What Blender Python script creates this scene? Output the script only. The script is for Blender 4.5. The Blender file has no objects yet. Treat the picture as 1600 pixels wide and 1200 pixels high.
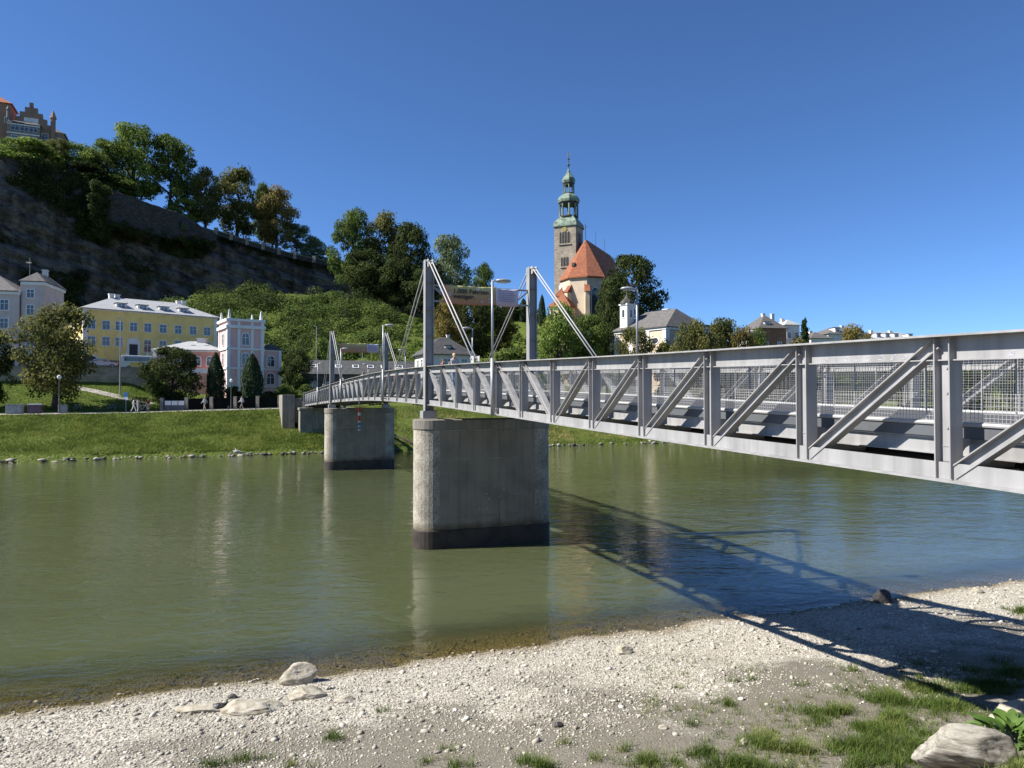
import bpy, bmesh, math, random
import numpy as np
from mathutils import Vector, Matrix, noise

scene = bpy.context.scene
COL = scene.collection
R = math.radians

# ------------------------------------------------------------------ camera
EYE = 6.0            # metres above the river
FOC = 1109.0         # focal length in photo pixels (1600 wide)
HOR = 622.0          # horizon row in the photo
cam_data = bpy.data.cameras.new("camera")
cam = bpy.data.objects.new("camera", cam_data); COL.objects.link(cam)
cam_data.sensor_width = 36.0
cam_data.lens = FOC / 1600 * 36.0
cam_data.clip_start = 0.1
cam_data.clip_end = 5000
cam.location = (0, 0, EYE)
cam.rotation_euler = (R(90) + math.atan((HOR - 600) / FOC), 0, 0)
scene.camera = cam

# ------------------------------------------------------------------ sky, sun, exposure
SUN_EL = R(44)
SUN_DIR = Vector((-0.990 * math.cos(SUN_EL), -0.14 * math.cos(SUN_EL), math.sin(SUN_EL))).normalized()
world = bpy.data.worlds.new("World"); scene.world = world; world.use_nodes = True
wn = world.node_tree.nodes; wl = world.node_tree.links
for n in list(wn): wn.remove(n)
sky = wn.new('ShaderNodeTexSky'); sky.sky_type = 'NISHITA'; sky.sun_disc = False
sky.sun_elevation = SUN_EL
sky.sun_rotation = math.atan2(SUN_DIR.x, SUN_DIR.y)
sky.altitude = 1500; sky.air_density = 0.8; sky.dust_density = 0.3; sky.ozone_density = 10.0
bg = wn.new('ShaderNodeBackground'); bg.inputs['Strength'].default_value = 0.085
wo = wn.new('ShaderNodeOutputWorld')
hs = wn.new('ShaderNodeHueSaturation'); hs.inputs['Saturation'].default_value = 1.02
wl.new(sky.outputs[0], hs.inputs['Color']); wl.new(hs.outputs[0], bg.inputs[0]); wl.new(bg.outputs[0], wo.inputs[0])
sun_data = bpy.data.lights.new("sun", 'SUN'); sun_data.energy = 5.0; sun_data.angle = R(0.53)
sun_data.color = (1.0, 0.962, 0.905)
sun = bpy.data.objects.new("sun", sun_data); COL.objects.link(sun)
sun.location = (-60, -10, 80)
sun.rotation_euler = SUN_DIR.to_track_quat('Z', 'Y').to_euler()
vs = scene.view_settings
vs.view_transform = 'Standard'; vs.look = 'None'; vs.exposure = 1.0; vs.gamma = 1.0
vs.use_curve_mapping = False
scene.cycles.use_denoising = True
try: scene.cycles.denoiser = 'OPENIMAGEDENOISE'
except Exception: pass
scene.cycles.max_bounces = 6; scene.cycles.transparent_max_bounces = 8
scene.cycles.caustics_reflective = False; scene.cycles.caustics_refractive = False

# ------------------------------------------------------------------ mesh helpers
def V(*a): return Vector(a)

class MB:
    """collects shapes into one mesh"""
    def __init__(self): self.v = []; self.f = []; self.m = []
    def add(self, vs, fs, mi=0):
        k = len(self.v); self.v += [tuple(p) for p in vs]
        self.f += [tuple(i + k for i in f) for f in fs]; self.m += [mi] * len(fs)
    def box(self, x0, x1, y0, y1, z0, z1, mi=0):
        self.add([(x0,y0,z0),(x1,y0,z0),(x1,y1,z0),(x0,y1,z0),(x0,y0,z1),(x1,y0,z1),(x1,y1,z1),(x0,y1,z1)],
                 [(0,3,2,1),(4,5,6,7),(0,1,5,4),(1,2,6,5),(2,3,7,6),(3,0,4,7)], mi)
        return self
    def obox(self, p0, p1, side, hw, hh, mi=0, o1=0.0, o2=0.0):
        """box along p0-p1; half width hw along side, half height hh along the third axis; o1,o2 offsets"""
        p0 = Vector(p0); p1 = Vector(p1); d = (p1 - p0).normalized(); s = Vector(side)
        s = (s - d * s.dot(d)).normalized(); t = d.cross(s)
        vs = []
        for p in (p0, p1):
            for a, b in ((-1,-1),(1,-1),(1,1),(-1,1)):
                vs.append(p + s * (a * hw + o1) + t * (b * hh + o2))
        self.add(vs, [(0,1,2,3)[::-1],(4,5,6,7),(0,1,5,4),(1,2,6,5),(2,3,7,6),(3,0,4,7)], mi)
        return self
    def hbeam(self, p0, p1, web_normal, w, h, tf=0.014, tw=0.012, mi=0):
        """H section: flange width w (along web_normal), depth h"""
        p0 = Vector(p0); p1 = Vector(p1); d = (p1 - p0).normalized(); s = Vector(web_normal)
        s = (s - d * s.dot(d)).normalized()
        self.obox(p0, p1, s, w / 2, tf / 2, mi, 0, h / 2 - tf / 2)
        self.obox(p0, p1, s, w / 2, tf / 2, mi, 0, -h / 2 + tf / 2)
        self.obox(p0, p1, s, tw / 2, h / 2 - tf, mi)
        return self
    def tube(self, pts, rad, n=8, mi=0, cap=True):
        pts = [Vector(p) for p in pts]; k = len(self.v); m = len(pts)
        if not hasattr(rad, '__len__'): rad = [rad] * m
        ref = Vector((0,0,1))
        vs = []; prev = None
        for i, p in enumerate(pts):
            d = (pts[min(i+1,m-1)] - pts[max(i-1,0)]).normalized()
            if prev is None:
                a = d.cross(ref)
                if a.length < 1e-3: a = d.cross(Vector((1,0,0)))
            else:
                a = prev - d * prev.dot(d)
            a.normalize(); prev = a; b = d.cross(a)
            for j in range(n):
                an = 2 * math.pi * j / n
                vs.append(p + (a * math.cos(an) + b * math.sin(an)) * rad[i])
        fs = []
        for i in range(m - 1):
            for j in range(n):
                fs.append((i*n+j, i*n+(j+1)%n, (i+1)*n+(j+1)%n, (i+1)*n+j))
        if cap:
            fs.append(tuple(range(n))[::-1]); fs.append(tuple((m-1)*n + j for j in range(n)))
        self.add(vs, fs, mi); return self
    def lathe(self, prof, n=16, c=(0,0,0), mi=0, rot=0.0, sx=1, sy=1):
        vs = []; fs = []; m = len(prof)
        for r, z in prof:
            for j in range(n):
                a = rot + 2 * math.pi * j / n
                vs.append((c[0] + sx * r * math.cos(a), c[1] + sy * r * math.sin(a), c[2] + z))
        for i in range(m - 1):
            for j in range(n):
                fs.append((i*n+j, i*n+(j+1)%n, (i+1)*n+(j+1)%n, (i+1)*n+j))
        fs.append(tuple(range(n))[::-1]); fs.append(tuple((m-1)*n+j for j in range(n)))
        self.add(vs, fs, mi); return self
    def prism(self, poly, z0, z1, mi=0):
        """poly: list of (x,y) counter-clockwise"""
        n = len(poly)
        vs = [(x,y,z0) for x,y in poly] + [(x,y,z1) for x,y in poly]
        fs = [tuple(range(n))[::-1], tuple(range(n, 2*n))] + [(i,(i+1)%n,n+(i+1)%n,n+i) for i in range(n)]
        self.add(vs, fs, mi); return self
    def prism_y(self, poly, y0, y1, mi=0):
        """poly in (x,z), extruded along y"""
        n = len(poly)
        vs = [(x,y0,z) for x,z in poly] + [(x,y1,z) for x,z in poly]
        fs = [tuple(range(n)), tuple(range(n, 2*n))[::-1]] + [(i,n+i,n+(i+1)%n,(i+1)%n) for i in range(n)]
        self.add(vs, fs, mi); return self
    def prism_x(self, poly, x0, x1, mi=0):
        n = len(poly)
        vs = [(x0,y,z) for y,z in poly] + [(x1,y,z) for y,z in poly]
        fs = [tuple(range(n))[::-1], tuple(range(n, 2*n))] + [(i,(i+1)%n,n+(i+1)%n,n+i) for i in range(n)]
        self.add(vs, fs, mi); return self
    def mesh(self, name, mats, smooth=False):
        me = bpy.data.meshes.new(name); me.from_pydata(self.v, [], self.f)
        for mt in (mats if isinstance(mats, (list, tuple)) else [mats]): me.materials.append(mt)
        if any(self.m): me.polygons.foreach_set('material_index', self.m)
        if smooth: me.polygons.foreach_set('use_smooth', [True] * len(me.polygons))
        bm = bmesh.new(); bm.from_mesh(me); bmesh.ops.recalc_face_normals(bm, faces=bm.faces); bm.to_mesh(me); bm.free()
        me.update(); return me
    def build(self, name, mats, parent=None, smooth=False, bevel=0, loc=None, rotz=None):
        o = link(name, self.mesh(name, mats, smooth), parent, loc, rotz)
        if bevel:
            b = o.modifiers.new('bevel', 'BEVEL'); b.width = bevel; b.segments = 2; b.limit_method = 'ANGLE'
        return o

def link(name, me, parent=None, loc=None, rotz=None, rot=None, scale=None):
    o = bpy.data.objects.new(name, me); COL.objects.link(o)
    if parent is not None: o.parent = parent
    if loc is not None: o.location = loc
    if rotz is not None: o.rotation_euler = (0, 0, rotz)
    if rot is not None: o.rotation_euler = rot
    if scale is not None: o.scale = scale
    return o

def tag(o, label=None, cat=None, group=None, kind=None):
    if label: o['label'] = label
    if cat: o['category'] = cat
    if group: o['group'] = group
    if kind: o['kind'] = kind
    return o

def thing(name, label, cat, loc=(0,0,0), rotz=0.0, group=None, scale=None):
    o = link(name, None, None, loc, rotz, None, scale); o.empty_display_size = 0.2
    return tag(o, label, cat, group)

def np_mesh(name, verts, faces, mat, tint=None, smooth=False):
    """fast mesh from numpy arrays; faces (n,3) or (n,4); tint per face -> attribute"""
    me = bpy.data.meshes.new(name)
    nv, nf, k = len(verts), len(faces), faces.shape[1]
    me.vertices.add(nv); me.vertices.foreach_set('co', np.asarray(verts, np.float32).ravel())
    me.loops.add(nf * k); me.loops.foreach_set('vertex_index', np.asarray(faces, np.int32).ravel())
    me.polygons.add(nf); me.polygons.foreach_set('loop_start', np.arange(0, nf * k, k, dtype=np.int32))
    if smooth: me.polygons.foreach_set('use_smooth', np.ones(nf, bool))
    me.update(calc_edges=True)
    if tint is not None:
        at = me.attributes.new('tint', 'FLOAT', 'FACE'); at.data.foreach_set('value', np.asarray(tint, np.float32))
    if mat: me.materials.append(mat)
    return me

# ------------------------------------------------------------------ materials
def nodes_of(m):
    m.use_nodes = True; nt = m.node_tree
    for n in list(nt.nodes): nt.nodes.remove(n)
    return nt, nt.nodes, nt.links

def ramp(N, stops, interp='LINEAR'):
    r = N.new('ShaderNodeValToRGB'); e = r.color_ramp.elements; r.color_ramp.interpolation = interp
    while len(e) < len(stops): e.new(0.5)
    for i, (p, c) in enumerate(stops):
        e[i].position = p; e[i].color = (c[0], c[1], c[2], 1) if hasattr(c, '__len__') else (c, c, c, 1)
    return r

def tide_mark(N, L, src, z0=0.95, amp=0.55):
    """ragged damp and algae stain low on a wall that stands in the river"""
    geo = N.new('ShaderNodeNewGeometry'); sx = N.new('ShaderNodeSeparateXYZ'); L.new(geo.outputs['Position'], sx.inputs[0])
    n = N.new('ShaderNodeTexNoise'); n.inputs['Scale'].default_value = 1.7; n.inputs['Detail'].default_value = 7; L.new(geo.outputs['Position'], n.inputs['Vector'])
    a = N.new('ShaderNodeMath'); a.operation = 'MULTIPLY_ADD'; L.new(n.outputs['Fac'], a.inputs[0]); a.inputs[1].default_value = -amp; L.new(sx.outputs['Z'], a.inputs[2])
    r = N.new('ShaderNodeMapRange'); L.new(a.outputs[0], r.inputs[0]); r.inputs[1].default_value = z0 - amp * 0.5 - 0.22; r.inputs[2].default_value = z0 - amp * 0.5 + 0.12; r.inputs[3].default_value = 1; r.inputs[4].default_value = 0
    m = N.new('ShaderNodeMix'); m.data_type = 'RGBA'; m.blend_type = 'MULTIPLY'; L.new(r.outputs[0], m.inputs[0]); L.new(src, m.inputs[6]); m.inputs[7].default_value = (0.40, 0.36, 0.28, 1)
    return m.outputs[2]

def M(name, col, rough=0.75, var=0.12, scale=2.0, bump=0.0, bscale=20.0, metal=0.0, spec=0.4, streak=0.0, dirt=None, tide=False):
    """painted / plastered / metal surface with uneven tone, optional vertical streaks and fine relief"""
    m = bpy.data.materials.new(name); nt, N, L = nodes_of(m)
    out = N.new('ShaderNodeOutputMaterial'); p = N.new('ShaderNodeBsdfPrincipled'); L.new(p.outputs[0], out.inputs[0])
    geo = N.new('ShaderNodeNewGeometry')
    n1 = N.new('ShaderNodeTexNoise'); n1.inputs['Scale'].default_value = scale; n1.inputs['Detail'].default_value = 6
    L.new(geo.outputs['Position'], n1.inputs['Vector'])
    c = Vector(col)
    d = dirt if dirt else tuple(c * (1 - var * 1.6))
    rp = ramp(N, [(0.3, d), (0.52, col), (0.75, tuple(min(1, x * (1 + var * 0.7)) for x in c))])
    L.new(n1.outputs['Fac'], rp.inputs[0])
    src = rp.outputs[0]
    if streak:
        mp = N.new('ShaderNodeMapping'); mp.inputs['Scale'].default_value = (6, 6, 0.35)
        L.new(geo.outputs['Position'], mp.inputs[0])
        n2 = N.new('ShaderNodeTexNoise'); n2.inputs['Scale'].default_value = 1.2; n2.inputs['Detail'].default_value = 5
        L.new(mp.outputs[0], n2.inputs['Vector'])
        r2 = ramp(N, [(0.35, 1 - streak), (0.6, 1.0)]); L.new(n2.outputs['Fac'], r2.inputs[0])
        mx = N.new('ShaderNodeMix'); mx.data_type = 'RGBA'; mx.blend_type = 'MULTIPLY'; mx.inputs[0].default_value = 1
        L.new(src, mx.inputs[6]); L.new(r2.outputs[0], mx.inputs[7]); src = mx.outputs[2]
    if tide: src = tide_mark(N, L, src)
    L.new(src, p.inputs['Base Color'])
    p.inputs['Roughness'].default_value = rough; p.inputs['Metallic'].default_value = metal
    p.inputs['Specular IOR Level'].default_value = spec
    if bump:
        n3 = N.new('ShaderNodeTexNoise'); n3.inputs['Scale'].default_value = bscale; n3.inputs['Detail'].default_value = 4
        L.new(geo.outputs['Position'], n3.inputs['Vector'])
        b = N.new('ShaderNodeBump'); b.inputs['Strength'].default_value = bump; b.inputs['Distance'].default_value = 0.02
        L.new(n3.outputs['Fac'], b.inputs['Height']); L.new(b.outputs[0], p.inputs['Normal'])
    return m

def leaf_mat(name, dark, mid, light, trans=0.4, rough=0.7):
    m = bpy.data.materials.new(name); nt, N, L = nodes_of(m)
    out = N.new('ShaderNodeOutputMaterial'); p = N.new('ShaderNodeBsdfPrincipled')
    at = N.new('ShaderNodeAttribute'); at.attribute_name = 'tint'
    rp = ramp(N, [(0.0, dark), (0.5, mid), (1.0, light)]); L.new(at.outputs['Fac'], rp.inputs[0])
    L.new(rp.outputs[0], p.inputs['Base Color']); p.inputs['Roughness'].default_value = rough
    p.inputs['Specular IOR Level'].default_value = 0.12
    tr = N.new('ShaderNodeBsdfTranslucent'); L.new(rp.outputs[0], tr.inputs[0])
    mx = N.new('ShaderNodeMixShader'); mx.inputs[0].default_value = trans
    L.new(p.outputs[0], mx.inputs[1]); L.new(tr.outputs[0], mx.inputs[2]); L.new(mx.outputs[0], out.inputs[0])
    return m

def glass_mat(name, col=(0.03, 0.035, 0.04), rough=0.08):
    m = bpy.data.materials.new(name); nt, N, L = nodes_of(m)
    out = N.new('ShaderNodeOutputMaterial'); p = N.new('ShaderNodeBsdfPrincipled'); L.new(p.outputs[0], out.inputs[0])
    p.inputs['Base Color'].default_value = (*col, 1); p.inputs['Roughness'].default_value = rough
    p.inputs['Specular IOR Level'].default_value = 0.9
    return m

MAT = {}
MAT['steel'] = M('painted_steel', (0.318, 0.311, 0.302), 0.45, 0.10, 1.7, 0.0, streak=0.20)
MAT['steel_dark'] = M('dark_steel', (0.10, 0.105, 0.11), 0.5, 0.1)
MAT['galvanised'] = M('galvanised_steel', (0.34, 0.345, 0.35), 0.42, 0.08, 3, metal=0.3)
MAT['wire'] = M('white_coated_wire', (0.38, 0.375, 0.365), 0.5, 0.05)
MAT['asphalt'] = M('asphalt', (0.07, 0.07, 0.072), 0.9, 0.2, 3, 0.3, 60)
MAT['glass'] = glass_mat('window_glass', (0.05, 0.06, 0.075))
MAT['black'] = M('black_paint', (0.015, 0.015, 0.017), 0.5, 0.1)
MAT['white'] = M('white_paint', (0.62, 0.62, 0.58), 0.6, 0.06, 1.0, streak=0.1)
# ------------------------------------------------------------------ terrain: near bank
def fnoise(x, y, s, o=0.0): return noise.noise(Vector((x * s + o, y * s - o, o * 0.37)))
def shore_d(X, Y): return (17.2 + 0.365 * X - Y) * 0.9394       # metres inland from the near waterline
def near_ground(X, Y):
    d = shore_d(X, Y)
    if d < -3: z = -0.36 + (d + 3) * 0.25
    elif d < 9.2: z = 0.12 * d
    else: z = min(1.104 + (d - 9.2) * 0.5, 4.4)
    z = max(z, -4)
    k = 1.0 if d > -4 else 0.3
    z += k * (0.05 * fnoise(X, Y, 0.35, 3.1) + 0.028 * fnoise(X, Y, 1.1, 7.7) + 0.012 * fnoise(X, Y, 3.3, 1.2))
    return z

def axis(parts):
    out = []
    for a, b, st in parts:
        n = max(1, int(round((b - a) / st))); out += [a + (b - a) * i / n for i in range(n)]
    return out + [parts[-1][1]]
RIV = Vector((0.9345, 0.3561, 0)); BRG = Vector((-0.3561, 0.9345, 0))
qs = axis([(-160, -22, 6), (-22, 32, 0.17), (32, 220, 6)])
ds = axis([(-30, -3, 1.5), (-3, 12, 0.17), (12, 20, 0.6), (20, 120, 10)])
base_p = Vector((0, 17.2, 0)); rv = Vector((1, 0.365, 0)).normalized(); dv = Vector((0.365, -1, 0)).normalized()
vv = []
for d in ds:
    for q in qs:
        p = base_p + rv * q + dv * d
        vv.append((p.x, p.y, near_ground(p.x, p.y)))
nq = len(qs); nd = len(ds)
idx = np.arange(nq * nd).reshape(nd, nq)
ff = np.stack([idx[:-1, :-1], idx[1:, :-1], idx[1:, 1:], idx[:-1, 1:]], -1).reshape(-1, 4)[:, ::-1]

def ground_mat():
    m = bpy.data.materials.new('gravel_bank'); nt, N, L = nodes_of(m)
    out = N.new('ShaderNodeOutputMaterial'); p = N.new('ShaderNodeBsdfPrincipled'); L.new(p.outputs[0], out.inputs[0])
    geo = N.new('ShaderNodeNewGeometry'); P = geo.outputs['Position']
    def tex(kind, sc, **k):
        t = N.new(kind); t.inputs['Scale'].default_value = sc; L.new(P, t.inputs['Vector'])
        for a, b in k.items(): t.inputs[a].default_value = b
        return t
    vo = tex('ShaderNodeTexVoronoi', 26.0); vo2 = tex('ShaderNodeTexVoronoi', 60.0)
    sep = N.new('ShaderNodeSeparateColor'); L.new(vo.outputs['Color'], sep.inputs[0])
    sep2 = N.new('ShaderNodeSeparateColor'); L.new(vo2.outputs['Color'], sep2.inputs[0])
    g = ramp(N, [(0, (0.18, 0.16, 0.125)), (0.5, (0.35, 0.32, 0.262)), (1, (0.50, 0.47, 0.40))]); L.new(sep.outputs[0], g.inputs[0])
    s2 = ramp(N, [(0, (0.12, 0.107, 0.083)), (1, (0.23, 0.21, 0.168))]); L.new(sep2.outputs[0], s2.inputs[0])
    # sandy silt further up the bank, pebbles nearer the water
    big = tex('ShaderNodeTexNoise', 0.55, Detail=5, Roughness=0.6)
    sx = N.new('ShaderNodeSeparateXYZ'); L.new(P, sx.inputs[0])
    hm = N.new('ShaderNodeMath'); hm.operation = 'MULTIPLY_ADD'; L.new(sx.outputs['Z'], hm.inputs[0]); hm.inputs[1].default_value = 0.55; 
    L.new(big.outputs['Fac'], hm.inputs[2])
    fm = ramp(N, [(0.70, 0), (0.84, 1)]); L.new(hm.outputs[0], fm.inputs[0])
    mx = N.new('ShaderNodeMix'); mx.data_type = 'RGBA'; L.new(fm.outputs[0], mx.inputs[0]); L.new(g.outputs[0], mx.inputs[6])
    silt = tex('ShaderNodeTexNoise', 9.0, Detail=6); sr = ramp(N, [(0.3, (0.115, 0.102, 0.077)), (0.7, (0.18, 0.16, 0.124))]); L.new(silt.outputs['Fac'], sr.inputs[0])
    mxs = N.new('ShaderNodeMix'); mxs.data_type = 'RGBA'; mxs.inputs[0].default_value = 0.35; L.new(sr.outputs[0], mxs.inputs[6]); L.new(s2.outputs[0], mxs.inputs[7])
    L.new(mxs.outputs[2], mx.inputs[7])
    # wet stones at and under the waterline
    wet = N.new('ShaderNodeMapRange'); L.new(sx.outputs['Z'], wet.inputs[0])
    wet.inputs[1].default_value = -0.02; wet.inputs[2].default_value = 0.07; wet.inputs[3].default_value = 1; wet.inputs[4].default_value = 0
    mw = N.new('ShaderNodeMix'); mw.data_type = 'RGBA'; mw.blend_type = 'MULTIPLY'; L.new(wet.outputs[0], mw.inputs[0])
    L.new(mx.outputs[2], mw.inputs[6]); mw.inputs[7].default_value = (0.52, 0.46, 0.34, 1)
    L.new(mw.outputs[2], p.inputs['Base Color']); p.inputs['Roughness'].default_value = 0.9
    p.inputs['Specular IOR Level'].default_value = 0.2
    b1 = N.new('ShaderNodeBump'); b1.inputs['Strength'].default_value = 0.7; b1.inputs['Distance'].default_value = 0.02
    b1.invert = True
    L.new(vo.outputs['Distance'], b1.inputs['Height']); L.new(b1.outputs[0], p.inputs['Normal'])
    return m
MAT['gravel_bank'] = ground_mat()
gm = np_mesh('ground', np.array(vv), ff, MAT['gravel_bank'], smooth=True)
tag(link('ground', gm), kind='structure')

# ------------------------------------------------------------------ terrain: far bank, town, hill
def U(px): return (px - 800.0) / FOC
def WZ(u): return 86.0 / (1 - 0.435 * min(u, 1.55))
def lerp_tab(tab, px):
    return float(np.interp(px, [t[0] for t in tab], [t[1] for t in tab]))
def zy(y, Z): return EYE + (HOR - y) * Z / FOC          # height of something seen at row y, Z metres away

PROM = [(-700, 3.7), (0, 4.0), (200, 4.15), (430, 4.55), (480, 4.9), (560, 4.9), (800, 4.6), (1600, 4.4)]
R7 = [(-700, 8), (0, 8.0), (100, 8.0), (200, 7.8), (240, 6.6), (290, 5.2), (400, 5.1), (450, 5.2), (520, 5.6), (800, 5.6), (1600, 5)]
R8 = [(-700, 10), (0, 10), (215, 10), (245, 8.8), (300, 6.5), (400, 5.6), (520, 6), (800, 6.5), (1600, 5.5)]
R9 = [(-700, 12), (0, 12), (320, 12), (380, 9.5), (440, 8), (520, 8), (700, 8.5), (900, 9), (1000, 8.5), (1600, 6.5)]
R10Z = [(-700, 120), (0, 150), (340, 155), (520, 160), (2400, 165)]
R10 = [(-700, 18), (0, 17), (300, 15), (400, 14), (600, 14), (700, 13.5), (800, 14), (870, 16), (960, 15), (1050, 12), (1600, 9)]
R11Z = [(-700, 130), (0, 172), (530, 205), (2400, 215)]
R11y = [(-700, 500), (0, 500), (230, 492), (275, 478), (310, 461), (420, 457), (520, 464), (600, 477), (660, 502), (720, 512), (800, 492), (870, 492), (960, 502), (1000, 520), (1200, 548), (1400, 560), (1600, 568), (2400, 580)]
R12Z = [(-700, 142), (0, 190), (530, 250), (700, 255), (2400, 260)]
CLy = [(-700, 150), (-150, 215), (0, 245), (60, 256), (100, 272), (150, 292), (250, 328), (300, 350), (400, 382), (450, 397), (530, 414), (600, 440), (660, 482), (720, 512), (800, 498), (900, 500), (1000, 530), (1200, 556), (1600, 575), (2400, 590)]

def rows(px):
    u = U(px); w = WZ(u)
    r = [(w - 8, -2.0), (w, -0.05), (w + 0.9, 0.55), (w + 7.5, 1.95), (w + 9.3, 2.1)]
    zp = lerp_tab(PROM, px)
    r += [(w + 17, zp), (w + 23, zp + 0.05), (w + 36, lerp_tab(R7, px)), (w + 37.2, lerp_tab(R8, px)), (w + 44, lerp_tab(R8, px) + 0.3)]
    r10 = lerp_tab(R10Z, px)
    r += [(max(w + 48, 0.5 * (w + 44 + r10)), lerp_tab(R9, px))]
    r10 = max(r10, r[-1][0] + 12)
    r += [(r10, lerp_tab(R10, px))]
    r11 = max(lerp_tab(R11Z, px), r10 + 15); z11 = zy(lerp_tab(R11y, px), r11)
    r += [(r11, z11)]
    r12 = max(lerp_tab(R12Z, px), r11 + 8)
    r += [(r12, z11 + 1.0)]
    zt = max(zy(lerp_tab(CLy, px), r12 + 8), z11 - 8)
    r += [(r12 + 9, zt), (r12 + 60, zt + 5), (r12 + 400, zt - 10)]
    return r
_sub = [2, 3, 8, 3, 8, 4, 8, 2, 3, 4, 6, 14, 5, 6, 8, 6]
fpx = list(range(-760, 2520, 10))
grid = []
for px in fpx:
    rr = rows(px); u = U(px); colv = []
    for i in range(len(rr) - 1):
        for k in range(_sub[i]):
            t = k / _sub[i]; Z = rr[i][0] * (1 - t) + rr[i+1][0] * t; z = rr[i][1] * (1 - t) + rr[i+1][1] * t
            colv.append((u * Z, Z, z, i))
    Z, z = rr[-1]; colv.append((u * Z, Z, z, len(rr)))
    grid.append(colv)
def far_ground(X, Y):
    px = 800 + FOC * X / Y; rr = rows(px)
    return float(np.interp(Y, [a for a, b in rr], [b for a, b in rr]))
def far_at(px, Z): return Vector((U(px) * Z, Z, far_ground(U(px) * Z, Z)))
fv = []
for colv in grid:
    for X, Y, z, i in colv:
        a = 0.0 if i in (5, 6, 7) else (0.18 if i < 5 else 0.5)
        if i == 0: a = 0
        fv.append((X, Y, z + a * fnoise(X, Y, 0.30, 2.0) * 0.8 + a * 0.6 * fnoise(X, Y, 0.08, 5.0)))
nr = len(grid[0]); nc = len(grid)
idx = np.arange(nc * nr).reshape(nc, nr)
ff = np.stack([idx[:-1, :-1], idx[1:, :-1], idx[1:, 1:], idx[:-1, 1:]], -1).reshape(-1, 4)

def turf_mat(name, a, b, c, sc=0.8, bump=1.0):
    m = bpy.data.materials.new(name); nt, N, L = nodes_of(m)
    out = N.new('ShaderNodeOutputMaterial'); p = N.new('ShaderNodeBsdfPrincipled'); L.new(p.outputs[0], out.inputs[0])
    geo = N.new('ShaderNodeNewGeometry')
    n1 = N.new('ShaderNodeTexNoise'); n1.inputs['Scale'].default_value = sc; n1.inputs['Detail'].default_value = 9; n1.inputs['Roughness'].default_value = 0.7
    L.new(geo.outputs['Position'], n1.inputs['Vector'])
    rp = ramp(N, [(0.32, a), (0.5, b), (0.68, c)]); L.new(n1.outputs['Fac'], rp.inputs[0]); L.new(rp.outputs[0], p.inputs['Base Color'])
    p.inputs['Roughness'].default_value = 0.95; p.inputs['Specular IOR Level'].default_value = 0.1
    n3 = N.new('ShaderNodeTexNoise'); n3.inputs['Scale'].default_value = 4.0; n3.inputs['Detail'].default_value = 6
    L.new(geo.outputs['Position'], n3.inputs['Vector'])
    bp = N.new('ShaderNodeBump'); bp.inputs['Strength'].default_value = bump; bp.inputs['Distance'].default_value = 0.25
    L.new(n3.outputs['Fac'], bp.inputs['Height']); L.new(bp.outputs[0], p.inputs['Normal'])
    return m
MAT['turf'] = turf_mat('bank_turf', (0.045, 0.062, 0.012), (0.085, 0.115, 0.020), (0.125, 0.145, 0.032))
tm = np_mesh('terrain', np.array(fv), ff[:, ::-1], MAT['turf'], smooth=True)
tag(link('terrain', tm), kind='structure')

def strip(name, left, right, mat, kind='structure', lift=0.03, parent=None):
    """ribbon between two lists of (X,Y) laid on the far ground"""
    vs = []; n = len(left)
    for (x0, y0), (x1, y1) in zip(left, right):
        for t in (0, 0.5, 1):
            X = x0 + (x1 - x0) * t; Y = y0 + (y1 - y0) * t
            vs.append((X, Y, far_ground(X, Y) + lift))
    fs = []
    for i in range(n - 1):
        for k in range(2): fs.append((i*3+k, i*3+k+1, i*3+k+4, i*3+k+3))
    o = link(name, np_mesh(name, np.array(vs), np.array(fs), mat)); tag(o, kind=kind); return o
MAT['path'] = M('compacted_path', (0.30, 0.275, 0.24), 0.95, 0.15, 0.7, 0.3, 30)
pxs = list(range(-400, 470, 8))
strip('promenade', [(U(p) * (WZ(U(p)) + 17.3), WZ(U(p)) + 17.3) for p in pxs], [(U(p) * (WZ(U(p)) + 22.4), WZ(U(p)) + 22.4) for p in pxs], MAT['path'])
# little path climbing from the promenade up the lawn
pp = [(112, 608), (140, 613), (170, 620), (200, 627), (235, 632)]
def on_far(px, y):
    """point of the far ground seen at photo pixel (px, y), the first one behind the promenade"""
    Z = WZ(U(px)) + 20
    while Z < 260:
        if zy(y, Z) <= far_ground(U(px) * Z, Z): break
        Z += 0.1
    return (U(px) * Z, Z)
a = [on_far(*q) for q in pp]; b = [(x + 0.25, y + 1.5) for x, y in a]
strip('lawn_path', a, b, MAT['path'], lift=0.05)
strip('street', [(U(p) * (WZ(U(p)) + 37.8), WZ(U(p)) + 37.8) for p in range(-200, 250, 10)], [(U(p) * (WZ(U(p)) + 44), WZ(U(p)) + 44) for p in range(-200, 250, 10)], MAT['asphalt'], lift=0.04)

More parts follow.
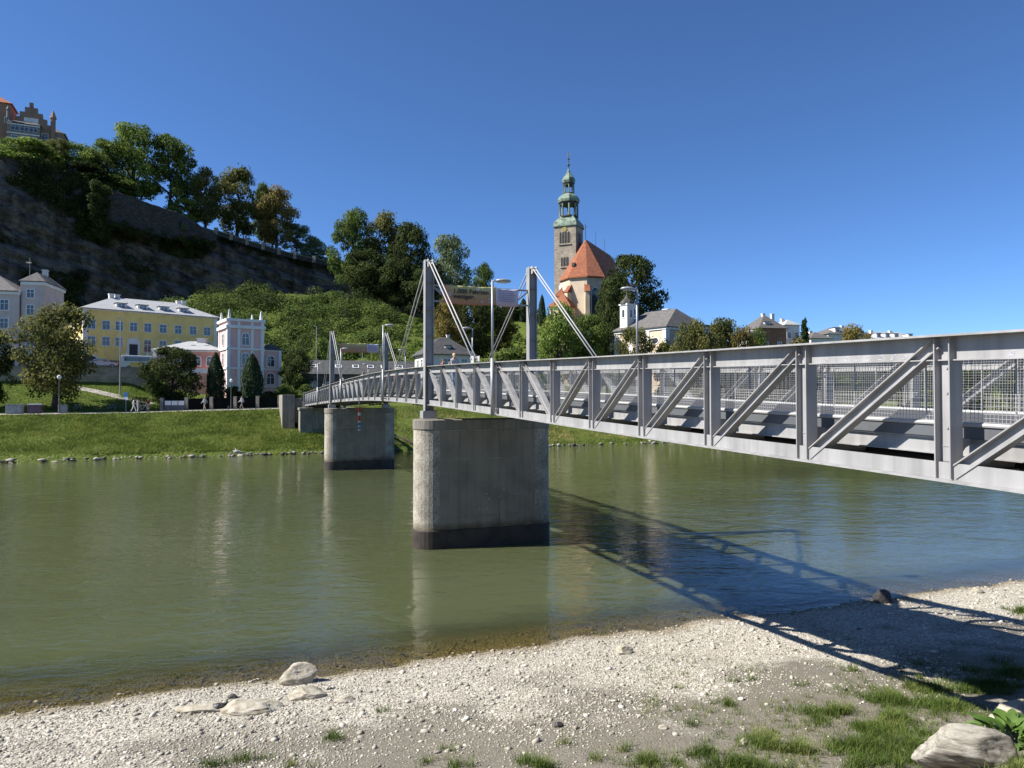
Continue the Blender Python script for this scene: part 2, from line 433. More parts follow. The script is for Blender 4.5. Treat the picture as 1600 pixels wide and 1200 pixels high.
# ------------------------------------------------------------------ river
def water_mat():
    m = bpy.data.materials.new('river_water'); nt, N, L = nodes_of(m)
    out = N.new('ShaderNodeOutputMaterial')
    geo = N.new('ShaderNodeNewGeometry'); P = geo.outputs['Position']
    mp = N.new('ShaderNodeMapping'); mp.inputs['Rotation'].default_value = (0, 0, R(-20)); mp.inputs['Scale'].default_value = (0.55, 1.0, 1.0)
    L.new(P, mp.inputs[0])
    def nz(sc, det, rough=0.55, dist=0.0):
        t = N.new('ShaderNodeTexNoise'); t.inputs['Scale'].default_value = sc; t.inputs['Detail'].default_value = det
        t.inputs['Roughness'].default_value = rough; t.inputs['Distortion'].default_value = dist; L.new(mp.outputs[0], t.inputs['Vector']); return t
    a = nz(4.2, 3, 0.55, 0.4); b = nz(0.9, 3, 0.5, 0.6); patch = nz(0.07, 3)
    pr = ramp(N, [(0.35, 0.35), (0.65, 1.0)]); L.new(patch.outputs['Fac'], pr.inputs[0])
    add = N.new('ShaderNodeMath'); add.operation = 'MULTIPLY_ADD'; L.new(a.outputs['Fac'], add.inputs[0]); add.inputs[1].default_value = 0.30
    L.new(b.outputs['Fac'], add.inputs[2])
    bp = N.new('ShaderNodeBump'); bp.inputs['Distance'].default_value = 0.11; L.new(add.outputs[0], bp.inputs['Height'])
    sm = N.new('ShaderNodeMath'); sm.operation = 'MULTIPLY'; L.new(pr.outputs[0], sm.inputs[0]); sm.inputs[1].default_value = 0.75
    L.new(sm.outputs[0], bp.inputs['Strength'])
    p = N.new('ShaderNodeBsdfPrincipled'); p.inputs['IOR'].default_value = 1.333; p.inputs['Roughness'].default_value = 0.05
    tone = nz(0.05, 4); tr = ramp(N, [(0.35, (0.056, 0.065, 0.029)), (0.65, (0.070, 0.080, 0.038))]); L.new(tone.outputs['Fac'], tr.inputs[0])
    L.new(tr.outputs[0], p.inputs['Base Color']); L.new(bp.outputs[0], p.inputs['Normal'])
    p.subsurface_method = 'BURLEY'; p.inputs['Subsurface Weight'].default_value = 0.8; p.inputs['Subsurface Radius'].default_value = (0.7, 0.9, 0.5); p.inputs['Subsurface Scale'].default_value = 0.45
    # clear shallows: tinted see-through water over the stones, thickening with depth
    tb = N.new('ShaderNodeBsdfTransparent'); tb.inputs[0].default_value = (0.80, 0.78, 0.58, 1)
    gl = N.new('ShaderNodeBsdfGlossy'); gl.inputs['Roughness'].default_value = 0.05; L.new(bp.outputs[0], gl.inputs['Normal'])
    fr = N.new('ShaderNodeFresnel'); fr.inputs[0].default_value = 1.333; L.new(bp.outputs[0], fr.inputs['Normal'])
    m1 = N.new('ShaderNodeMixShader'); L.new(fr.outputs[0], m1.inputs[0]); L.new(tb.outputs[0], m1.inputs[1]); L.new(gl.outputs[0], m1.inputs[2])
    dt = N.new('ShaderNodeVectorMath'); dt.operation = 'DOT_PRODUCT'; L.new(P, dt.inputs[0]); dt.inputs[1].default_value = (-0.365 * 0.9394, 0.9394, 0)
    wob = nz(0.5, 2); wm = N.new('ShaderNodeMath'); wm.operation = 'MULTIPLY_ADD'; L.new(wob.outputs['Fac'], wm.inputs[0]); wm.inputs[1].default_value = 1.6; L.new(dt.outputs['Value'], wm.inputs[2])
    mr = N.new('ShaderNodeMapRange'); mr.interpolation_type = 'SMOOTHSTEP'; L.new(wm.outputs[0], mr.inputs[0])
    o = 17.2 * 0.9394 + 0.8
    mr.inputs[1].default_value = o - 0.6; mr.inputs[2].default_value = o + 3.6; mr.inputs[3].default_value = 0.0; mr.inputs[4].default_value = 1
    m2 = N.new('ShaderNodeMixShader'); L.new(mr.outputs[0], m2.inputs[0]); L.new(m1.outputs[0], m2.inputs[1]); L.new(p.outputs[0], m2.inputs[2])
    L.new(m2.outputs[0], out.inputs[0])
    return m
MAT['water'] = water_mat()
wb = MB(); wb.add([(-500, -60, 0), (700, -60, 0), (700, 420, 0), (-500, 420, 0)], [(0, 1, 2, 3)])
tag(wb.build('river_water', MAT['water']), kind='structure')

# ------------------------------------------------------------------ cliff behind the town
def cliff():
    vs = []; nrow = 60; cols = list(range(-330, 700, 4))
    for px in cols:
        rr = rows(px); (Z0, z0), (Z1, z1) = rr[-4], rr[-3]
        u = U(px)
        for k in range(nrow):
            t = k / (nrow - 1); Z = Z0 - 2 + (Z1 - Z0 + 0.5) * t ** 1.2; z = z0 - 2 + (z1 - z0 + 2.2) * t
            X = u * Z; nrm = Vector((0.62, -0.785, 0))
            dip = z + 0.34 * (X * 0.785 + Z * 0.62)           # tilted beds
            led = abs((dip / 5.2 + 0.6 * fnoise(X, z, 0.05, 4)) % 1.0 - 0.5) * 2
            fine = abs((dip / 1.3 + 0.5 * fnoise(X, z, 0.11, 8)) % 1.0 - 0.5) * 2
            amp = math.sin(math.pi * min(1, t * 1.02)) ** 0.4 if 0 < t < 1 else 0
            off = amp * (2.4 * (led ** 0.6 - 0.5) + 0.5 * fine + 3.0 * noise.noise(Vector((X * 0.05, Z * 0.05, z * 0.09))) + 1.3 * noise.noise(Vector((X * 0.22, Z * 0.22, z * 0.35))) + 0.7 * noise.noise(Vector((X * 0.6, Z * 0.6, z * 0.9))))
            vs.append((X + nrm.x * off, Z + nrm.y * off, z))
    nC = len(cols); idx = np.arange(nC * nrow).reshape(nC, nrow)
    fs = np.stack([idx[:-1, :-1], idx[1:, :-1], idx[1:, 1:], idx[:-1, 1:]], -1).reshape(-1, 4)
    m = bpy.data.materials.new('conglomerate_rock'); nt, N, L = nodes_of(m)
    out = N.new('ShaderNodeOutputMaterial'); p = N.new('ShaderNodeBsdfPrincipled'); L.new(p.outputs[0], out.inputs[0])
    geo = N.new('ShaderNodeNewGeometry')
    bd = N.new('ShaderNodeVectorMath'); bd.operation = 'DOT_PRODUCT'; L.new(geo.outputs['Position'], bd.inputs[0]); bd.inputs[1].default_value = (0.26, 0.21, 1.0)
    al = N.new('ShaderNodeVectorMath'); al.operation = 'DOT_PRODUCT'; L.new(geo.outputs['Position'], al.inputs[0]); al.inputs[1].default_value = (0.785, 0.62, 0.0)
    m1 = N.new('ShaderNodeMath'); m1.operation = 'MULTIPLY'; L.new(bd.outputs['Value'], m1.inputs[0]); m1.inputs[1].default_value = 0.55
    m2 = N.new('ShaderNodeMath'); m2.operation = 'MULTIPLY'; L.new(al.outputs['Value'], m2.inputs[0]); m2.inputs[1].default_value = 0.16
    mp = N.new('ShaderNodeCombineXYZ'); L.new(m2.outputs[0], mp.inputs[0]); L.new(m1.outputs[0], mp.inputs[2])
    n1 = N.new('ShaderNodeTexNoise'); n1.inputs['Scale'].default_value = 1.0; n1.inputs['Detail'].default_value = 8; n1.inputs['Roughness'].default_value = 0.65
    L.new(mp.outputs[0], n1.inputs['Vector'])
    rp = ramp(N, [(0.34, (0.03, 0.027, 0.022)), (0.45, (0.10, 0.09, 0.076)), (0.58, (0.17, 0.15, 0.125)), (0.72, (0.27, 0.235, 0.19))]); L.new(n1.outputs['Fac'], rp.inputs[0])
    n1.inputs['Detail'].default_value = 12; n1.inputs['Roughness'].default_value = 0.74
    mp2 = N.new('ShaderNodeMapping'); mp2.inputs['Scale'].default_value = (0.35, 0.35, 0.05); L.new(geo.outputs['Position'], mp2.inputs[0])
    n2 = N.new('ShaderNodeTexNoise'); n2.inputs['Scale'].default_value = 1; n2.inputs['Detail'].default_value = 6; L.new(mp2.outputs[0], n2.inputs['Vector'])
    r2 = ramp(N, [(0.4, 0.35), (0.55, 1.0)]); L.new(n2.outputs['Fac'], r2.inputs[0])
    mx = N.new('ShaderNodeMix'); mx.data_type = 'RGBA'; mx.blend_type = 'MULTIPLY'; mx.inputs[0].default_value = 0.8
    L.new(rp.outputs[0], mx.inputs[6]); L.new(r2.outputs[0], mx.inputs[7])
    vc = N.new('ShaderNodeTexVoronoi'); vc.feature = 'DISTANCE_TO_EDGE'; vc.inputs['Scale'].default_value = 0.32; n4 = N.new('ShaderNodeTexNoise'); n4.inputs['Scale'].default_value = 0.5; n4.inputs['Detail'].default_value = 5; L.new(geo.outputs['Position'], n4.inputs['Vector'])
    ad = N.new('ShaderNodeVectorMath'); ad.operation = 'MULTIPLY_ADD'; L.new(n4.outputs['Color'], ad.inputs[0]); ad.inputs[1].default_value = (4, 4, 4); L.new(geo.outputs['Position'], ad.inputs[2]); L.new(ad.outputs[0], vc.inputs['Vector'])
    cr = ramp(N, [(0.0, 0.35), (0.035, 1.0)]); L.new(vc.outputs['Distance'], cr.inputs[0])
    mc = N.new('ShaderNodeMix'); mc.data_type = 'RGBA'; mc.blend_type = 'MULTIPLY'; mc.inputs[0].default_value = 1; L.new(mx.outputs[2], mc.inputs[6]); L.new(cr.outputs[0], mc.inputs[7]); L.new(mc.outputs[2], p.inputs['Base Color'])
    p.inputs['Roughness'].default_value = 0.95; p.inputs['Specular IOR Level'].default_value = 0.1
    bp = N.new('ShaderNodeBump'); bp.inputs['Strength'].default_value = 1; bp.inputs['Distance'].default_value = 0.8
    L.new(n1.outputs['Fac'], bp.inputs['Height']); L.new(bp.outputs[0], p.inputs['Normal'])
    MAT['rock_face'] = m
    o = link('cliff', np_mesh('cliff', np.array(vs), fs[:, ::-1], m, smooth=False)); tag(o, kind='structure')
    return np.array(vs).reshape(nC, nrow, 3), cols
CLIFF, CLIFF_PX = cliff()
# ------------------------------------------------------------------ footbridge
# bridge frame: x across (downstream), y along towards the far bank; origin at the near pier's upstream mast
BO = Vector((-3.356, 28.94, 0)); BROT = math.atan(0.381); BAY = 2.0655
def bw(x, y, z=0.0):
    c, s = math.cos(BROT), math.sin(BROT)
    return Vector((BO.x + c * x - s * y, BO.y + s * x + c * y, z))
KN = [(-34, 6.42), (-26.85, 6.57), (-23.5, 6.655), (-16.3, 6.83), (-8.07, 7.08), (0, 7.29), (9.7, 7.42), (18.9, 7.39), (33, 7.19), (46, 6.92), (59.9, 6.6), (66, 6.45)]
def ztop(s):
    for i in range(1, len(KN) - 2):
        if s <= KN[i+1][0] or i == len(KN) - 3:
            (x0, y0), (x1, y1), (x2, y2), (x3, y3) = KN[i-1], KN[i], KN[i+1], KN[i+2]
            t = (s - x1) / (x2 - x1); m1 = (y2 - y0) / (x2 - x0) * (x2 - x1); m2 = (y3 - y1) / (x3 - x1) * (x2 - x1)
            return (2*t**3 - 3*t*t + 1) * y1 + (t**3 - 2*t*t + t) * m1 + (-2*t**3 + 3*t*t) * y2 + (t**3 - t*t) * m2
DEP = 1.56; TW = 4.45; DECK = 1.0
ks = list(range(-13, 30)); SS = [k * BAY for k in ks]
ST = MAT['steel']
bridge = thing('footbridge', 'light grey steel truss footbridge arching over the green river on two concrete piers', 'bridge', BO, BROT)
post_me = {}
def post_mesh(flip):
    mb = MB(); mb.hbeam((0, 0, -DEP + 0.02), (0, 0, -0.02), (1, 0, 0), 0.19, 0.19)
    # stiffener plate and bolts at mid height
    mb.box(-0.012, 0.012, -0.08, 0.08, -DEP + 0.36, -DEP + 0.372)
    for z in (-0.35, -0.62, -1.0):
        mb.box(-0.018, -0.0065, -0.009, 0.009, z - 0.009, z + 0.009); mb.box(0.0065, 0.018, -0.009, 0.009, z - 0.009, z + 0.009)
    return mb.mesh('post', ST)
PM = post_mesh(1)
wire_mb = MB()
PH0, PH1 = 0.07, 0.90
n = 46
for i in range(n + 1):
    y = 0.03 + (BAY - 0.06) * i / n; wire_mb.box(-0.0018, 0.0018, y - 0.0018, y + 0.0018, PH0, PH1)
for i in range(20):
    z = PH0 + (PH1 - PH0) * i / 19; wire_mb.box(-0.0055, -0.0022, 0.02, BAY - 0.02, z - 0.0018, z + 0.0018)
WIRE = wire_mb.mesh('mesh_panel', MAT['wire'])
rp_mb = MB()
rp_mb.tube([(0.02, 0, 0.0), (0.02, 0, 0.78)], 0.009, 6)
rp_mb.tube([(0.02, 0, 0.78), (-0.16, 0, 0.80)], 0.007, 6)
RPOST = rp_mb.mesh('railing_stanchion', MAT['wire'])
def descends_away(k):      # diagonals fall away from each pier as far as mid span
    # returns True when the diagonal of bay k..k+1 is high at the far end
    if k < -6: return False
    if k < 0: return True
    if k < 8: return False
    if k < 16: return True
    if k < 22: return False
    return True
for side, x in ((-1, 0.0), (1, TW)):
    for i, k in enumerate(ks):
        s = SS[i]; zt = ztop(s)
        link('post', PM, bridge, (x, s, zt))
    for i in range(len(ks) - 1):
        k = ks[i]; s0, s1 = SS[i], SS[i+1]; z0, z1 = ztop(s0), ztop(s1)
        e = 0.012 if i % 2 else 0.0
        # chord lengths run from post to post
        mb = MB()
        a = V(x, s0, z0); b = V(x, s1, z1)
        mb.obox(a, b, (1, 0, 0), 0.17, 0.012, 0, 0, 0.0)                       # top flange plate
        mb.obox(a + V(0, 0, -0.135), b + V(0, 0, -0.135), (1, 0, 0), 0.008, 0.122)
        mb.obox(a + V(0, 0, -0.262), b + V(0, 0, -0.262), (1, 0, 0), 0.055, 0.007)
        mb.build('top_chord', ST, bridge)
        mb = MB()
        a = V(x, s0, z0 - DEP); b = V(x, s1, z1 - DEP)
        mb.obox(a, b, (1, 0, 0), 0.15, 0.012)
        mb.obox(a + V(side*0.05, 0, 0.103), b + V(side*0.05, 0, 0.103), (1, 0, 0), 0.008, 0.09)
        mb.build('bottom_chord', ST, bridge)
        mb = MB()
        if descends_away(k): p0, p1 = V(x, s0 + 0.09, z0 - DEP + 0.08), V(x, s1 - 0.09, z1 - 0.07)
        else: p0, p1 = V(x, s1 - 0.09, z1 - DEP + 0.08), V(x, s0 + 0.09, z0 - 0.07)
        mb.hbeam(p0, p1, (1, 0, 0), 0.14, 0.14)
        mb.build('diagonal', ST, bridge)
        sl = math.atan2(z1 - z0, s1 - s0); xi = x - side * 0.30
        link('mesh_panel', WIRE, bridge, (xi, s0, z0 - DECK), rot=(sl, 0, 0))['kind'] = 'stuff'
        for q in (0.25, 0.75):
            link('railing_stanchion', RPOST, bridge, (xi, s0 + BAY * q, z0 + (z1 - z0) * q - DECK), rot=(0, 0, 0 if side < 0 else math.pi))
        mb = MB()
        mb.tube([V(xi, s0, z0 - DECK + 0.035), V(xi, s1, z1 - DECK + 0.035)], 0.026, 8)
        mb.build('kerb_rail', MAT['wire'], bridge, smooth=False)
        mb = MB(); mb.tube([V(xi, s0, z0 - DECK + 0.925), V(xi, s1, z1 - DECK + 0.925)], 0.021, 8)
        mb.build('handrail', MAT['wire'], bridge)
        xs = x - side * 0.37
        mb = MB(); mb.hbeam(V(xs, s0, z0 - DECK - 0.225), V(xs, s1, z1 - DECK - 0.225), (1, 0, 0), 0.10, 0.20)
        mb.build('stringer', ST, bridge)
    # gusset plates on the outside where posts meet the bottom chord
    for i, k in enumerate(ks[1:-1], 1):
        s = SS[i]; z = ztop(s) - DEP
        mb = MB(); mb.box(x - 0.006, x + 0.006, s - 0.15, s + 0.15, z + 0.012, z + 0.20)
        mb.build('gusset', ST, bridge)
for i in range(len(ks)):
    s = SS[i]; z = ztop(s)
    # cross beam with curved haunches below the deck
    zc = z - DECK - 0.47
    mb = MB(); mb.hbeam((0.1, s, z - DECK - 0.40), (TW - 0.1, s, z - DECK - 0.40), (0, 1, 0), 0.12, 0.17)
    for xx, sd in ((0.1, 1), (TW - 0.1, -1)):
        pts = [(xx, z - DECK - 0.47)] + [(xx + sd * 0.5 * (1 - math.cos(t)), z - DECK - 0.47 + 0.35 * math.sin(t)) for t in (0.4, 0.8, 1.2, 1.57)] + [(xx, z - DECK - 0.12)]
        if sd < 0: pts = pts[::-1]
        mb.prism_y(pts, s - 0.008, s + 0.008)
    mb.build('cross_beam', ST, bridge)
for i in range(len(ks) - 1):
    s0, s1 = SS[i], SS[i+1]; z0, z1 = ztop(s0) - DECK, ztop(s1) - DECK
    mb = MB()
    mb.obox((TW/2, s0, z0 - 0.04), (TW/2, s1, z1 - 0.04), (1, 0, 0), TW/2 - 0.36, 0.04)
    mb.build('deck_slab', MAT['asphalt'], bridge)
    for sd, xx in ((-1, 0.33), (1, TW - 0.33)):
        mb = MB(); mb.obox((xx, s0, z0 - 0.055), (xx, s1, z1 - 0.055), (1, 0, 0), 0.028, 0.065)
        mb.build('deck_edge', MAT['steel_dark'], bridge)

mb = MB(); mb.tube([(1.2, s, ztop(s) - DECK - 0.50) for s in SS], 0.17, 12); mb.build('dark_gap_filler', MAT['black'], bridge, smooth=True)  # added black tube, stands in for underside shade in the gap below the stringer
# masts with stay rods, on both piers
def mast_mesh():
    mb = MB(); H = 6.15
    mb.hbeam((0, 0, 0), (0, 0, H), (0, 1, 0), 0.34, 0.36, 0.02, 0.014)
    for z in (1.85, 3.0, 4.1, 5.2):
        mb.box(-0.16, 0.16, -0.15, 0.15, z, z + 0.012)
    mb.box(-0.27, 0.27, -0.24, 0.24, -0.03, -0.002)
    return mb.mesh('mast', ST)
MM = mast_mesh()
head_mb = MB()
head_mb.box(-0.10, -0.085, -0.34, 0.34, -0.30, 0.02); head_mb.box(0.085, 0.10, -0.34, 0.34, -0.30, 0.02)
head_mb.tube([(-0.14, -0.28, -0.08), (0.14, -0.28, -0.08)], 0.035, 10); head_mb.tube([(-0.14, 0.28, -0.08), (0.14, 0.28, -0.08)], 0.035, 10)
HEAD = head_mb.mesh('mast_head', MAT['wire'])
for k0 in (0, 16):
    s = k0 * BAY
    for x in (-0.05, TW + 0.05):
        m = link('mast', MM, bridge, (x, s, 5.49))
        link('mast_head', HEAD, m, (0, 0, 6.13))
        mb = MB(); mb.box(-0.29, 0.29, -0.27, 0.27, -0.32, -0.032)
        mb.build('mast_plinth', MAT['galvanised'], m)
        for dk in (-3, 3):
            s2 = s + dk * BAY; z2 = ztop(s2)
            sg = 1 if dk > 0 else -1
            for ox in (-0.07, 0.07):
                mb = MB(); mb.tube([(x + ox, s + sg * 0.28, 5.49 + 6.05), (x + ox, s2 - sg * 0.1, z2 + 0.16)], 0.024, 8)
                mb.build('stay_rod', MAT['wire'], bridge, smooth=True)
            mb = MB()
            for ox in (-0.105, 0.09): mb.box(x + ox, x + ox + 0.015, s2 - 0.16, s2 + 0.16, z2 + 0.012, z2 + 0.24)
            mb.tube([(x - 0.14, s2 - sg * 0.09, z2 + 0.16), (x + 0.14, s2 - sg * 0.09, z2 + 0.16)], 0.035, 10)
            mb.build('stay_anchor', MAT['wire'], bridge)
    # portal frame between the masts that carries the banner
    for z in (10.62, 9.98):
        mb = MB(); mb.box(0.14, TW - 0.14, s - 0.03, s + 0.03, z - 0.035, z + 0.035); mb.build('portal_beam', ST, bridge)
    for x0, x1 in ((0.14, 0.78), (TW - 0.14, TW - 0.78)):
        mb = MB(); mb.obox((x0, s, 10.56), (x1, s, 10.04), (0, 1, 0), 0.025, 0.03); mb.build('portal_brace', ST, bridge)

# graffiti: faint violet scrawl on the sunlit web of the top chord
MAT['violet'] = M('violet_spray', (0.50, 0.48, 0.56), 0.5, 0.05)
rg = random.Random(5)
for k, cnt in ((-12, 7), (-11, 9), (-10, 5)):
    s0 = k * BAY; mb = MB()
    for j in range(cnt):
        y = s0 + 0.3 + j * 0.17; pts = []
        for q in range(9):
            a = q / 8 * rg.uniform(3.5, 6); pts.append((-0.0075, y + 0.045 * math.sin(a) + 0.01 * q, ztop(y) - 0.212 + 0.028 * math.cos(a)))
        mb.tube(pts, 0.004, 4)
    mb.build('graffiti', MAT['violet'], bridge)

# abutment at the far bank and the hidden one at the near bank
MAT['concrete'] = M('weathered_concrete', (0.26, 0.235, 0.19), 0.92, 0.18, 1.2, 0.35, 25, streak=0.3)
MAT['concrete_dark'] = M('old_dark_concrete', (0.115, 0.105, 0.09), 0.92, 0.2, 1.5, 0.35, 25, streak=0.3)
ab = thing('bridge_abutment', 'grey concrete abutment with green graffiti where the footbridge meets the far bank', 'abutment', bw(0, 0), BROT)
yE = 29 * BAY
MB().box(-0.75, TW + 1.2, yE - 1.6, yE + 6, -1, 4.55).build('bearing_wall', MAT['concrete'], ab, bevel=0.03)
MB().box(-0.85, TW + 1.3, yE - 1.75, yE + 6, 4.552, 4.85).build('coping', MAT['concrete'], ab, bevel=0.03)
MB().box(-2.6, -1.15, yE + 1.2, yE + 9, 0, 6.4).build('wing_wall', MAT['concrete'], ab, bevel=0.03)
MB().box(-1.148, -0.3, yE + 1.5, yE + 9, 3.0, 6.0).build('wing_wall', MAT['concrete'], ab, bevel=0.03)
MB().box(-0.28, 0.0, yE - 0.02, yE + 0.2, 4.86, 6.75).build('end_post', ST, ab)
MB().box(TW, TW + 0.28, yE - 0.02, yE + 0.2, 4.86, 6.75).build('end_post', ST, ab)
MB().box(0.33, TW - 0.33, yE + 0.21, yE + 9, 4.86, 5.55).build('ramp', MAT['asphalt'], ab)
MAT['green_spray'] = M('green_spray', (0.02, 0.10, 0.05), 0.6, 0.1)
mb = MB(); rg = random.Random(3)
for j in range(15):
    x = 0.8 + j * 0.19; h = rg.uniform(0.6, 1.5) * (1 - abs(j - 8) / 11)
    b0 = V(x, yE - 1.606, 1.9 + rg.uniform(0, .25)); t0 = V(x + rg.uniform(-.3, .35), yE - 1.606, 2.05 + h)
    mb.obox(b0, t0, (0, 1, 0), 0.003, 0.045)
mb.build('graffiti', MAT['green_spray'], ab)
nb = thing('bridge_abutment', 'concrete abutment carrying the near end of the footbridge', 'abutment', bw(0, 0), BROT)
MB().box(-0.6, TW + 0.6, SS[0] - 5, SS[0] + 0.2, -0.5, ztop(SS[0]) - DEP - 0.02).build('bearing_wall', MAT['concrete'], nb, bevel=0.03)
MB().box(0.0, TW, SS[0] - 9, SS[0] - 0.35, ztop(SS[0]) - DEP - 0.015, ztop(SS[0]) - DECK).build('ramp', MAT['asphalt'], nb)

# ------------------------------------------------------------------ river piers
def aggregate_mat():
    m = bpy.data.materials.new('exposed_aggregate'); nt, N, L = nodes_of(m)
    out = N.new('ShaderNodeOutputMaterial'); p = N.new('ShaderNodeBsdfPrincipled'); L.new(p.outputs[0], out.inputs[0])
    geo = N.new('ShaderNodeNewGeometry')
    vo = N.new('ShaderNodeTexVoronoi'); vo.inputs['Scale'].default_value = 30; L.new(geo.outputs['Position'], vo.inputs['Vector'])
    sp = N.new('ShaderNodeSeparateColor'); L.new(vo.outputs['Color'], sp.inputs[0])
    rp = ramp(N, [(0, (0.27, 0.235, 0.18)), (0.5, (0.42, 0.375, 0.295)), (0.9, (0.52, 0.475, 0.385)), (1.0, (0.10, 0.08, 0.06))]); L.new(sp.outputs[0], rp.inputs[0])
    n = N.new('ShaderNodeTexNoise'); n.inputs['Scale'].default_value = 1.3; n.inputs['Detail'].default_value = 6; L.new(geo.outputs['Position'], n.inputs['Vector'])
    r2 = ramp(N, [(0.35, 0.6), (0.6, 1.0)]); L.new(n.outputs['Fac'], r2.inputs[0])
    mx = N.new('ShaderNodeMix'); mx.data_type = 'RGBA'; mx.blend_type = 'MULTIPLY'; mx.inputs[0].default_value = 1
    L.new(rp.outputs[0], mx.inputs[6]); L.new(r2.outputs[0], mx.inputs[7]); L.new(tide_mark(N, L, mx.outputs[2]), p.inputs['Base Color'])
    p.inputs['Roughness'].default_value = 0.95
    b = N.new('ShaderNodeBump'); b.invert = True; b.inputs['Strength'].default_value = 0.6; b.inputs['Distance'].default_value = 0.02
    L.new(vo.outputs['Distance'], b.inputs['Height']); L.new(b.outputs[0], p.inputs['Normal'])
    return m
MAT['aggregate'] = aggregate_mat()
MAT['formwork'] = M('board_formed_concrete', (0.275, 0.232, 0.172), 0.9, 0.16, 1.1, 0.2, 40, streak=0.14, tide=True)
MAT['wet_concrete'] = M('waterstained_concrete', (0.048, 0.037, 0.028), 0.6, 0.35, 2.0, 0.4, 18)
def stadium(x0, x1, r, n=14):
    pts = []
    for i in range(n + 1):
        a = -math.pi/2 + math.pi * i / n; pts.append((x1 + r * math.cos(a), r * math.sin(a)))
    for i in range(n + 1):
        a = math.pi/2 + math.pi * i / n; pts.append((x0 + r * math.cos(a), r * math.sin(a)))
    return pts
def pier(s, label, first=None):
    t = thing('bridge_pier', label, 'bridge pier', bw(0, s), BROT, 'concrete piers standing in the river')
    if first:
        for ch in first.children:
            c = ch.copy(); COL.objects.link(c); c.parent = t
        return t
    x0, x1, r = 0.12, TW - 0.0, 0.78
    MB().prism(stadium(x0, x1, r - 0.01), 0.74, 4.72).build('shaft', MAT['aggregate'], t)
    MB().prism(stadium(x0, x1, r + 0.02), 4.722, 5.14).build('cap', MAT['concrete'], t, bevel=0.04)
    MB().prism(stadium(x0, x1, r + 0.025), -3, 0.738).build('footing', MAT['wet_concrete'], t, bevel=0.04)
    # shuttered panels on both flat faces, with recessed joints between them
    cols = [(x0 + 0.1, x0 + 0.93), (x0 + 0.93, x0 + 2.62), (x0 + 2.62, x1 - 0.12)]
    rowz = [[(0.76, 1.22), (1.22, 2.0), (2.0, 2.9), (2.9, 3.55), (3.55, 4.7)], [(0.76, 1.25), (1.25, 3.55), (3.55, 4.7)], [(0.76, 1.25), (1.25, 2.05), (2.05, 3.55), (3.55, 4.7)]]
    rg = random.Random(11)
    for yy, sd in ((-r + 0.01, -1), (r - 0.01, 1)):
        for (xa, xb), rz in zip(cols, rowz):
            for za, zb in rz:
                d = 0.012 + rg.uniform(0, 0.009)
                y0, y1 = (yy - d, yy + 0.05) if sd < 0 else (yy - 0.05, yy + d)
                MB().box(xa + 0.014, xb - 0.014, y0, y1, za + 0.014, zb - 0.014).build('concrete_panel', MAT['formwork'], t)
    mb = MB(); 
    for q in range(9): 
        xx = x0 + 1.5 + rg.uniform(0, 1.3); zz = 1.7 + rg.uniform(-.5, .55)
        mb.lathe([(0.022, -0.004), (0.022, 0.004)], 8, (0, 0, 0)) if False else mb.box(xx, xx + 0.035, -r - 0.013, -r - 0.009, zz, zz + 0.035)
    mb.build('paint_spots', MAT['white'], t)
    return t
pier1 = pier(0, 'nearer and larger looking concrete river pier with rounded ends under the first masts')
pier2 = pier(16 * BAY, 'farther concrete river pier with the red and white gauge hanging in front', pier1)
# river level gauge hanging from the bridge in front of the far pier
gx = 8.2 * BAY
gz0 = ztop(gx) - DEP
g = thing('level_gauge', 'narrow hanging gauge board with red, white and blue blocks below the bridge', 'sign', bw(-0.24, gx, gz0), BROT)
MAT['red'] = M('red_paint', (0.55, 0.03, 0.03), 0.5, 0.1); MAT['blue'] = M('blue_paint', (0.05, 0.16, 0.36), 0.5, 0.1)
MB().box(-0.03, 0.03, -0.02, 0.02, -0.48, 0.32).build('bracket', MAT['galvanised'], g)
z = -0.42
for nm, h, mt in (('red_block', 0.33, 'red'), ('white_block', 0.20, 'white'), ('red_block', 0.34, 'red'), ('white_block', 0.08, 'white'), ('blue_block', 0.22, 'blue'), ('white_block', 0.06, 'white'), ('blue_block', 0.16, 'blue'), ('white_block', 0.07, 'white')):
    MB().box(-0.07, 0.07, -0.045, -0.021, z - h + 0.002, z - 0.002).build(nm, MAT[mt], g); z -= h

# ------------------------------------------------------------------ lamps on the bridge
lamp_parts = []
mb = MB(); mb.tube([(0, 0, 0), (0, 0, 1.7)], 0.057, 12); mb.tube([(0, 0, 1.7), (0, 0, 4.0)], 0.036, 12); lamp_parts.append(('pole', mb.mesh('pole', MAT['galvanised'], True)))
mb = MB()
for z in (0.12, 1.35): mb.box(0.02, 0.16, -0.05, 0.05, z, z + 0.07)
lamp_parts.append(('bracket', mb.mesh('bracket', MAT['galvanised'])))
mb = MB(); mb.tube([(0, 0, 3.97), (0.06, 0, 4.01), (0.24, 0, 4.02)], 0.028, 8); lamp_parts.append(('arm', mb.mesh('arm', MAT['galvanised'], True)))
mb = MB(); mb.lathe([(0.05, -0.045), (0.20, -0.035), (0.225, -0.008), (0.18, 0.03), (0.08, 0.055), (0.02, 0.06)], 20, (0.34, 0, 4.02), sx=1.15, sy=0.8); lamp_parts.append(('lamp_head', mb.mesh('lamp_head', MAT['galvanised'], True)))
mb = MB(); mb.lathe([(0.02, -0.062), (0.16, -0.058), (0.17, -0.046)], 20, (0.34, 0, 4.02), sx=1.15, sy=0.8); lamp_parts.append(('lamp_glass', mb.mesh('lamp_glass', MAT['white'], True)))
LW = ['upstream railing short of the first masts', 'upstream railing just beyond the first masts', 'upstream railing just before the farther masts', 'upstream railing near the far abutment']
LF = ['downstream railing in front of the white chapel', 'downstream railing beside the small grey house', 'downstream railing before the farther masts', 'downstream railing near the far abutment']
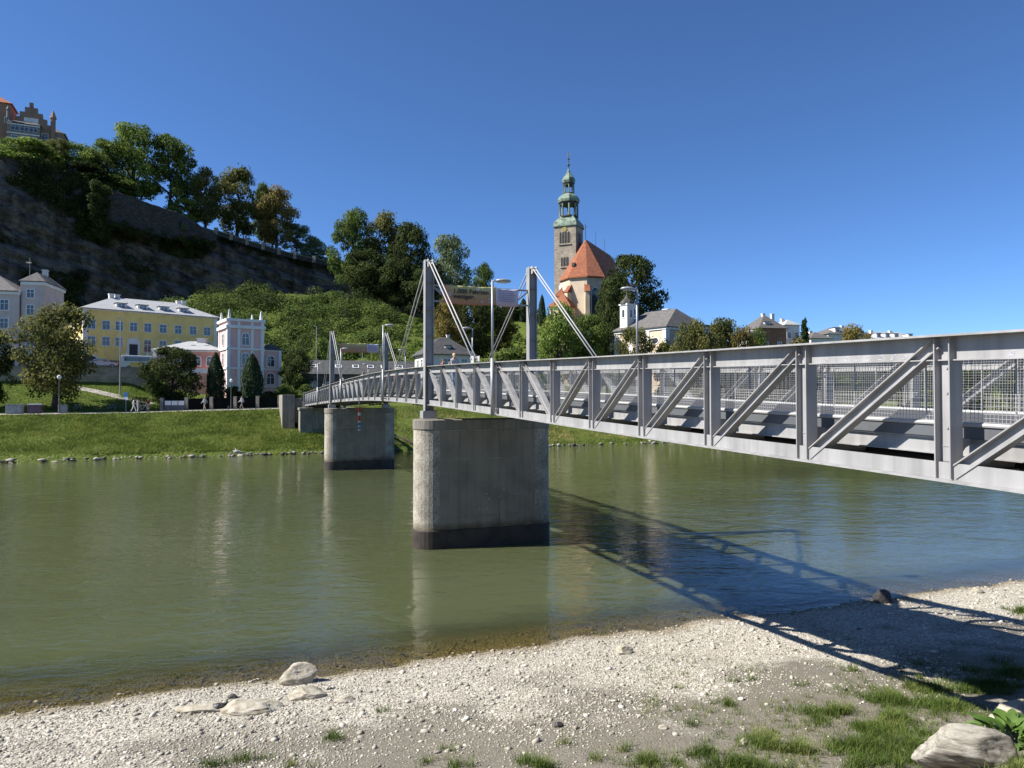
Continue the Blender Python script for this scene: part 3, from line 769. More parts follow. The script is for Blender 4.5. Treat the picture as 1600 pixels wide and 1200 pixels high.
for side, x, words in ((0, -0.235, LW), (1, TW + 0.235, LF)):
    for j, k in enumerate((-4, 4.35, 12.6, 21)):
        s = k * BAY - (0.15 if j == 0 else 0)
        t = thing('bridge_lamp', 'slim grey lamp post on the ' + words[j], 'street lamp', bw(x, s, ztop(s) - DEP - 0.03), BROT + (math.pi if side else 0), 'lamp posts along the footbridge')
        for nm, me in lamp_parts: link(nm, me, t)

# ------------------------------------------------------------------ banners
def banner_mat():
    m = bpy.data.materials.new('printed_banner'); nt, N, L = nodes_of(m)
    out = N.new('ShaderNodeOutputMaterial'); p = N.new('ShaderNodeBsdfPrincipled'); L.new(p.outputs[0], out.inputs[0])
    tc = N.new('ShaderNodeTexCoord'); sx = N.new('ShaderNodeSeparateXYZ'); L.new(tc.outputs['Object'], sx.inputs[0])
    mz = N.new('ShaderNodeMapRange'); L.new(sx.outputs['Z'], mz.inputs[0]); mz.inputs[1].default_value = -0.45; mz.inputs[2].default_value = 0.4
    rp = ramp(N, [(0.0, (0.40, 0.15, 0.07)), (0.25, (0.38, 0.20, 0.09)), (0.6, (0.36, 0.25, 0.12)), (0.9, (0.46, 0.42, 0.17))]); L.new(mz.outputs[0], rp.inputs[0])
    mxr = N.new('ShaderNodeMapRange'); L.new(sx.outputs['X'], mxr.inputs[0]); mxr.inputs[1].default_value = -1.75; mxr.inputs[2].default_value = -1.25; mxr.inputs[3].default_value = 1; mxr.inputs[4].default_value = 0
    mx = N.new('ShaderNodeMix'); mx.data_type = 'RGBA'; L.new(mxr.outputs[0], mx.inputs[0]); L.new(rp.outputs[0], mx.inputs[6]); mx.inputs[7].default_value = (0.45, 0.13, 0.09, 1)
    L.new(mx.outputs[2], p.inputs['Base Color']); p.inputs['Roughness'].default_value = 0.6
    return m
def pale_banner_mat():
    m = bpy.data.materials.new('pale_banner'); nt, N, L = nodes_of(m)
    out = N.new('ShaderNodeOutputMaterial'); p = N.new('ShaderNodeBsdfPrincipled'); L.new(p.outputs[0], out.inputs[0])
    tc = N.new('ShaderNodeTexCoord'); sx = N.new('ShaderNodeSeparateXYZ'); L.new(tc.outputs['Object'], sx.inputs[0])
    mz = N.new('ShaderNodeMapRange'); L.new(sx.outputs['Z'], mz.inputs[0]); mz.inputs[1].default_value = -0.45; mz.inputs[2].default_value = 0.4
    rp = ramp(N, [(0.0, (0.50, 0.22, 0.15)), (0.14, (0.52, 0.38, 0.36)), (0.4, (0.50, 0.46, 0.52)), (1, (0.54, 0.54, 0.58))]); L.new(mz.outputs[0], rp.inputs[0])
    L.new(rp.outputs[0], p.inputs['Base Color']); p.inputs['Roughness'].default_value = 0.6
    return m
MAT['banner'] = banner_mat(); MAT['banner_pale'] = pale_banner_mat()
MAT['ink'] = M('dark_print', (0.03, 0.03, 0.03), 0.6, 0.05); MAT['ink_violet'] = M('violet_print', (0.28, 0.22, 0.36), 0.6, 0.05)
def cloth(xa, xb, zt, zb, y, mat, name, parent, sag):
    nx, nz = 40, 10; vs = []
    for i in range(nx + 1):
        for j in range(nz + 1):
            t = i / nx; x = xa + (xb - xa) * t; v = j / nz
            top = zt - sag * math.sin(math.pi * t) * 0.6; bot = zb - sag * math.sin(math.pi * t)
            vs.append((x, y + 0.025 * math.sin(x * 5.1 + v * 2) * v + 0.012 * math.sin(x * 13 + v * 4), bot + (top - bot) * v))
    idx = np.arange((nx+1)*(nz+1)).reshape(nx+1, nz+1)
    fs = np.stack([idx[:-1, :-1], idx[1:, :-1], idx[1:, 1:], idx[:-1, 1:]], -1).reshape(-1, 4)
    o = link(name, np_mesh(name, np.array(vs), fs, mat, smooth=True), parent)
    sd = o.modifiers.new('thick', 'SOLIDIFY'); sd.thickness = 0.004; return o
def text_mesh(body, size, mat, name, parent, loc):
    cu = bpy.data.curves.new(name, 'FONT'); cu.body = body; cu.size = size; cu.extrude = 0.002; cu.space_line = 0.85; cu.offset = 0.006; cu.space_character = 1.08
    o = bpy.data.objects.new(name, cu); COL.objects.link(o)
    dg = bpy.context.evaluated_depsgraph_get(); me = bpy.data.meshes.new_from_object(o.evaluated_get(dg))
    bpy.data.objects.remove(o); me.materials.clear(); me.materials.append(mat)
    return link(name, me, parent, loc, rot=(R(90), 0, 0))
def banner(s, label, words):
    t = thing('banner', label, 'banner', bw(TW/2, s - 0.09, 10.28), BROT, 'banners hung across the bridge portals')
    cloth(-1.68, 0.62, 0.40, -0.36, 0, MAT['banner'], 'printed_panel', t, 0.06)
    cloth(0.625, 1.62, 0.36, -0.38, 0, MAT['banner_pale'], 'pale_panel', t, 0.04)
    # ties
    mb = MB()
    for x in (-1.66, -0.9, -0.1, 0.6, 1.1, 1.6): mb.tube([(x, 0.0, 0.36), (x, 0.06, 0.35)], 0.012, 6)
    mb.build('ties', MAT['wire'], t)
    if words:
        text_mesh('1.000 Fahrten\nweniger.', 0.255, MAT['ink'], 'lettering', t, (-1.28, -0.05, 0.06))
    mb = MB(); rg = random.Random(2)
    for q in range(6):
        z = 0.24 - q * 0.085; x = 0.7
        while x < 1.4:
            w = rg.uniform(0.05, 0.16); mb.box(x, x + w, -0.045, -0.043, z - 0.018, z + 0.018); x += w + 0.03
    mb.build('small_print', MAT['ink_violet'], t)
    mb = MB()
    for x, z, r in ((-1.42, 0.0, 0.07), (0.32, -0.2, 0.10), (-0.03, -0.27, 0.06), (-0.2, 0.27, 0.07)):
        for q in range(4):
            a0 = q * math.pi / 2 + 0.4; a1 = a0 + math.pi / 2
            mb.obox((x + r * math.cos(a0), -0.047, z + r * math.sin(a0)), (x + r * math.cos(a1), -0.047, z + r * math.sin(a1)), (0, 1, 0), 0.002, 0.012)
    mb.build('printed_symbols', MAT['banner_pale'], t)
    return t
banner(0, 'orange and white printed banner reading 1.000 Fahrten weniger between the near masts', True)
banner(16 * BAY, 'small looking pale banner strung between the farther masts', False)
# ------------------------------------------------------------------ foliage
rng = np.random.default_rng(7)
def leaf_quads(pos, nrm, size, r=rng, asp=0.62):
    """one bent four-cornered leaf card for each point"""
    n = len(pos); nrm = nrm / (np.linalg.norm(nrm, axis=1, keepdims=True) + 1e-9)
    a = r.normal(size=(n, 3)); t = np.cross(nrm, a); t /= (np.linalg.norm(t, axis=1, keepdims=True) + 1e-9); b = np.cross(nrm, t)
    s = size[:, None]
    v = np.stack([pos - t * s, pos - b * s * asp + nrm * s * 0.15, pos + t * s, pos + b * s * asp + nrm * s * 0.15], 1)
    f = np.arange(n * 4).reshape(n, 4)
    return v.reshape(-1, 3), f
def clump_leaves(centers, radii, per, leaf, r, flat=0.8, gap=0.55):
    P = []; Nn = []; T = []; S = []
    for c, rc in zip(centers, radii):
        n = max(6, int(per * (rc / np.mean(radii)) ** 2))
        d = r.normal(size=(n, 3)); d /= np.linalg.norm(d, axis=1, keepdims=True)
        rad = rc * (gap + (1 - gap) * r.random(n) ** 0.6) * (1 + 0.25 * r.normal(size=n) * 0.5)
        p = c + d * rad[:, None] * np.array([1, 1, flat])
        P.append(p); Nn.append(d + 0.7 * r.normal(size=(n, 3)) + np.array([0, 0, 0.35]))
        T.append(np.clip(0.5 + 0.22 * r.normal() + 0.2 * r.normal(size=n), 0, 1)); S.append(leaf * (0.6 + 0.8 * r.random(n)))
    return np.concatenate(P), np.concatenate(Nn), np.concatenate(T), np.concatenate(S)

def crown(kind, seed):
    """crown and trunk meshes in unit size: height 1, width 1"""
    r = np.random.default_rng(seed); C = []; RR = []
    if kind in ('broad', 'round', 'tall', 'open', 'bush'):
        hb = {'broad': 0.10, 'round': 0.03, 'tall': 0.12, 'open': 0.2, 'bush': 0.0}[kind]
        nc = {'broad': 80, 'round': 115, 'tall': 75, 'open': 62, 'bush': 64}[kind]
        lobes = r.random(3) * 6.28
        while len(C) < nc:
            h = r.random(); a = r.random() * 6.283
            if kind == 'round': env = math.sqrt(max(0, 1 - (2 * h - 0.92) ** 2 / 1.17))
            elif kind == 'bush': env = math.sqrt(max(0, 1 - h ** 2))
            elif kind == 'tall': env = (math.sin(math.pi * min(1, (h * 0.86 + 0.12))) ** 0.7)
            else: env = math.sin(math.pi * (h * 0.84 + 0.11)) ** 0.6
            env *= 0.82 + 0.14 * math.sin(2 * a + lobes[0] + 4 * h) + 0.12 * math.sin(3 * a + lobes[1] - 7 * h)
            q = math.sqrt(r.random())
            if kind == 'open' and r.random() < 0.35: q *= 0.5
            rad = 0.47 * env * (0.2 + 0.8 * q)
            C.append((rad * math.cos(a), rad * math.sin(a), hb + (1 - hb) * (0.05 + 0.88 * h)))
            RR.append({'broad': 0.12, 'round': 0.095, 'tall': 0.12, 'open': 0.105, 'bush': 0.14}[kind] * r.uniform(0.6, 1.35))
        per = {'broad': 172, 'round': 138, 'tall': 172, 'open': 172, 'bush': 140}[kind]; leaf = {'broad': 0.0150, 'round': 0.0150, 'tall': 0.0155, 'open': 0.0150, 'bush': 0.022}[kind]
        p, nn, t, s = clump_leaves(np.array(C), np.array(RR), per, leaf, r, 0.62)
    elif kind == 'cypress':
        n = 6500; h = r.random(n) ** 0.85; a = r.random(n) * 6.283
        env = np.sin(np.pi * np.clip(h * 0.80 + 0.20, 0, 1)) ** 0.65
        rad = 0.46 * env * (0.72 + 0.28 * r.random(n)) * (1 + 0.10 * np.sin(5 * a + 9 * h))
        p = np.stack([rad * np.cos(a), rad * np.sin(a), 0.02 + 0.97 * h], 1)
        nn = np.stack([np.cos(a), np.sin(a), 0.4 * np.ones(n)], 1) + 0.5 * r.normal(size=(n, 3)); t = np.clip(0.5 + 0.25 * r.normal(size=n), 0, 1); s = 0.028 * (0.6 + 0.8 * r.random(n))
    else:  # spruce
        P = []; 
        for lev in range(22):
            h = 0.10 + 0.88 * lev / 22; w = 0.48 * (1 - h) ** 0.85 + 0.015
            for b in range(9):
                a = r.random() * 6.283; n = 36; q = r.random(n) ** 0.6
                x = q * w * (0.75 + 0.3 * r.random()); P.append(np.stack([x * np.cos(a) + 0.02 * r.normal(size=n), x * np.sin(a) + 0.02 * r.normal(size=n), h - 0.10 * q * w * 2 + 0.012 * r.normal(size=n)], 1))
        p = np.concatenate(P); n = len(p); nn = r.normal(size=(n, 3)) + np.array([0, 0, 0.8]); t = np.clip(0.5 + 0.25 * r.normal(size=n), 0, 1); s = 0.022 * (0.6 + 0.8 * r.random(n))
    v, f = leaf_quads(p, nn, s, r)
    # trunk and limbs
    mb = MB(); top = 0.72 if kind != 'bush' else 0.4
    tw = {'cypress': 0.02, 'spruce': 0.025, 'bush': 0.02}.get(kind, 0.032)
    wob = [(0.02 * r.normal(), 0.02 * r.normal()) for _ in range(6)]
    pts = [(wob[i][0] * i / 3, wob[i][1] * i / 3, top * i / 5) for i in range(6)]; pts[0] = (0, 0, -0.02)
    mb.tube(pts, [tw * (1.35 if i == 0 else 1.0) * (1 - 0.14 * i) for i in range(6)], 8)
    if kind not in ('cypress', 'spruce'):
        for j in range(8):
            i = 2 + j % 3; b0 = Vector(pts[i]); a = j * 0.785 + r.random(); ln = 0.2 + 0.14 * r.random()
            e = b0 + Vector((math.cos(a) * ln, math.sin(a) * ln, 0.16 + 0.1 * r.random())); mid = (b0 + e) / 2 + Vector((0, 0, -0.02))
            mb.tube([b0, mid, e], [tw * 0.5, tw * 0.33, tw * 0.12], 5)
    return v, f, np.clip(t, 0, 1), mb
LEAF = {
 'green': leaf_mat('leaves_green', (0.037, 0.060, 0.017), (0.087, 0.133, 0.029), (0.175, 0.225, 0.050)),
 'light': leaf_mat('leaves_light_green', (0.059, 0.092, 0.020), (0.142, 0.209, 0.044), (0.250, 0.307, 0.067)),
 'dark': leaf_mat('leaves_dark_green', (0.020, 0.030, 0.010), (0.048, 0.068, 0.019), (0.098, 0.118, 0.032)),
 'brown': leaf_mat('leaves_turning_brown', (0.067, 0.063, 0.020), (0.166, 0.142, 0.040), (0.316, 0.233, 0.067)),
 'olive': leaf_mat('leaves_olive', (0.046, 0.056, 0.017), (0.113, 0.123, 0.033), (0.209, 0.192, 0.059)),
 'grey': leaf_mat('leaves_grey_green', (0.074, 0.100, 0.050), (0.166, 0.216, 0.109), (0.283, 0.333, 0.183)),
 'conifer': leaf_mat('needles', (0.010, 0.023, 0.010), (0.026, 0.047, 0.018), (0.055, 0.083, 0.029), 0.1),
}
MAT['bark'] = M('bark', (0.065, 0.052, 0.04), 0.95, 0.25, 3, 0.5, 12)
KINDS = {}
for kd, seeds in (('broad', (1, 2, 3)), ('round', (4,)), ('tall', (5, 6, 7)), ('open', (8, 9)), ('bush', (10, 11)), ('cypress', (12,)), ('spruce', (13,))):
    KINDS[kd] = [crown(kd, s) for s in seeds]
_cache = {}
def plant_meshes(kind, var, tint):
    key = (kind, var % len(KINDS[kind]), tint)
    if key not in _cache:
        v, f, t, mb = KINDS[kind][key[1]]
        _cache[key] = (np_mesh('crown', v, f, LEAF[tint], t), mb.mesh('trunk', MAT['bark'], True))
    return _cache[key]
tree_n = 0
def tree(name, label, cat, px, Z, ytop, wpx, kind, tint, group=None, zbase=None, sink=0.15):
    global tree_n
    p = far_at(px, Z); zb = p.z if zbase is None else zbase
    h = zy(ytop, Z) - zb; w = wpx * Z / FOC * (1.0 if kind in ('cypress', 'spruce') else 1.12)
    t = thing(name, label, cat, (p.x, p.y, zb - sink), tree_n * 2.4, group, (w, w, h + sink))
    c, tk = plant_meshes(kind, tree_n, tint); tree_n += 1
    link('crown', c, t); link('trunk', tk, t)
    return t
GR = 'trees along the cliff top'; GM = 'trees below the cliff end'; GB = 'trees on the far bank'
def cz(px, back=10): return rows(px)[-3][0] + back
T = tree
# far bank, left to right
T('linden_tree', 'dark tree cut off by the left edge of the picture', 'tree', -14, 90, 512, 62, 'broad', 'dark', GB)
T('linden_tree', 'large bronze green tree standing before the mauve and yellow houses', 'tree', 86, 92, 470, 116, 'broad', 'olive', GB)
T('round_tree', 'dense round dark green tree left of the pink tower house', 'tree', 268, 99, 538, 92, 'round', 'dark', GB)
T('cypress_tree', 'narrow dark cypress at the left corner of the pink tower', 'tree', 337, 101, 551, 30, 'cypress', 'conifer', GB)
T('cypress_tree', 'narrow dark cypress before the right half of the pink tower', 'tree', 394, 101, 553, 36, 'cypress', 'conifer', GB)
T('garden_bush', 'low dark round bush between the two cypresses', 'bush', 365, 101.5, 602, 38, 'bush', 'dark', GB)
T('garden_bush', 'dark bush beside the right hand cypress', 'bush', 421, 102, 611, 36, 'bush', 'dark', GB)
T('garden_bush', 'rounded bush between the pink house and the bridge abutment', 'bush', 446, 103, 600, 44, 'bush', 'green', GB)
T('garden_tree', 'small dark tree right of the pink house by the bridge end', 'tree', 462, 114, 543, 50, 'broad', 'dark', GB)
T('garden_tree', 'light green shrub under the tree by the bridge end', 'bush', 498, 130, 520, 40, 'bush', 'light', GB)
T('garden_bush', 'dark bush under the farther end of the bridge', 'bush', 478, 106, 600, 36, 'bush', 'green', GB)
# along the cliff top
T('sunlit_bush', 'broad light green bush below the stepped gable villa', 'bush', 36, cz(36, 3), 213, 98, 'bush', 'light', GR)
T('cliff_tree', 'thin leafed tree partly covering the right side of the gabled villa', 'tree', 88, cz(88, 5), 214, 40, 'open', 'olive', GR)
T('cliff_tree', 'low dark tree right of the gabled villa', 'tree', 117, cz(117, 9), 222, 84, 'broad', 'light', GR)
T('cliff_tree', 'slim tree left of the tallest cliff top tree', 'tree', 157, cz(157, 6), 214, 64, 'tall', 'green', GR)
T('cliff_tree', 'tallest broad tree on the cliff top, bright on its crown', 'tree', 203, cz(203, 8), 191, 100, 'broad', 'light', GR)
T('cliff_tree', 'airy tall tree right of the tallest cliff top tree', 'tree', 262, cz(262, 6), 206, 84, 'open', 'green', GR)
T('cliff_bush', 'green undergrowth below the airy tall tree', 'bush', 180, cz(180, 3), 268, 70, 'bush', 'green', GR)
T('cliff_bush', 'dark undergrowth left of the cliff edge wall', 'bush', 130, cz(130, 3), 252, 80, 'bush', 'dark', GR)
T('cliff_bush', 'light green shrub at the foot of the airy tree', 'bush', 285, cz(285, 3), 305, 50, 'bush', 'light', GR)
T('cliff_tree', 'brownish tall tree above the arch in the cliff wall', 'tree', 319, cz(319, 6), 260, 58, 'tall', 'olive', GR)
T('cliff_tree', 'round topped brownish tree in the middle of the cliff top row', 'tree', 368, cz(368, 8), 257, 80, 'tall', 'olive', GR)
T('cliff_tree', 'green tree behind the dark tree at the row end', 'tree', 412, cz(412, 14), 282, 44, 'tall', 'green', GR)
T('cliff_tree', 'dark tree with yellowing top at the end of the cliff top row', 'tree', 430, cz(430, 4), 291, 68, 'broad', 'brown', GR)
T('pale_tree', 'pale grey green tree low on the cliff shoulder', 'tree', 462, cz(462, 6), 348, 56, 'open', 'grey', GR)
T('pale_tree', 'small pale shrub tree at the very end of the cliff shoulder', 'tree', 490, cz(490, 5), 368, 44, 'bush', 'grey', GR)
T('cliff_bush', 'small shrub on the cliff edge right of the pale trees', 'bush', 520, cz(520, 3), 400, 30, 'bush', 'green', GR)
T('cliff_bush', 'shrub hanging over the rock under the brownish trees', 'bush', 314, rows(314)[-4][0] + 1, 362, 40, 'bush', 'olive', GR, zbase=zy(380, rows(314)[-4][0]))
# clump below the end of the cliff
T('slope_tree', 'leftmost of the tall dark trees at the cliff end', 'tree', 552, 216, 323, 78, 'open', 'green', GM)
T('slope_tree', 'middle one of the tall dark trees at the cliff end', 'tree', 600, 220, 330, 82, 'tall', 'olive', GM)
T('slope_tree', 'right hand one of the tall dark trees, next to the near mast', 'tree', 641, 214, 343, 76, 'tall', 'dark', GM)
T('slope_bush', 'lower foliage under the left dark trees', 'tree', 575, 212, 388, 84, 'broad', 'dark', GM)
T('slope_bush', 'lower foliage under the right dark trees', 'tree', 630, 210, 395, 84, 'broad', 'dark', GM)
T('slope_tree', 'blue green round tree just right of the near mast top', 'tree', 701, 232, 364, 78, 'broad', 'grey', GM)
T('slope_tree', 'small tree seen above the banner', 'tree', 752, 245, 409, 46, 'tall', 'green', GM)
T('slope_tree', 'dark tree mass left behind the near mast', 'tree', 664, 205, 420, 66, 'broad', 'dark', GM)
# behind the portal
GP = 'trees behind the bridge portal'
T('chestnut_tree', 'orange brown chestnut below the left end of the banner', 'tree', 700, 150, 462, 60, 'broad', 'brown', GP)
T('dark_tree', 'dark leafy tree below the middle of the banner', 'tree', 738, 156, 446, 66, 'tall', 'dark', GP)
T('dark_tree', 'dark tree right of the lamp post below the banner', 'tree', 778, 162, 470, 58, 'broad', 'dark', GP)
T('hill_bush', 'shrubs low on the slope between the two masts', 'bush', 800, 140, 540, 80, 'bush', 'green', GP)
T('hill_bush', 'dark hedge along the crest left of the far mast', 'bush', 805, 204, 478, 80, 'bush', 'dark', GP)
T('cypress_tree', 'thin dark cypress left of the right near mast', 'tree', 806, 200, 470, 14, 'cypress', 'conifer', GP)
T('cypress_tree', 'dark cypress beside the right near mast', 'tree', 818, 198, 466, 17, 'cypress', 'conifer', GP)
T('cypress_tree', 'pointed dark cypress between right mast and church tower', 'tree', 847, 190, 460, 13, 'cypress', 'conifer', GP)
# below and beside the church
GC = 'trees round the church'
T('light_bush_tree', 'wide light green tree below the church tower', 'tree', 872, 124, 474, 84, 'broad', 'light', GC)
T('light_bush_tree', 'green tree right of the wide light tree, below the apse', 'tree', 922, 128, 488, 76, 'broad', 'green', GC)
T('lime_tree', 'huge dark round tree right of the church apse', 'tree', 984, 138, 392, 100, 'round', 'dark', GC, zbase=17.5)
T('lime_tree', 'dark lower tree between church and chapel', 'tree', 948, 134, 450, 50, 'broad', 'dark', GC)
T('brown_tree', 'small brownish tree in front of the white chapel', 'tree', 992, 112, 508, 62, 'broad', 'olive', GC)
T('brown_tree', 'low brown shrub at the right end of the chapel wall', 'bush', 1040, 112, 528, 44, 'bush', 'olive', GC)
T('brown_tree', 'leftmost of the brownish trees right of the chapel', 'tree', 1084, 110, 499, 74, 'broad', 'olive', GC)
T('brown_tree', 'tallest of the brownish trees right of the chapel', 'tree', 1131, 114, 494, 64, 'broad', 'olive', GC)
T('brown_tree', 'third brownish tree right of the chapel', 'tree', 1163, 112, 507, 50, 'broad', 'brown', GC)
T('brown_tree', 'green tree before the far roofs', 'tree', 1188, 116, 512, 44, 'broad', 'green', GC)
T('spruce_tree', 'single dark spruce among the far roofs', 'tree', 1258, 140, 494, 46, 'spruce', 'conifer', GC)
T('brown_tree', 'light shrub at the foot of the spruce', 'bush', 1246, 128, 524, 56, 'bush', 'olive', GC)
T('brown_tree', 'brown rounded tree before the far white house', 'tree', 1340, 126, 507, 66, 'broad', 'brown', GC)
GT = 'trees seen through the truss'
lt = ['first dark tree seen through the truss, below the spruce', 'second dark tree seen through the truss', 'third dark tree seen through the truss', 'fourth dark tree seen through the truss', 'last dark tree seen through the truss at the right edge']
for i, px in enumerate((1215, 1310, 1405, 1500, 1605)):
    T('riverside_tree', lt[i], 'tree', px, 122 + 3 * i, 548 + 3 * (i % 2), 118, 'broad', ('dark', 'green', 'olive')[i % 3], GT)

# low growth covering the hillside: nobody could count it
def scatter_shrubs(name, label, region, count, rad, leaf, per, tint, seed, drop=0.2):
    r = np.random.default_rng(seed); C = []; RR = []
    while len(C) < count:
        px, Z = region(r)
        if px is None: continue
        p = far_at(px, Z); q = rad[0] + (rad[1] - rad[0]) * r.random() ** 2.0
        if fnoise(p.x, p.y, 0.09, 11.0) < -0.28: continue
        C.append((p.x, p.y, p.z + q * drop)); RR.append(q)
    p, nn, t, s = clump_leaves(np.array(C), np.array(RR), per, leaf, r, 0.8, 0.75)
    v, f = leaf_quads(p, nn, s, r)
    return tag(link(name, np_mesh(name, v, f, LEAF[tint], t)), label, 'shrubs', kind='stuff')
def hill_region(a, b, f0, f1):
    def g(r):
        px = r.uniform(a, b); rr = rows(px); Z0, Z1 = rr[11][0], rr[12][0]
        return px, Z0 + (Z1 - Z0) * r.uniform(f0, f1)
    return g
scatter_shrubs('hillside_shrubs', 'mass of green shrubs covering the hillside behind the pink house', hill_region(265, 600, -0.05, 1.0), 560, (0.6, 3.4), 0.24, 110, 'green', 21)
scatter_shrubs('hillside_shrubs', 'darker taller bushes dotted over the hillside', hill_region(270, 620, 0.0, 1.02), 70, (1.6, 3.4), 0.26, 170, 'dark', 27, 0.55)
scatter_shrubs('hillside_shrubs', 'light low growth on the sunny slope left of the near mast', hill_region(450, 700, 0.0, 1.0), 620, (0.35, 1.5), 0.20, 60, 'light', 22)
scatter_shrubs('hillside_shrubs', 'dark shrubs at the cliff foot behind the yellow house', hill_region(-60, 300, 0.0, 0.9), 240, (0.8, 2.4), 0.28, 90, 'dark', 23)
scatter_shrubs('hillside_shrubs', 'rough growth on the slope below the church', hill_region(700, 1050, -0.3, 1.0), 420, (0.6, 1.6), 0.3, 55, 'green', 24)
def garden_region(r):
    px = r.uniform(480, 1100); w = WZ(U(px)); return px, w + r.uniform(22, 34)
scatter_shrubs('garden_shrubs', 'hedges and garden plants behind the far end of the bridge', garden_region, 200, (0.4, 1.0), 0.2, 50, 'dark', 25)

# ivy and dark growth hanging on the cliff
def ivy():
    r = np.random.default_rng(31); C = []; RR = []
    nC, nR = CLIFF.shape[:2]
    while len(C) < 640:
        i = int(r.integers(0, nC)); k = int(r.integers(0, nR)); px = CLIFF_PX[i]; v = CLIFF[i, k]; y = HOR - (v[2] - EYE) * FOC / v[1]
        top = lerp_tab(CLy, px); ok = False
        if -40 < px < 150 and y < 300 + 0.5 * px and y > top - 4 and (y > 275 or px > 25): ok = y < 250 + (px + 40) * 0.62
        if 140 <= px < 166: ok = y < 372
        band = 352 + (px - 100) * 0.17                       # overgrown ledge below the masonry wall
        if 100 < px < 330 and abs(y - band) < 10 + 9 * math.sin(px * 0.05): ok = True
        if 330 <= px < 540 and 0 < y - top < 12: ok = r.random() < 0.5
        if px < 330 and r.random() < 0.06 and fnoise(v[0], v[2], 0.12, 3) > 0.15: ok = True
        if 40 < px < 130 and y > 425: ok = True
        if not ok: continue
        C.append((v[0] + 0.3, v[1] - 0.5, v[2])); RR.append(r.uniform(0.8, 2.0))
    for _ in range(70):
        px = r.uniform(138, 166); Zq = rows(px)[-4][0] - 2.6; C.append((U(px) * Zq, Zq, zy(r.uniform(286, 366) + (px - 150) * 0.3, Zq))); RR.append(r.uniform(0.7, 1.6))
    for _ in range(60):
        px = r.uniform(150, 335); Zq = rows(px)[-4][0] - 2.2; C.append((U(px) * Zq, Zq, zy(float(np.interp(px, [154, 200, 250, 300, 334], [345, 358, 370, 377, 380])) + r.normal() * 4, Zq))); RR.append(r.uniform(0.4, 1.3))
    p, nn, t, s = clump_leaves(np.array(C), np.array(RR), 110, 0.25, r, 1.0, 0.6)
    v, f = leaf_quads(p, nn, s, r)
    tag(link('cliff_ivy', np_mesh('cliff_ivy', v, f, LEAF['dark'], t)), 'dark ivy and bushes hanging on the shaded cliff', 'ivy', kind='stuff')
ivy()

# ------------------------------------------------------------------ grass
def blades(pos, h, w, r, lean=0.35, seg=1):
    """bent grass blades as narrow strips"""
    n = len(pos); a = r.random(n) * 6.283; d = np.stack([np.cos(a), np.sin(a), np.zeros(n)], 1); sd = np.stack([-np.sin(a), np.cos(a), np.zeros(n)], 1)
    ln = (r.random(n) * lean)[:, None] * h[:, None]
    p0 = pos - sd * w[:, None]; p1 = pos + sd * w[:, None]
    up = np.zeros((n, 3)); up[:, 2] = h
    m = pos + up * 0.6 + d * ln * 0.4; t = pos + up + d * ln * 1.2
    m0 = m - sd * w[:, None] * 0.7; m1 = m + sd * w[:, None] * 0.7
    v = np.stack([p0, p1, m1, m0, t], 1).reshape(-1, 3); b = np.arange(n)[:, None] * 5
    f = np.concatenate([b + np.array([0, 1, 2]), b + np.array([0, 2, 3]), b + np.array([3, 2, 4])], 1).reshape(-1, 3)
    return v, f
LEAF['turf'] = leaf_mat('grass_blades', (0.068, 0.091, 0.015), (0.128, 0.177, 0.029), (0.216, 0.244, 0.055), 0.25)
LEAF['lawn'] = leaf_mat('lawn_blades', (0.06, 0.10, 0.012), (0.115, 0.18, 0.024), (0.18, 0.24, 0.05), 0.25)
LEAF['dry'] = leaf_mat('dry_grass_blades', (0.068, 0.091, 0.022), (0.135, 0.159, 0.039), (0.351, 0.281, 0.110), 0.25)
def far_grass(name, label, a, b, w0, w1, count, mat, seed, hh=(0.14, 0.34)):
    r = np.random.default_rng(seed); P = []; T = []
    cols = {q: rows(q) for q in range(int(a) - 4, int(b) + 8, 4)}
    pxs = r.uniform(a, b, count); ws = r.uniform(w0, w1, count)
    for px, w in zip(pxs, ws):
        u = U(px); Z = WZ(u) + w; X = u * Z; rr = cols[int(a) - 4 + 4 * int((px - int(a) + 4) // 4)]
        P.append((X, Z, float(np.interp(Z, [c[0] for c in rr], [c[1] for c in rr])) - 0.06)); T.append(0.5 + 0.7 * fnoise(X, Z, 0.30, 6) + 0.75 * fnoise(X, Z, 1.3, 1))
    P = np.array(P); n = len(P); h = r.uniform(hh[0], hh[1], n) * (1 + 0.6 * np.clip(np.array(T) - 0.5, -0.5, 0.5)); wd = r.uniform(0.018, 0.042, n)
    a = r.random(n) * 6.283; sd = np.stack([np.cos(a), np.sin(a), np.zeros(n)], 1) * wd[:, None]; tip = P + np.stack([0.5 * h * r.normal(size=n), 0.5 * h * r.normal(size=n), h], 1)
    v = np.stack([P - sd, P + sd, tip], 1).reshape(-1, 3); f = np.arange(3 * n).reshape(n, 3); t = np.clip(np.array(T) + 0.16 * r.normal(size=n), 0, 1)
    return tag(link(name, np_mesh(name, v, f, LEAF[mat], t)), label, 'grass', kind='stuff')
scatter_shrubs('fence_shrubs', 'dark hedge growth behind the garden fence of the pink house', lambda r: (lambda px: (px, WZ(U(px)) + r.uniform(24.2, 26)))(r.uniform(256, 445)), 150, (0.5, 1.0), 0.13, 70, 'dark', 26)
far_grass('bank_grass', 'green grass on the far river bank', -120, 620, 0.8, 17, 130000, 'turf', 41)
far_grass('bank_grass', 'drier grass on the far bank behind the near pier', 600, 1250, 0.8, 18, 52000, 'dry', 42)
far_grass('lawn_grass', 'bright lawn rising behind the promenade', -200, 262, 23, 36, 60000, 'lawn', 43, (0.10, 0.22))
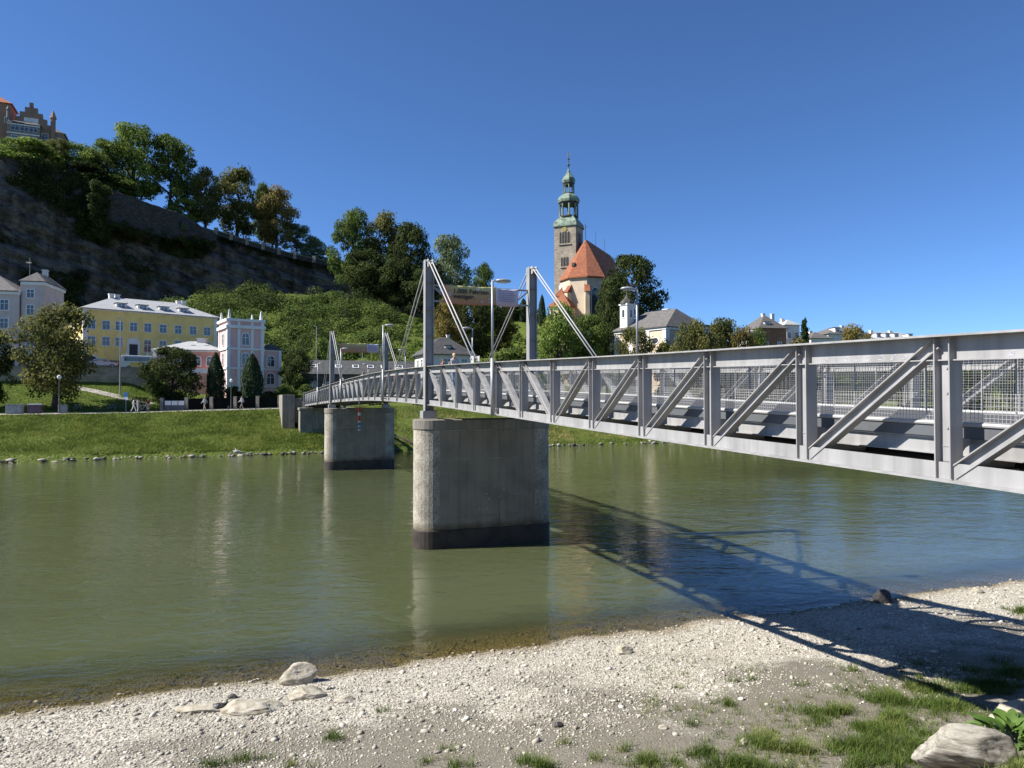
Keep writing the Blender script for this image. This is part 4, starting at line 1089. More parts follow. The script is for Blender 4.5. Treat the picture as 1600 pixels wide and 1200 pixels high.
# ------------------------------------------------------------------ buildings
MAT['yellow'] = M('yellow_plaster', (0.88, 0.66, 0.24), 0.9, 0.10, 0.6, 0.15, 15, streak=0.12)
MAT['mauve'] = M('mauve_plaster', (0.60, 0.49, 0.45), 0.9, 0.10, 0.6, 0.15, 15, streak=0.12)
MAT['pink'] = M('pink_plaster', (0.70, 0.44, 0.41), 0.9, 0.10, 0.6, 0.15, 15, streak=0.12)
MAT['salmon'] = M('salmon_plaster', (0.60, 0.34, 0.27), 0.9, 0.10, 0.6, 0.15, 15, streak=0.12)
MAT['cream'] = M('cream_plaster', (0.60, 0.48, 0.34), 0.9, 0.10, 0.6, 0.15, 15, streak=0.14)
MAT['whitewash'] = M('white_plaster', (0.66, 0.63, 0.58), 0.9, 0.08, 0.6, 0.15, 15, streak=0.12)
MAT['trim'] = M('white_trim', (0.74, 0.73, 0.70), 0.8, 0.06, 0.8)
MAT['stone'] = None
def coursed(name, a, b, mortar, sc, bw_=0.5, rh=0.25):
    m = bpy.data.materials.new(name); nt, N, L = nodes_of(m)
    out = N.new('ShaderNodeOutputMaterial'); p = N.new('ShaderNodeBsdfPrincipled'); L.new(p.outputs[0], out.inputs[0])
    tc = N.new('ShaderNodeTexCoord'); mp = N.new('ShaderNodeMapping'); L.new(tc.outputs['Object'], mp.inputs[0])
    sx = N.new('ShaderNodeSeparateXYZ'); L.new(mp.outputs[0], sx.inputs[0]); ad = N.new('ShaderNodeMath'); L.new(sx.outputs[0], ad.inputs[0]); L.new(sx.outputs[1], ad.inputs[1])
    cb = N.new('ShaderNodeCombineXYZ'); L.new(ad.outputs[0], cb.inputs[0]); L.new(sx.outputs[2], cb.inputs[1])
    br = N.new('ShaderNodeTexBrick'); L.new(cb.outputs[0], br.inputs['Vector']); br.inputs['Scale'].default_value = sc
    br.inputs['Brick Width'].default_value = bw_; br.inputs['Row Height'].default_value = rh; br.inputs['Mortar Size'].default_value = 0.02
    br.inputs['Color1'].default_value = (*a, 1); br.inputs['Color2'].default_value = (*b, 1); br.inputs['Mortar'].default_value = (*mortar, 1)
    n = N.new('ShaderNodeTexNoise'); n.inputs['Scale'].default_value = 0.9; n.inputs['Detail'].default_value = 6; L.new(tc.outputs['Object'], n.inputs['Vector'])
    r2 = ramp(N, [(0.3, 0.65), (0.65, 1.0)]); L.new(n.outputs['Fac'], r2.inputs[0])
    mx = N.new('ShaderNodeMix'); mx.data_type = 'RGBA'; mx.blend_type = 'MULTIPLY'; mx.inputs[0].default_value = 1
    L.new(br.outputs['Color'], mx.inputs[6]); L.new(r2.outputs[0], mx.inputs[7]); L.new(mx.outputs[2], p.inputs['Base Color']); p.inputs['Roughness'].default_value = 0.95
    bp = N.new('ShaderNodeBump'); bp.inputs['Strength'].default_value = 0.6; bp.inputs['Distance'].default_value = 0.05; L.new(br.outputs['Fac'], bp.inputs['Height']); bp.invert = True
    L.new(bp.outputs[0], p.inputs['Normal'])
    return m
MAT['stone'] = coursed('coursed_rubble', (0.33, 0.275, 0.205), (0.44, 0.38, 0.29), (0.24, 0.205, 0.16), 1.0, 0.7, 0.34)
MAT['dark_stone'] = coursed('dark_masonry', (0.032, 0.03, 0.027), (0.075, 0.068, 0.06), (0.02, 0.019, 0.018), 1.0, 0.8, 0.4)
MAT['brick'] = coursed('brown_brick', (0.26, 0.13, 0.07), (0.32, 0.17, 0.09), (0.24, 0.17, 0.12), 2.0, 0.5, 0.2)
def roof_mat(name, a, b, sc, axis_mix, rough=0.7, metal=0.0):
    """roof covering: rows of tiles or standing seams drawn as fine relief with uneven tone"""
    m = bpy.data.materials.new(name); nt, N, L = nodes_of(m)
    out = N.new('ShaderNodeOutputMaterial'); p = N.new('ShaderNodeBsdfPrincipled'); L.new(p.outputs[0], out.inputs[0])
    tc = N.new('ShaderNodeTexCoord'); w = N.new('ShaderNodeTexWave'); w.wave_type = 'BANDS'; w.bands_direction = axis_mix
    w.inputs['Scale'].default_value = sc; w.inputs['Distortion'].default_value = 0.3; L.new(tc.outputs['Object'], w.inputs['Vector'])
    n = N.new('ShaderNodeTexNoise'); n.inputs['Scale'].default_value = 1.6; n.inputs['Detail'].default_value = 8; L.new(tc.outputs['Object'], n.inputs['Vector'])
    rp = ramp(N, [(0.3, a), (0.7, b)]); L.new(n.outputs['Fac'], rp.inputs[0]); L.new(rp.outputs[0], p.inputs['Base Color'])
    p.inputs['Roughness'].default_value = rough; p.inputs['Metallic'].default_value = metal
    bp = N.new('ShaderNodeBump'); bp.inputs['Strength'].default_value = 0.8; bp.inputs['Distance'].default_value = 0.06; L.new(w.outputs['Fac'], bp.inputs['Height']); L.new(bp.outputs[0], p.inputs['Normal'])
    return m
MAT['red_tile'] = roof_mat('red_clay_tiles', (0.27, 0.085, 0.04), (0.42, 0.15, 0.07), 5, 'Z', 0.85)
MAT['grey_roof'] = roof_mat('pale_sheet_metal_roof', (0.30, 0.305, 0.30), (0.42, 0.42, 0.41), 1.4, 'X', 0.6)
MAT['dark_roof'] = roof_mat('dark_slate_roof', (0.055, 0.055, 0.055), (0.10, 0.098, 0.095), 4, 'Z', 0.8)
MAT['brown_roof'] = roof_mat('grey_brown_roof', (0.085, 0.08, 0.076), (0.14, 0.13, 0.12), 3, 'Z', 0.8)
MAT['copper'] = M('green_copper', (0.20, 0.27, 0.195), 0.6, 0.35, 1.1, dirt=(0.055, 0.06, 0.042), streak=0.55)
MAT['dark_copper'] = M('dark_copper', (0.055, 0.05, 0.04), 0.6, 0.3, 2, dirt=(0.02, 0.018, 0.015))
MAT['gold'] = M('gilding', (0.55, 0.38, 0.10), 0.35, 0.1, metal=0.8)
MAT['door'] = M('dark_door', (0.03, 0.035, 0.04), 0.6, 0.2)

def local_x(px, X0, Z0, th):
    u = U(px); return (u * Z0 - X0) / (math.cos(th) - u * math.sin(th))
_wc = {}
def window_meshes(w, h, style):
    key = (round(w, 2), round(h, 2), style)
    if key in _wc: return _wc[key]
    a = MB(); g = MB(); tr = 0.13 if 'bare' not in style else 0.05
    if 'arch' in style or 'oval' in style:
        n = 12
        if 'oval' in style: ring = [(w/2 * math.cos(t * 2 * math.pi / 20), h/2 + h/2 * math.sin(t * 2 * math.pi / 20)) for t in range(20)]
        else: ring = [(-w/2, 0), (w/2, 0)] + [(w/2 * math.cos(t * math.pi / n), h - w/2 + w/2 * math.sin(t * math.pi / n)) for t in range(n + 1)]
        cx, cz_ = 0, h/2
        outer = [(x * (1 + 2 * tr / w), cz_ + (z - cz_) * (1 + 2 * tr / h)) for x, z in ring]
        m_ = len(ring)
        vs = [(x, -0.08, z) for x, z in ring] + [(x, -0.08, z) for x, z in outer] + [(x, 0.0, z) for x, z in ring] + [(x, 0.0, z) for x, z in outer]
        fs = []
        for i in range(m_):
            j = (i + 1) % m_; fs += [(i, m_ + i, m_ + j, j), (m_ + i, 3*m_ + i, 3*m_ + j, m_ + j), (i, j, 2*m_ + j, 2*m_ + i)]
        a.add(vs, fs); g.prism_y(ring, -0.03, -0.004)
    else:
        a.box(-w/2 - tr, -w/2, -0.08, 0, -tr, h + tr); a.box(w/2, w/2 + tr, -0.08, 0, -tr, h + tr)
        a.box(-w/2, w/2, -0.08, 0, h, h + tr); a.box(-w/2 - 0.04, w/2 + 0.04, -0.14, 0, -tr - 0.02, 0)
        g.box(-w/2, w/2, -0.03, -0.004, 0, h)
    if 'dark' not in style:
        a.box(-0.035, 0.035, -0.05, -0.032, 0, h * 0.98); a.box(-w/2, w/2, -0.049, -0.033, h * 0.62, h * 0.62 + 0.06)
    _wc[key] = (a.mesh('window', MAT['stone' if 'stone' in style else 'trim']), g.mesh('pane', MAT['black' if 'stone' in style else 'glass'])); return _wc[key]
def window(parent, x, z, w, h, style='rect', y=0.0, face='front'):
    """z is the sill; face front looks along -y, left along -x, right along +x (then x is measured along y)"""
    a, g = window_meshes(w, h, style)
    loc, rz = {'front': ((x, y - 0.002, z), 0), 'left': ((y - 0.002, x, z), -math.pi/2), 'right': ((y + 0.002, x, z), math.pi/2), 'back': ((x, y + 0.002, z), math.pi)}[face]
    o = link('window', a, parent, loc, rz); link('pane', g, o); return o
def hip(mb, x0, x1, y0, y1, z, h, o=0.4, inset=None):
    x0 -= o; x1 += o; y0 -= o; y1 += o; d = min(x1 - x0, y1 - y0) / 2; ins = d if inset is None else inset
    if x1 - x0 >= y1 - y0: r0 = (x0 + ins, (y0 + y1) / 2, z + h); r1 = (x1 - ins, (y0 + y1) / 2, z + h)
    else: r0 = ((x0 + x1) / 2, y0 + ins, z + h); r1 = ((x0 + x1) / 2, y1 - ins, z + h)
    vs = [(x0, y0, z), (x1, y0, z), (x1, y1, z), (x0, y1, z), r0, r1, (x0, y0, z - 0.12), (x1, y0, z - 0.12), (x1, y1, z - 0.12), (x0, y1, z - 0.12)]
    if x1 - x0 >= y1 - y0: fs = [(0, 1, 5, 4), (1, 2, 5), (2, 3, 4, 5), (3, 0, 4)]
    else: fs = [(0, 1, 4), (1, 2, 5, 4), (2, 3, 5), (3, 0, 4, 5)]
    fs += [(0, 6, 7, 1), (1, 7, 8, 2), (2, 8, 9, 3), (3, 9, 6, 0), (6, 9, 8, 7)]
    mb.add(vs, fs); return mb
def part(name, mat, parent, *boxes, bevel=0):
    mb = MB()
    for b in boxes: mb.box(*b)
    return mb.build(name, mat if not isinstance(mat, str) else MAT[mat], parent, bevel=bevel)
def house(name, label, px, Z, th, zb, cat='building'):
    X = U(px) * Z; t = thing(name, label, cat, (X, Z, zb), th); return t, X, Z
def chimney(parent, x, y, z, h=1.2, w=0.7, mat='whitewash'):
    c = part('chimney', mat, parent, (x - w/2, x + w/2, y - w/2, y + w/2, z - 1.5, z + h)); part('chimney_cap', 'trim', c, (x - w/2 - .08, x + w/2 + .08, y - w/2 - .08, y + w/2 + .08, z + h + .002, z + h + 0.12)); return c
def dormer(parent, x, y, z, w=1.7, h=1.0, mat='dark_roof', depth=2.4, wall='trim'):
    d = part('dormer', wall, parent, (x - w/2, x + w/2, y, y + depth, z, z + h))
    part('dormer_roof', mat, d, (x - w/2 - .15, x + w/2 + .15, y - 0.2, y + depth, z + h + 0.002, z + h + 0.1))
    a, g = window_meshes(w * 0.66, h * 0.74, 'bare'); wdw = link('dormer_window', a, d, (x, y - 0.002, z + 0.14)); g2 = link('dormer_pane', g, d, (x, y - 0.002, z + 0.14))
    return d

# yellow house -------------------------------------------------
th = R(43); t, X0, Z0 = house('yellow_house', 'long yellow house with pale metal roof and white window frames above the wall', 129, 125, th, 11.9)
Lh = local_x(338, X0, Z0, th); D = 12.0; He = 10.1
part('wall', 'yellow', t, (0, Lh, 0, D, -2, He))
part('plinth', 'concrete', t, (-0.05, Lh + 0.05, -0.05, D, -2, 0.9))
part('cornice', 'trim', t, (-0.15, Lh + 0.15, -0.15, D + .15, He - 0.32, He - 0.02))
part('corner_pilaster', 'trim', t, (-0.06, 0.62, -0.06, 0.3, 0.902, He - 0.322)); part('corner_pilaster', 'trim', t, (Lh - 0.6, Lh + 0.06, -0.06, 0.3, 0.902, He - 0.322))
rf = hip(MB(), 0, Lh, 0, D, He, 3.0, 0.55).build('roof', MAT['grey_roof'], t)
upx = [141.6, 164.5, 185, 207.6, 229.8, 253.7, 277.4, 300.7, 322.7]
for i, px in enumerate(upx):
    x = local_x(px, X0, Z0, th); window(t, x, 6.45, 1.15, 1.5)
    if i == 3: continue
    if i in (4, 5): window(t, x, 2.6, 1.15, 2.3)
    else: window(t, x, 3.55, 1.15, 1.5)
for px in (185.5, 219.3, 253, 284): dormer(rf, local_x(px, X0, Z0, th) + 0.6, 1.1, He + 0.35, 1.75, 1.05)
for px, yy in ((152, 6), (163, 6.5), (268, 7.5), (275, 7)): chimney(rf, local_x(px, X0, Z0, th) + 3.5, yy, He + 2.4, 1.1, 0.8)
xd = local_x(207.6, X0, Z0, th)
MB().prism_y([(xd - 1.1, 1.0), (xd + 1.1, 1.0)] + [(xd + 1.1 * math.cos(a * math.pi / 10), 4.2 + 1.0 * math.sin(a * math.pi / 10)) for a in range(11)], -0.14, 0.0).build('door_surround', MAT['trim'], t)
dr = part('door', 'door', t, (xd - 0.7, xd + 0.7, -0.18, -0.142, 1.0, 4.0)); part('door_knob', 'gold', dr, (xd + 0.5, xd + 0.56, -0.22, -0.182, 2.3, 2.4))
part('entrance_stairs', 'concrete', t, (xd - 1.8, xd + 1.8, -2.2, -0.15, -2, 0.95), (xd - 1.8, xd + 1.8, -2.7, -2.202, -2, 0.5), bevel=0.02)
for s in (-1, 1): part('stair_pillar', 'trim', t, (xd + s * 1.7 - 0.18, xd + s * 1.7 + 0.18, -2.6, -2.24, 0.96, 2.3))
xg = local_x(141, X0, Z0, th)
MB().prism_y([(xg - 1.35, -0.6), (xg + 1.35, -0.6)] + [(xg + 1.35 * math.cos(a * math.pi / 10), 0.85 + 1.05 * math.sin(a * math.pi / 10)) for a in range(11)], -0.12, 0.0).build('gate_surround', MAT['trim'], t)
MB().prism_y([(xg - 1.1, -0.6), (xg + 1.1, -0.6)] + [(xg + 1.1 * math.cos(a * math.pi / 10), 0.75 + 0.85 * math.sin(a * math.pi / 10)) for a in range(11)], -0.16, -0.122).build('arched_gate', MAT['door'], t)
for px in (164, 187, 253): 
    x = local_x(px, X0, Z0, th); part('cellar_window', 'glass', t, (x - 0.6, x + 0.6, -0.09, -0.052, 0.0, 0.7))
for yy in (2.2, 6.0, 9.6): window(t, yy, 6.45, 1.15, 1.5, y=0, face='left'); window(t, yy, 3.55, 1.15, 1.5, y=0, face='left')

# mauve corner house ------------------------------------------
th = R(14); t, X0, Z0 = house('mauve_house', 'tall mauve house with white window frames and dark seamed roof at the left edge', -95, 108, th, 9.5)
xa = local_x(27.5, X0, Z0, th); xb = local_x(64.5, X0, Z0, th); He = 13.2
part('wall', 'mauve', t, (0, xa, 0, 9, -2, He)); part('wall', 'mauve', t, (xa + 0.002, xb, 0.5, 9, -2, He + 1.7))
part('cornice', 'trim', t, (-0.1, xa + 0.12, -0.2, 9, He - 0.55, He - 0.02)); part('cornice', 'trim', t, (xa + 0.13, xb + 0.22, 0.28, 9.2, He + 1.1, He + 1.68))
part('string_course', 'trim', t, (0, xa, -0.09, 0, 3.3, 3.55)); part('string_course', 'trim', t, (xa, xb + .02, 0.41, 0.5, 3.3, 3.55))
hip(MB(), 0, xa - 0.4, 0, 9, He, 3.3, 0.4).build('roof', MAT['brown_roof'], t)
hip(MB(), xa + 0.2, xb, 0.5, 9, He + 1.7, 1.7, 0.35).build('tower_roof', MAT['brown_roof'], t)
mb = MB(); mb.tube([(xa + 0.1, 0.38, -1), (xa + 0.1, 0.38, He)], 0.07, 8); mb.build('downpipe', MAT['steel_dark'], t)
for z in (10.2, 7.3, 4.4):
    for px in (-40, -18, 5): window(t, local_x(px, X0, Z0, th), z, 1.05, 1.55)
for z in (12.3, 9.6, 6.8, 4.4): window(t, local_x(43.6, X0, Z0, th), z, 0.95, 1.25 if z > 12 else 1.5, y=0.5)
part('canopy', 'steel_dark', t, (xa + .1, xb - .8, -0.4, 0.48, 5.5, 6.1))
c = chimney(t, local_x(33, X0, Z0, th) + 1.0, 6.0, He + 3, 1.3, 0.7)
mb = MB(); ax = local_x(23, X0, Z0, th); mb.tube([(ax, 5, He + 2), (ax, 5, He + 6.2)], 0.06, 6); mb.build('aerial_mast', MAT['steel_dark'], t)
mb = MB(); mb.lathe([(0.02, 0), (0.3, 0.06), (0.42, 0.2)], 14, (ax - 0.1, 4.8, He + 5.2)); mb.build('satellite_dish', MAT['trim'], t)

# pink tower house --------------------------------------------
th = R(34); t, X0, Z0 = house('pink_tower_house', 'pink villa with square tower, white pilasters and obelisk finials', 355, 112, th, 4.6)
Lt = local_x(411, X0, Z0, th); Dt = 6.4; Ht = 14.0
part('tower_wall', 'pink', t, (0, Lt, 0, Dt, -1, Ht - 0.3))
px4 = [0.0, local_x(372.5, X0, Z0, th), local_x(393.3, X0, Z0, th), Lt]
zs = [3.3, 6.1, 9.2, 12.7]
for i, x in enumerate(px4):
    w = 0.42
    a = -0.09 if i == 0 else x - w/2; b = w if i == 0 else (x + w/2 if i < 3 else Lt + 0.09); a = Lt - w if i == 3 else a
    for k, (z0, z1) in enumerate(((-1, 3.18), (3.46, 5.98), (6.32, 9.08), (9.42, 12.48), (13.02, 13.6))): part('pilaster', 'trim', t, (a, b, -0.11, 0.02, z0, z1))
for z, hh, oo in ((3.2, 0.24, .16), (6.0, 0.3, .2), (9.1, 0.3, .2), (12.5, 0.5, 0.3), (13.62, 0.42, 0.28)):
    part('cornice', 'trim', t, (-oo, Lt + oo, -oo, Dt + oo, z, z + hh))
MB().box(-0.12, 0.5, -0.1, 0, 0, 0) if False else None
for yy in (0.0, Dt - 0.4): part('pilaster', 'trim', t, (-0.10, 0.02, yy + 0.03, yy + 0.4, -1, 12.48))
for x, y in ((0.3, 0.3), (Lt - 0.3, 0.3), (0.3, Dt - 0.3), (Lt - 0.3, Dt - 0.3)):
    MB().lathe([(0.30, 0), (0.30, 0.25), (0.22, 0.3), (0.26, 0.5), (0.12, 1.35), (0.02, 1.55)], 4, (x, y, 14.045), rot=math.pi/4).build('obelisk_finial', MAT['trim'], t)
xc = local_x(383, X0, Z0, th)
for z in (9.9, 6.75, 3.9): window(t, xc, z, 1.05, 1.85, 'arch')
for z in (9.9, 6.75, 3.9): window(t, Dt/2, z, 0.9, 1.8, 'rect', y=0, face='left')
xw = local_x(441, X0, Z0, th)
part('wing_wall', 'pink', t, (Lt + 0.002, xw, 0.8, Dt + 2, -1, 9.1)); part('wing_cornice', 'trim', t, (Lt + .21, xw + .15, 0.62, Dt + 2.1, 9.102, 9.38))
for z in (3.2, 6.0): part('string_course', 'trim', t, (Lt + .21, xw + .06, 0.7, 0.8, z, z + 0.22))
part('corner_pilaster', 'trim', t, (xw - 0.4, xw + 0.05, 0.72, 1.1, -1, 9.1))
hip(MB(), Lt + 0.6, xw, 0.8, Dt + 2, 9.382, 1.0, 0.25).build('wing_roof', MAT['dark_roof'], t)
for z in (6.6, 3.7): window(t, local_x(424.5, X0, Z0, th), z, 1.2, 1.75, 'arch', y=0.8)
# left wing: its own body set back to the left
th2 = R(10); wv, X1, Z1 = house('salmon_wing_house', 'low salmon pink wing with pale metal roof left of the pink tower', 239, 115, th2, 4.6)
Lw = local_x(345, X1, Z1, th2)
part('wall', 'salmon', wv, (0, Lw, 0, 8.5, -1, 9.3)); part('cornice', 'trim', wv, (-0.15, Lw + .1, -0.18, 8.6, 8.95, 9.28))
part('parapet', 'trim', wv, (Lw * 0.42, Lw, -1.62, -1.47, 5.4, 6.2)); part('porch', 'salmon', wv, (Lw * 0.42, Lw, -1.6, -0.02, -1, 5.39))
part('corner_pilaster', 'trim', wv, (-0.05, 0.5, -0.07, 0.2, -1, 8.94))
hip(MB(), 0, Lw, 0, 8.5, 9.3, 1.7, 0.35).build('roof', MAT['grey_roof'], wv)
for px in (258, 276, 293, 308, 327.6):
    x = local_x(px, X1, Z1, th2); window(wv, x, 6.7, 1.0, 1.5, 'arch'); window(wv, x, 2.2, 1.0, 1.6)
for px in (297, 318, 338):
    x = local_x(px, X1, Z1, th2); part('skylight', 'glass', wv, (x - 0.4, x + 0.4, 1.9, 2.5, 10.02, 10.22))
chimney(wv, Lw * 0.62, 4.2, 10.9, 0.5, 1.4)

# garden fence with posts, info boards -------------------------
fz = 4.45
fn = thing('garden_fence', 'dark garden fence with pale posts along the promenade below the pink house', 'fence', (0, 0, 0))
pts = [far_at(px, WZ(U(px)) + 22.8) for px in (254, 292, 331, 368, 403, 437)]
for p in pts: part('fence_post', 'concrete', fn, (p.x - 0.22, p.x + 0.22, p.y - 0.22, p.y + 0.22, p.z - 0.3, p.z + 1.75))
MAT['fence_dark'] = M('dark_fence_boards', (0.008, 0.009, 0.008), 1.0, 0.2, spec=0.05)
for a, b in zip(pts[:-1], pts[1:]):
    mb = MB(); mb.obox(a + V(0.23, 0, 0.85), b + V(-0.23, 0, 0.85), (0, 1, 0), 0.04, 0.72); mb.build('fence_panel', MAT['fence_dark'], fn)
    mb = MB(); mb.obox(a + V(0.23, 0, 0.0), b + V(-0.23, 0, 0.0), (0, 1, 0), 0.12, 0.12); mb.build('fence_base', MAT['concrete'], fn)
p = far_at(273, WZ(U(273)) + 22.3)
ib = thing('information_board', 'three small white notice panels on the dark fence', 'sign', (p.x, p.y, p.z), R(20))
for i in range(3): part('notice', 'trim', ib, (-1.15 + i * 0.8, -0.45 + i * 0.8, -0.03, 0.0, 0.75, 1.3))
part('rail', 'steel_dark', ib, (-1.2, 1.2, 0.002, 0.05, 0.0, 1.4))

# long dark roofed building and small grey house --------------
th = R(18); t, X0, Z0 = house('long_low_building', 'long low building with dark roof and row of skylights behind the bridge', 474, 122, th, 5.6)
Lb = local_x(700, X0, Z0, th)
part('wall', 'concrete_dark', t, (0, Lb, 0, 8, -1, 4.6)); 
mb = MB(); mb.add([(-.3, -.4, 4.6), (Lb + .3, -.4, 4.6), (Lb + .3, 4, 7.2), (-.3, 4, 7.2), (Lb + .3, 8.4, 4.6), (-.3, 8.4, 4.6), (-.3, -.4, 4.45), (Lb + .3, -.4, 4.45), (Lb+.3, 8.4, 4.45), (-.3, 8.4, 4.45)], [(0, 1, 2, 3), (3, 2, 4, 5), (0, 6, 7, 1), (6, 9, 8, 7), (5, 4, 8, 9), (0, 3, 5, 9, 6), (1, 7, 8, 4, 2)])
rf = mb.build('roof', MAT['dark_roof'], t)
for px in (484, 524.5, 552, 575.4, 597, 622):
    x = local_x(px, X0, Z0, th) + 0.6
    mb = MB(); mb.obox((x, 1.5, 5.72 + .06), (x, 2.4, 6.25 + .06), (1, 0, 0), 0.55, 0.06); sk = mb.build('skylight', MAT['trim'], rf)
    mb = MB(); mb.obox((x, 1.6, 5.78 + .1), (x, 2.3, 6.19 + .1), (1, 0, 0), 0.42, 0.035); mb.build('skylight_pane', MAT['glass'], rf)
for i in range(9): window(t, 1.5 + i * (Lb - 3) / 8, 1.6, 1.3, 1.6, 'bare')
th = R(22); t, X0, Z0 = house('small_grey_house', 'small pale house with dark hipped roof and one dormer behind the near mast', 664, 120, th, 7.2)
Ls = local_x(739, X0, Z0, th)
part('wall', 'whitewash', t, (0, Ls, 0, 7, -2, 6.3)); rf = hip(MB(), 0, Ls, 0, 7, 6.3, 3.2, 0.55).build('roof', MAT['dark_roof'], t)
dormer(rf, Ls * 0.50, 0.9, 6.9, 1.0, 0.95); 
for px in (699, 725): window(t, local_x(px, X0, Z0, th), 4.0, 0.95, 1.5); window(t, local_x(px, X0, Z0, th), 1.0, 0.95, 1.5)
for yy in (2, 4.6): window(t, yy, 4.0, 0.9, 1.4, face='left')
chimney(rf, Ls * 0.62, 4.2, 9.0, 0.9, 0.5)

# chapel -------------------------------------------------------
th = R(36.4); t, X0, Z0 = house('white_chapel', 'white and peach chapel with grey hipped roof and bell turret right of the church', 1041, 118, th, 8.0, 'chapel')
He = 10.0; Lc = 11.0; Dc = 12.0
part('wall', 'cream', t, (0, Lc, 0, Dc, -2, He)); part('cornice', 'trim', t, (-.2, Lc + .2, -.2, Dc + .2, He - 0.5, He - 0.02))
for yy in (0, 3.7, 7.6, 11.3): part('pilaster', 'trim', t, (-0.1, 0.05, yy - 0.05, yy + 0.75, -2, He - 0.51))
part('pilaster', 'trim', t, (0.06, 0.8, -0.1, 0.05, -2, He - 0.51)); part('pilaster', 'trim', t, (Lc - .8, Lc + .05, -0.1, 0.05, -2, He - 0.51))
rf = hip(MB(), 0, Lc, 0, Dc, He, 3.6, 0.45, 3.0).build('roof', MAT['brown_roof'], t)
for yy in (2.3, 6.2): window(t, yy, 7.2, 1.3, 1.0, 'oval dark', face='left'); window(t, yy, 3.2, 1.2, 2.4, 'arch', face='left')
for x in (2.8, 6.5): window(t, x, 7.2, 1.3, 1.1, 'oval dark'); window(t, x, 3.2, 1.2, 2.4, 'arch')
tu = part('bell_turret', 'whitewash', t, (0.5, 2.3, Dc - 2.6, Dc - 0.8, He, He + 4.6)); part('turret_cornice', 'trim', tu, (0.35, 2.45, Dc - 2.75, Dc - 0.65, He + 4.602, He + 4.85))
MB().lathe([(1.35, 0), (1.25, 0.4), (0.8, 0.8), (0.5, 1.0), (0.35, 1.3), (0.12, 1.7), (0.1, 2.1), (0.02, 2.6)], 8, (1.4, Dc - 1.7, He + 4.852), rot=math.pi/8).build('turret_cap', MAT['dark_copper'], tu)
window(t, Dc - 1.7, He + 2.4, 0.55, 1.4, 'arch dark', y=0.5, face='left'); window(t, 1.4, He + 2.4, 0.55, 1.4, 'arch dark', y=Dc - 2.6)
part('annexe', 'brown_roof', t, (Lc + 0.5, Lc + 8, 2, 9, -2, He + 1.2)); chimney(rf, Lc - 1.5, 8, He + 2.6, 1.6, 1.2, 'dark_roof')

# far roofs on the right ---------------------------------------
def far_house(px0, px1, Z, th, zb, eave_y, ridge_h, wall, roof, label, dorm=(), chim=(), D=9):
    t, X0, Z0 = house('far_house', label, px0, Z, th, zb); Lx = local_x(px1, X0, Z0, th); He = zy(eave_y + 4, Z) - zb
    part('wall', wall, t, (0, Lx, 0, D, -3, He)); rf = hip(MB(), 0, Lx, 0, D, He, ridge_h, 0.4).build('roof', MAT[roof], t)
    for f in dorm: dormer(rf, Lx * f, 0.7, He + 0.5, 1.6, 1.2)
    for f in chim: chimney(rf, Lx * f, D * 0.5, He + ridge_h - 0.3, 0.6, 0.8)
    n = max(2, int(Lx / 3.2))
    for i in range(n):
        for k in range(max(1, int(He / 3.2))): window(t, Lx * (i + 0.5) / n, 1.0 + 3.1 * k, 1.1, 1.5)
    return t, Lx, He
far_house(1187, 1229, 185, R(12), 12, 508, 3.9, 'brick', 'brown_roof', 'far brown brick house with grey hipped roof behind the trees', (0.35,), (0.5, 0.85))
t2, Lx, He = far_house(1228, 1250, 192, R(12), 12, 503, 1.6, 'whitewash', 'grey_roof', 'far white tall house next to the spruce', (), (0.3,), 7)
far_house(1172, 1187, 178, R(12), 12, 515, 0.8, 'whitewash', 'grey_roof', 'tiny white gable left of the far brick house', (), (), 6)
far_house(1268, 1300, 185, R(10), 12, 524, 1.9, 'whitewash', 'brown_roof', 'far low white house with dark roof right of the spruce', (), (0.45,))
far_house(1295, 1362, 192, R(12), 11, 517, 2.4, 'whitewash', 'brown_roof', 'far white house with grey roof and skylight, behind the brown tree', (0.25, 0.75), (0.6,), 10)
far_house(1366, 1452, 205, R(14), 10, 525, 2.6, 'concrete', 'grey_roof', 'far long green grey roof with dormers above the railing', (0.12, 0.28, 0.44, 0.7), (0.2, 0.55), 11)

# church -------------------------------------------------------
ch_px, ch_Z = 914, 152
ct = thing('parish_church', 'stone church with red tiled apse roof and tall tower topped by green copper domes', 'church', (U(ch_px) * ch_Z, ch_Z, 14.0), R(-24))
# apse: half an octagon pointing to the river, nave behind it
Ra = 5.1; ez = 17.4; az = 26.3
oct_ = [(-Ra, 0.9)] + [(Ra * math.sin(a), -Ra * math.cos(a) * 0.95) for a in (R(-67.5), R(-22.5), R(22.5), R(67.5))] + [(Ra, 0.9)]
MB().prism(oct_ + [(Ra, 20), (-Ra, 20)], -6, ez).build('nave_wall', MAT['cream'], ct)
o2 = [(x * 1.08, y * 1.08 if y < 0 else y) for x, y in oct_]
vs = [(x, y, ez) for x, y in o2] + [(0, 0.6, az), (0, 20, az), (o2[-1][0], 20, ez), (o2[0][0], 20, ez)] + [(x, y, ez - 0.3) for x, y in o2]
n6 = len(o2)
fs = [(i, i + 1, n6) for i in range(n6 - 1)] + [(n6 - 1, n6 + 2, n6 + 1, n6), (0, n6, n6 + 1, n6 + 3)] + [(n6 + 4 + i, n6 + 4 + i + 1, i + 1, i) for i in range(n6 - 1)]
mb = MB(); mb.add(vs, fs); rf = mb.build('roof', MAT['red_tile'], ct)
mb = MB(); mb.tube([(0, 0.6, az - 0.1), (0, 0.6, az + 3.4)], 0.06, 6); mb.tube([(-0.5, 0.6, az + 2.7), (0.5, 0.6, az + 2.7)], 0.05, 6); mb.build('roof_cross', MAT['dark_copper'], rf)
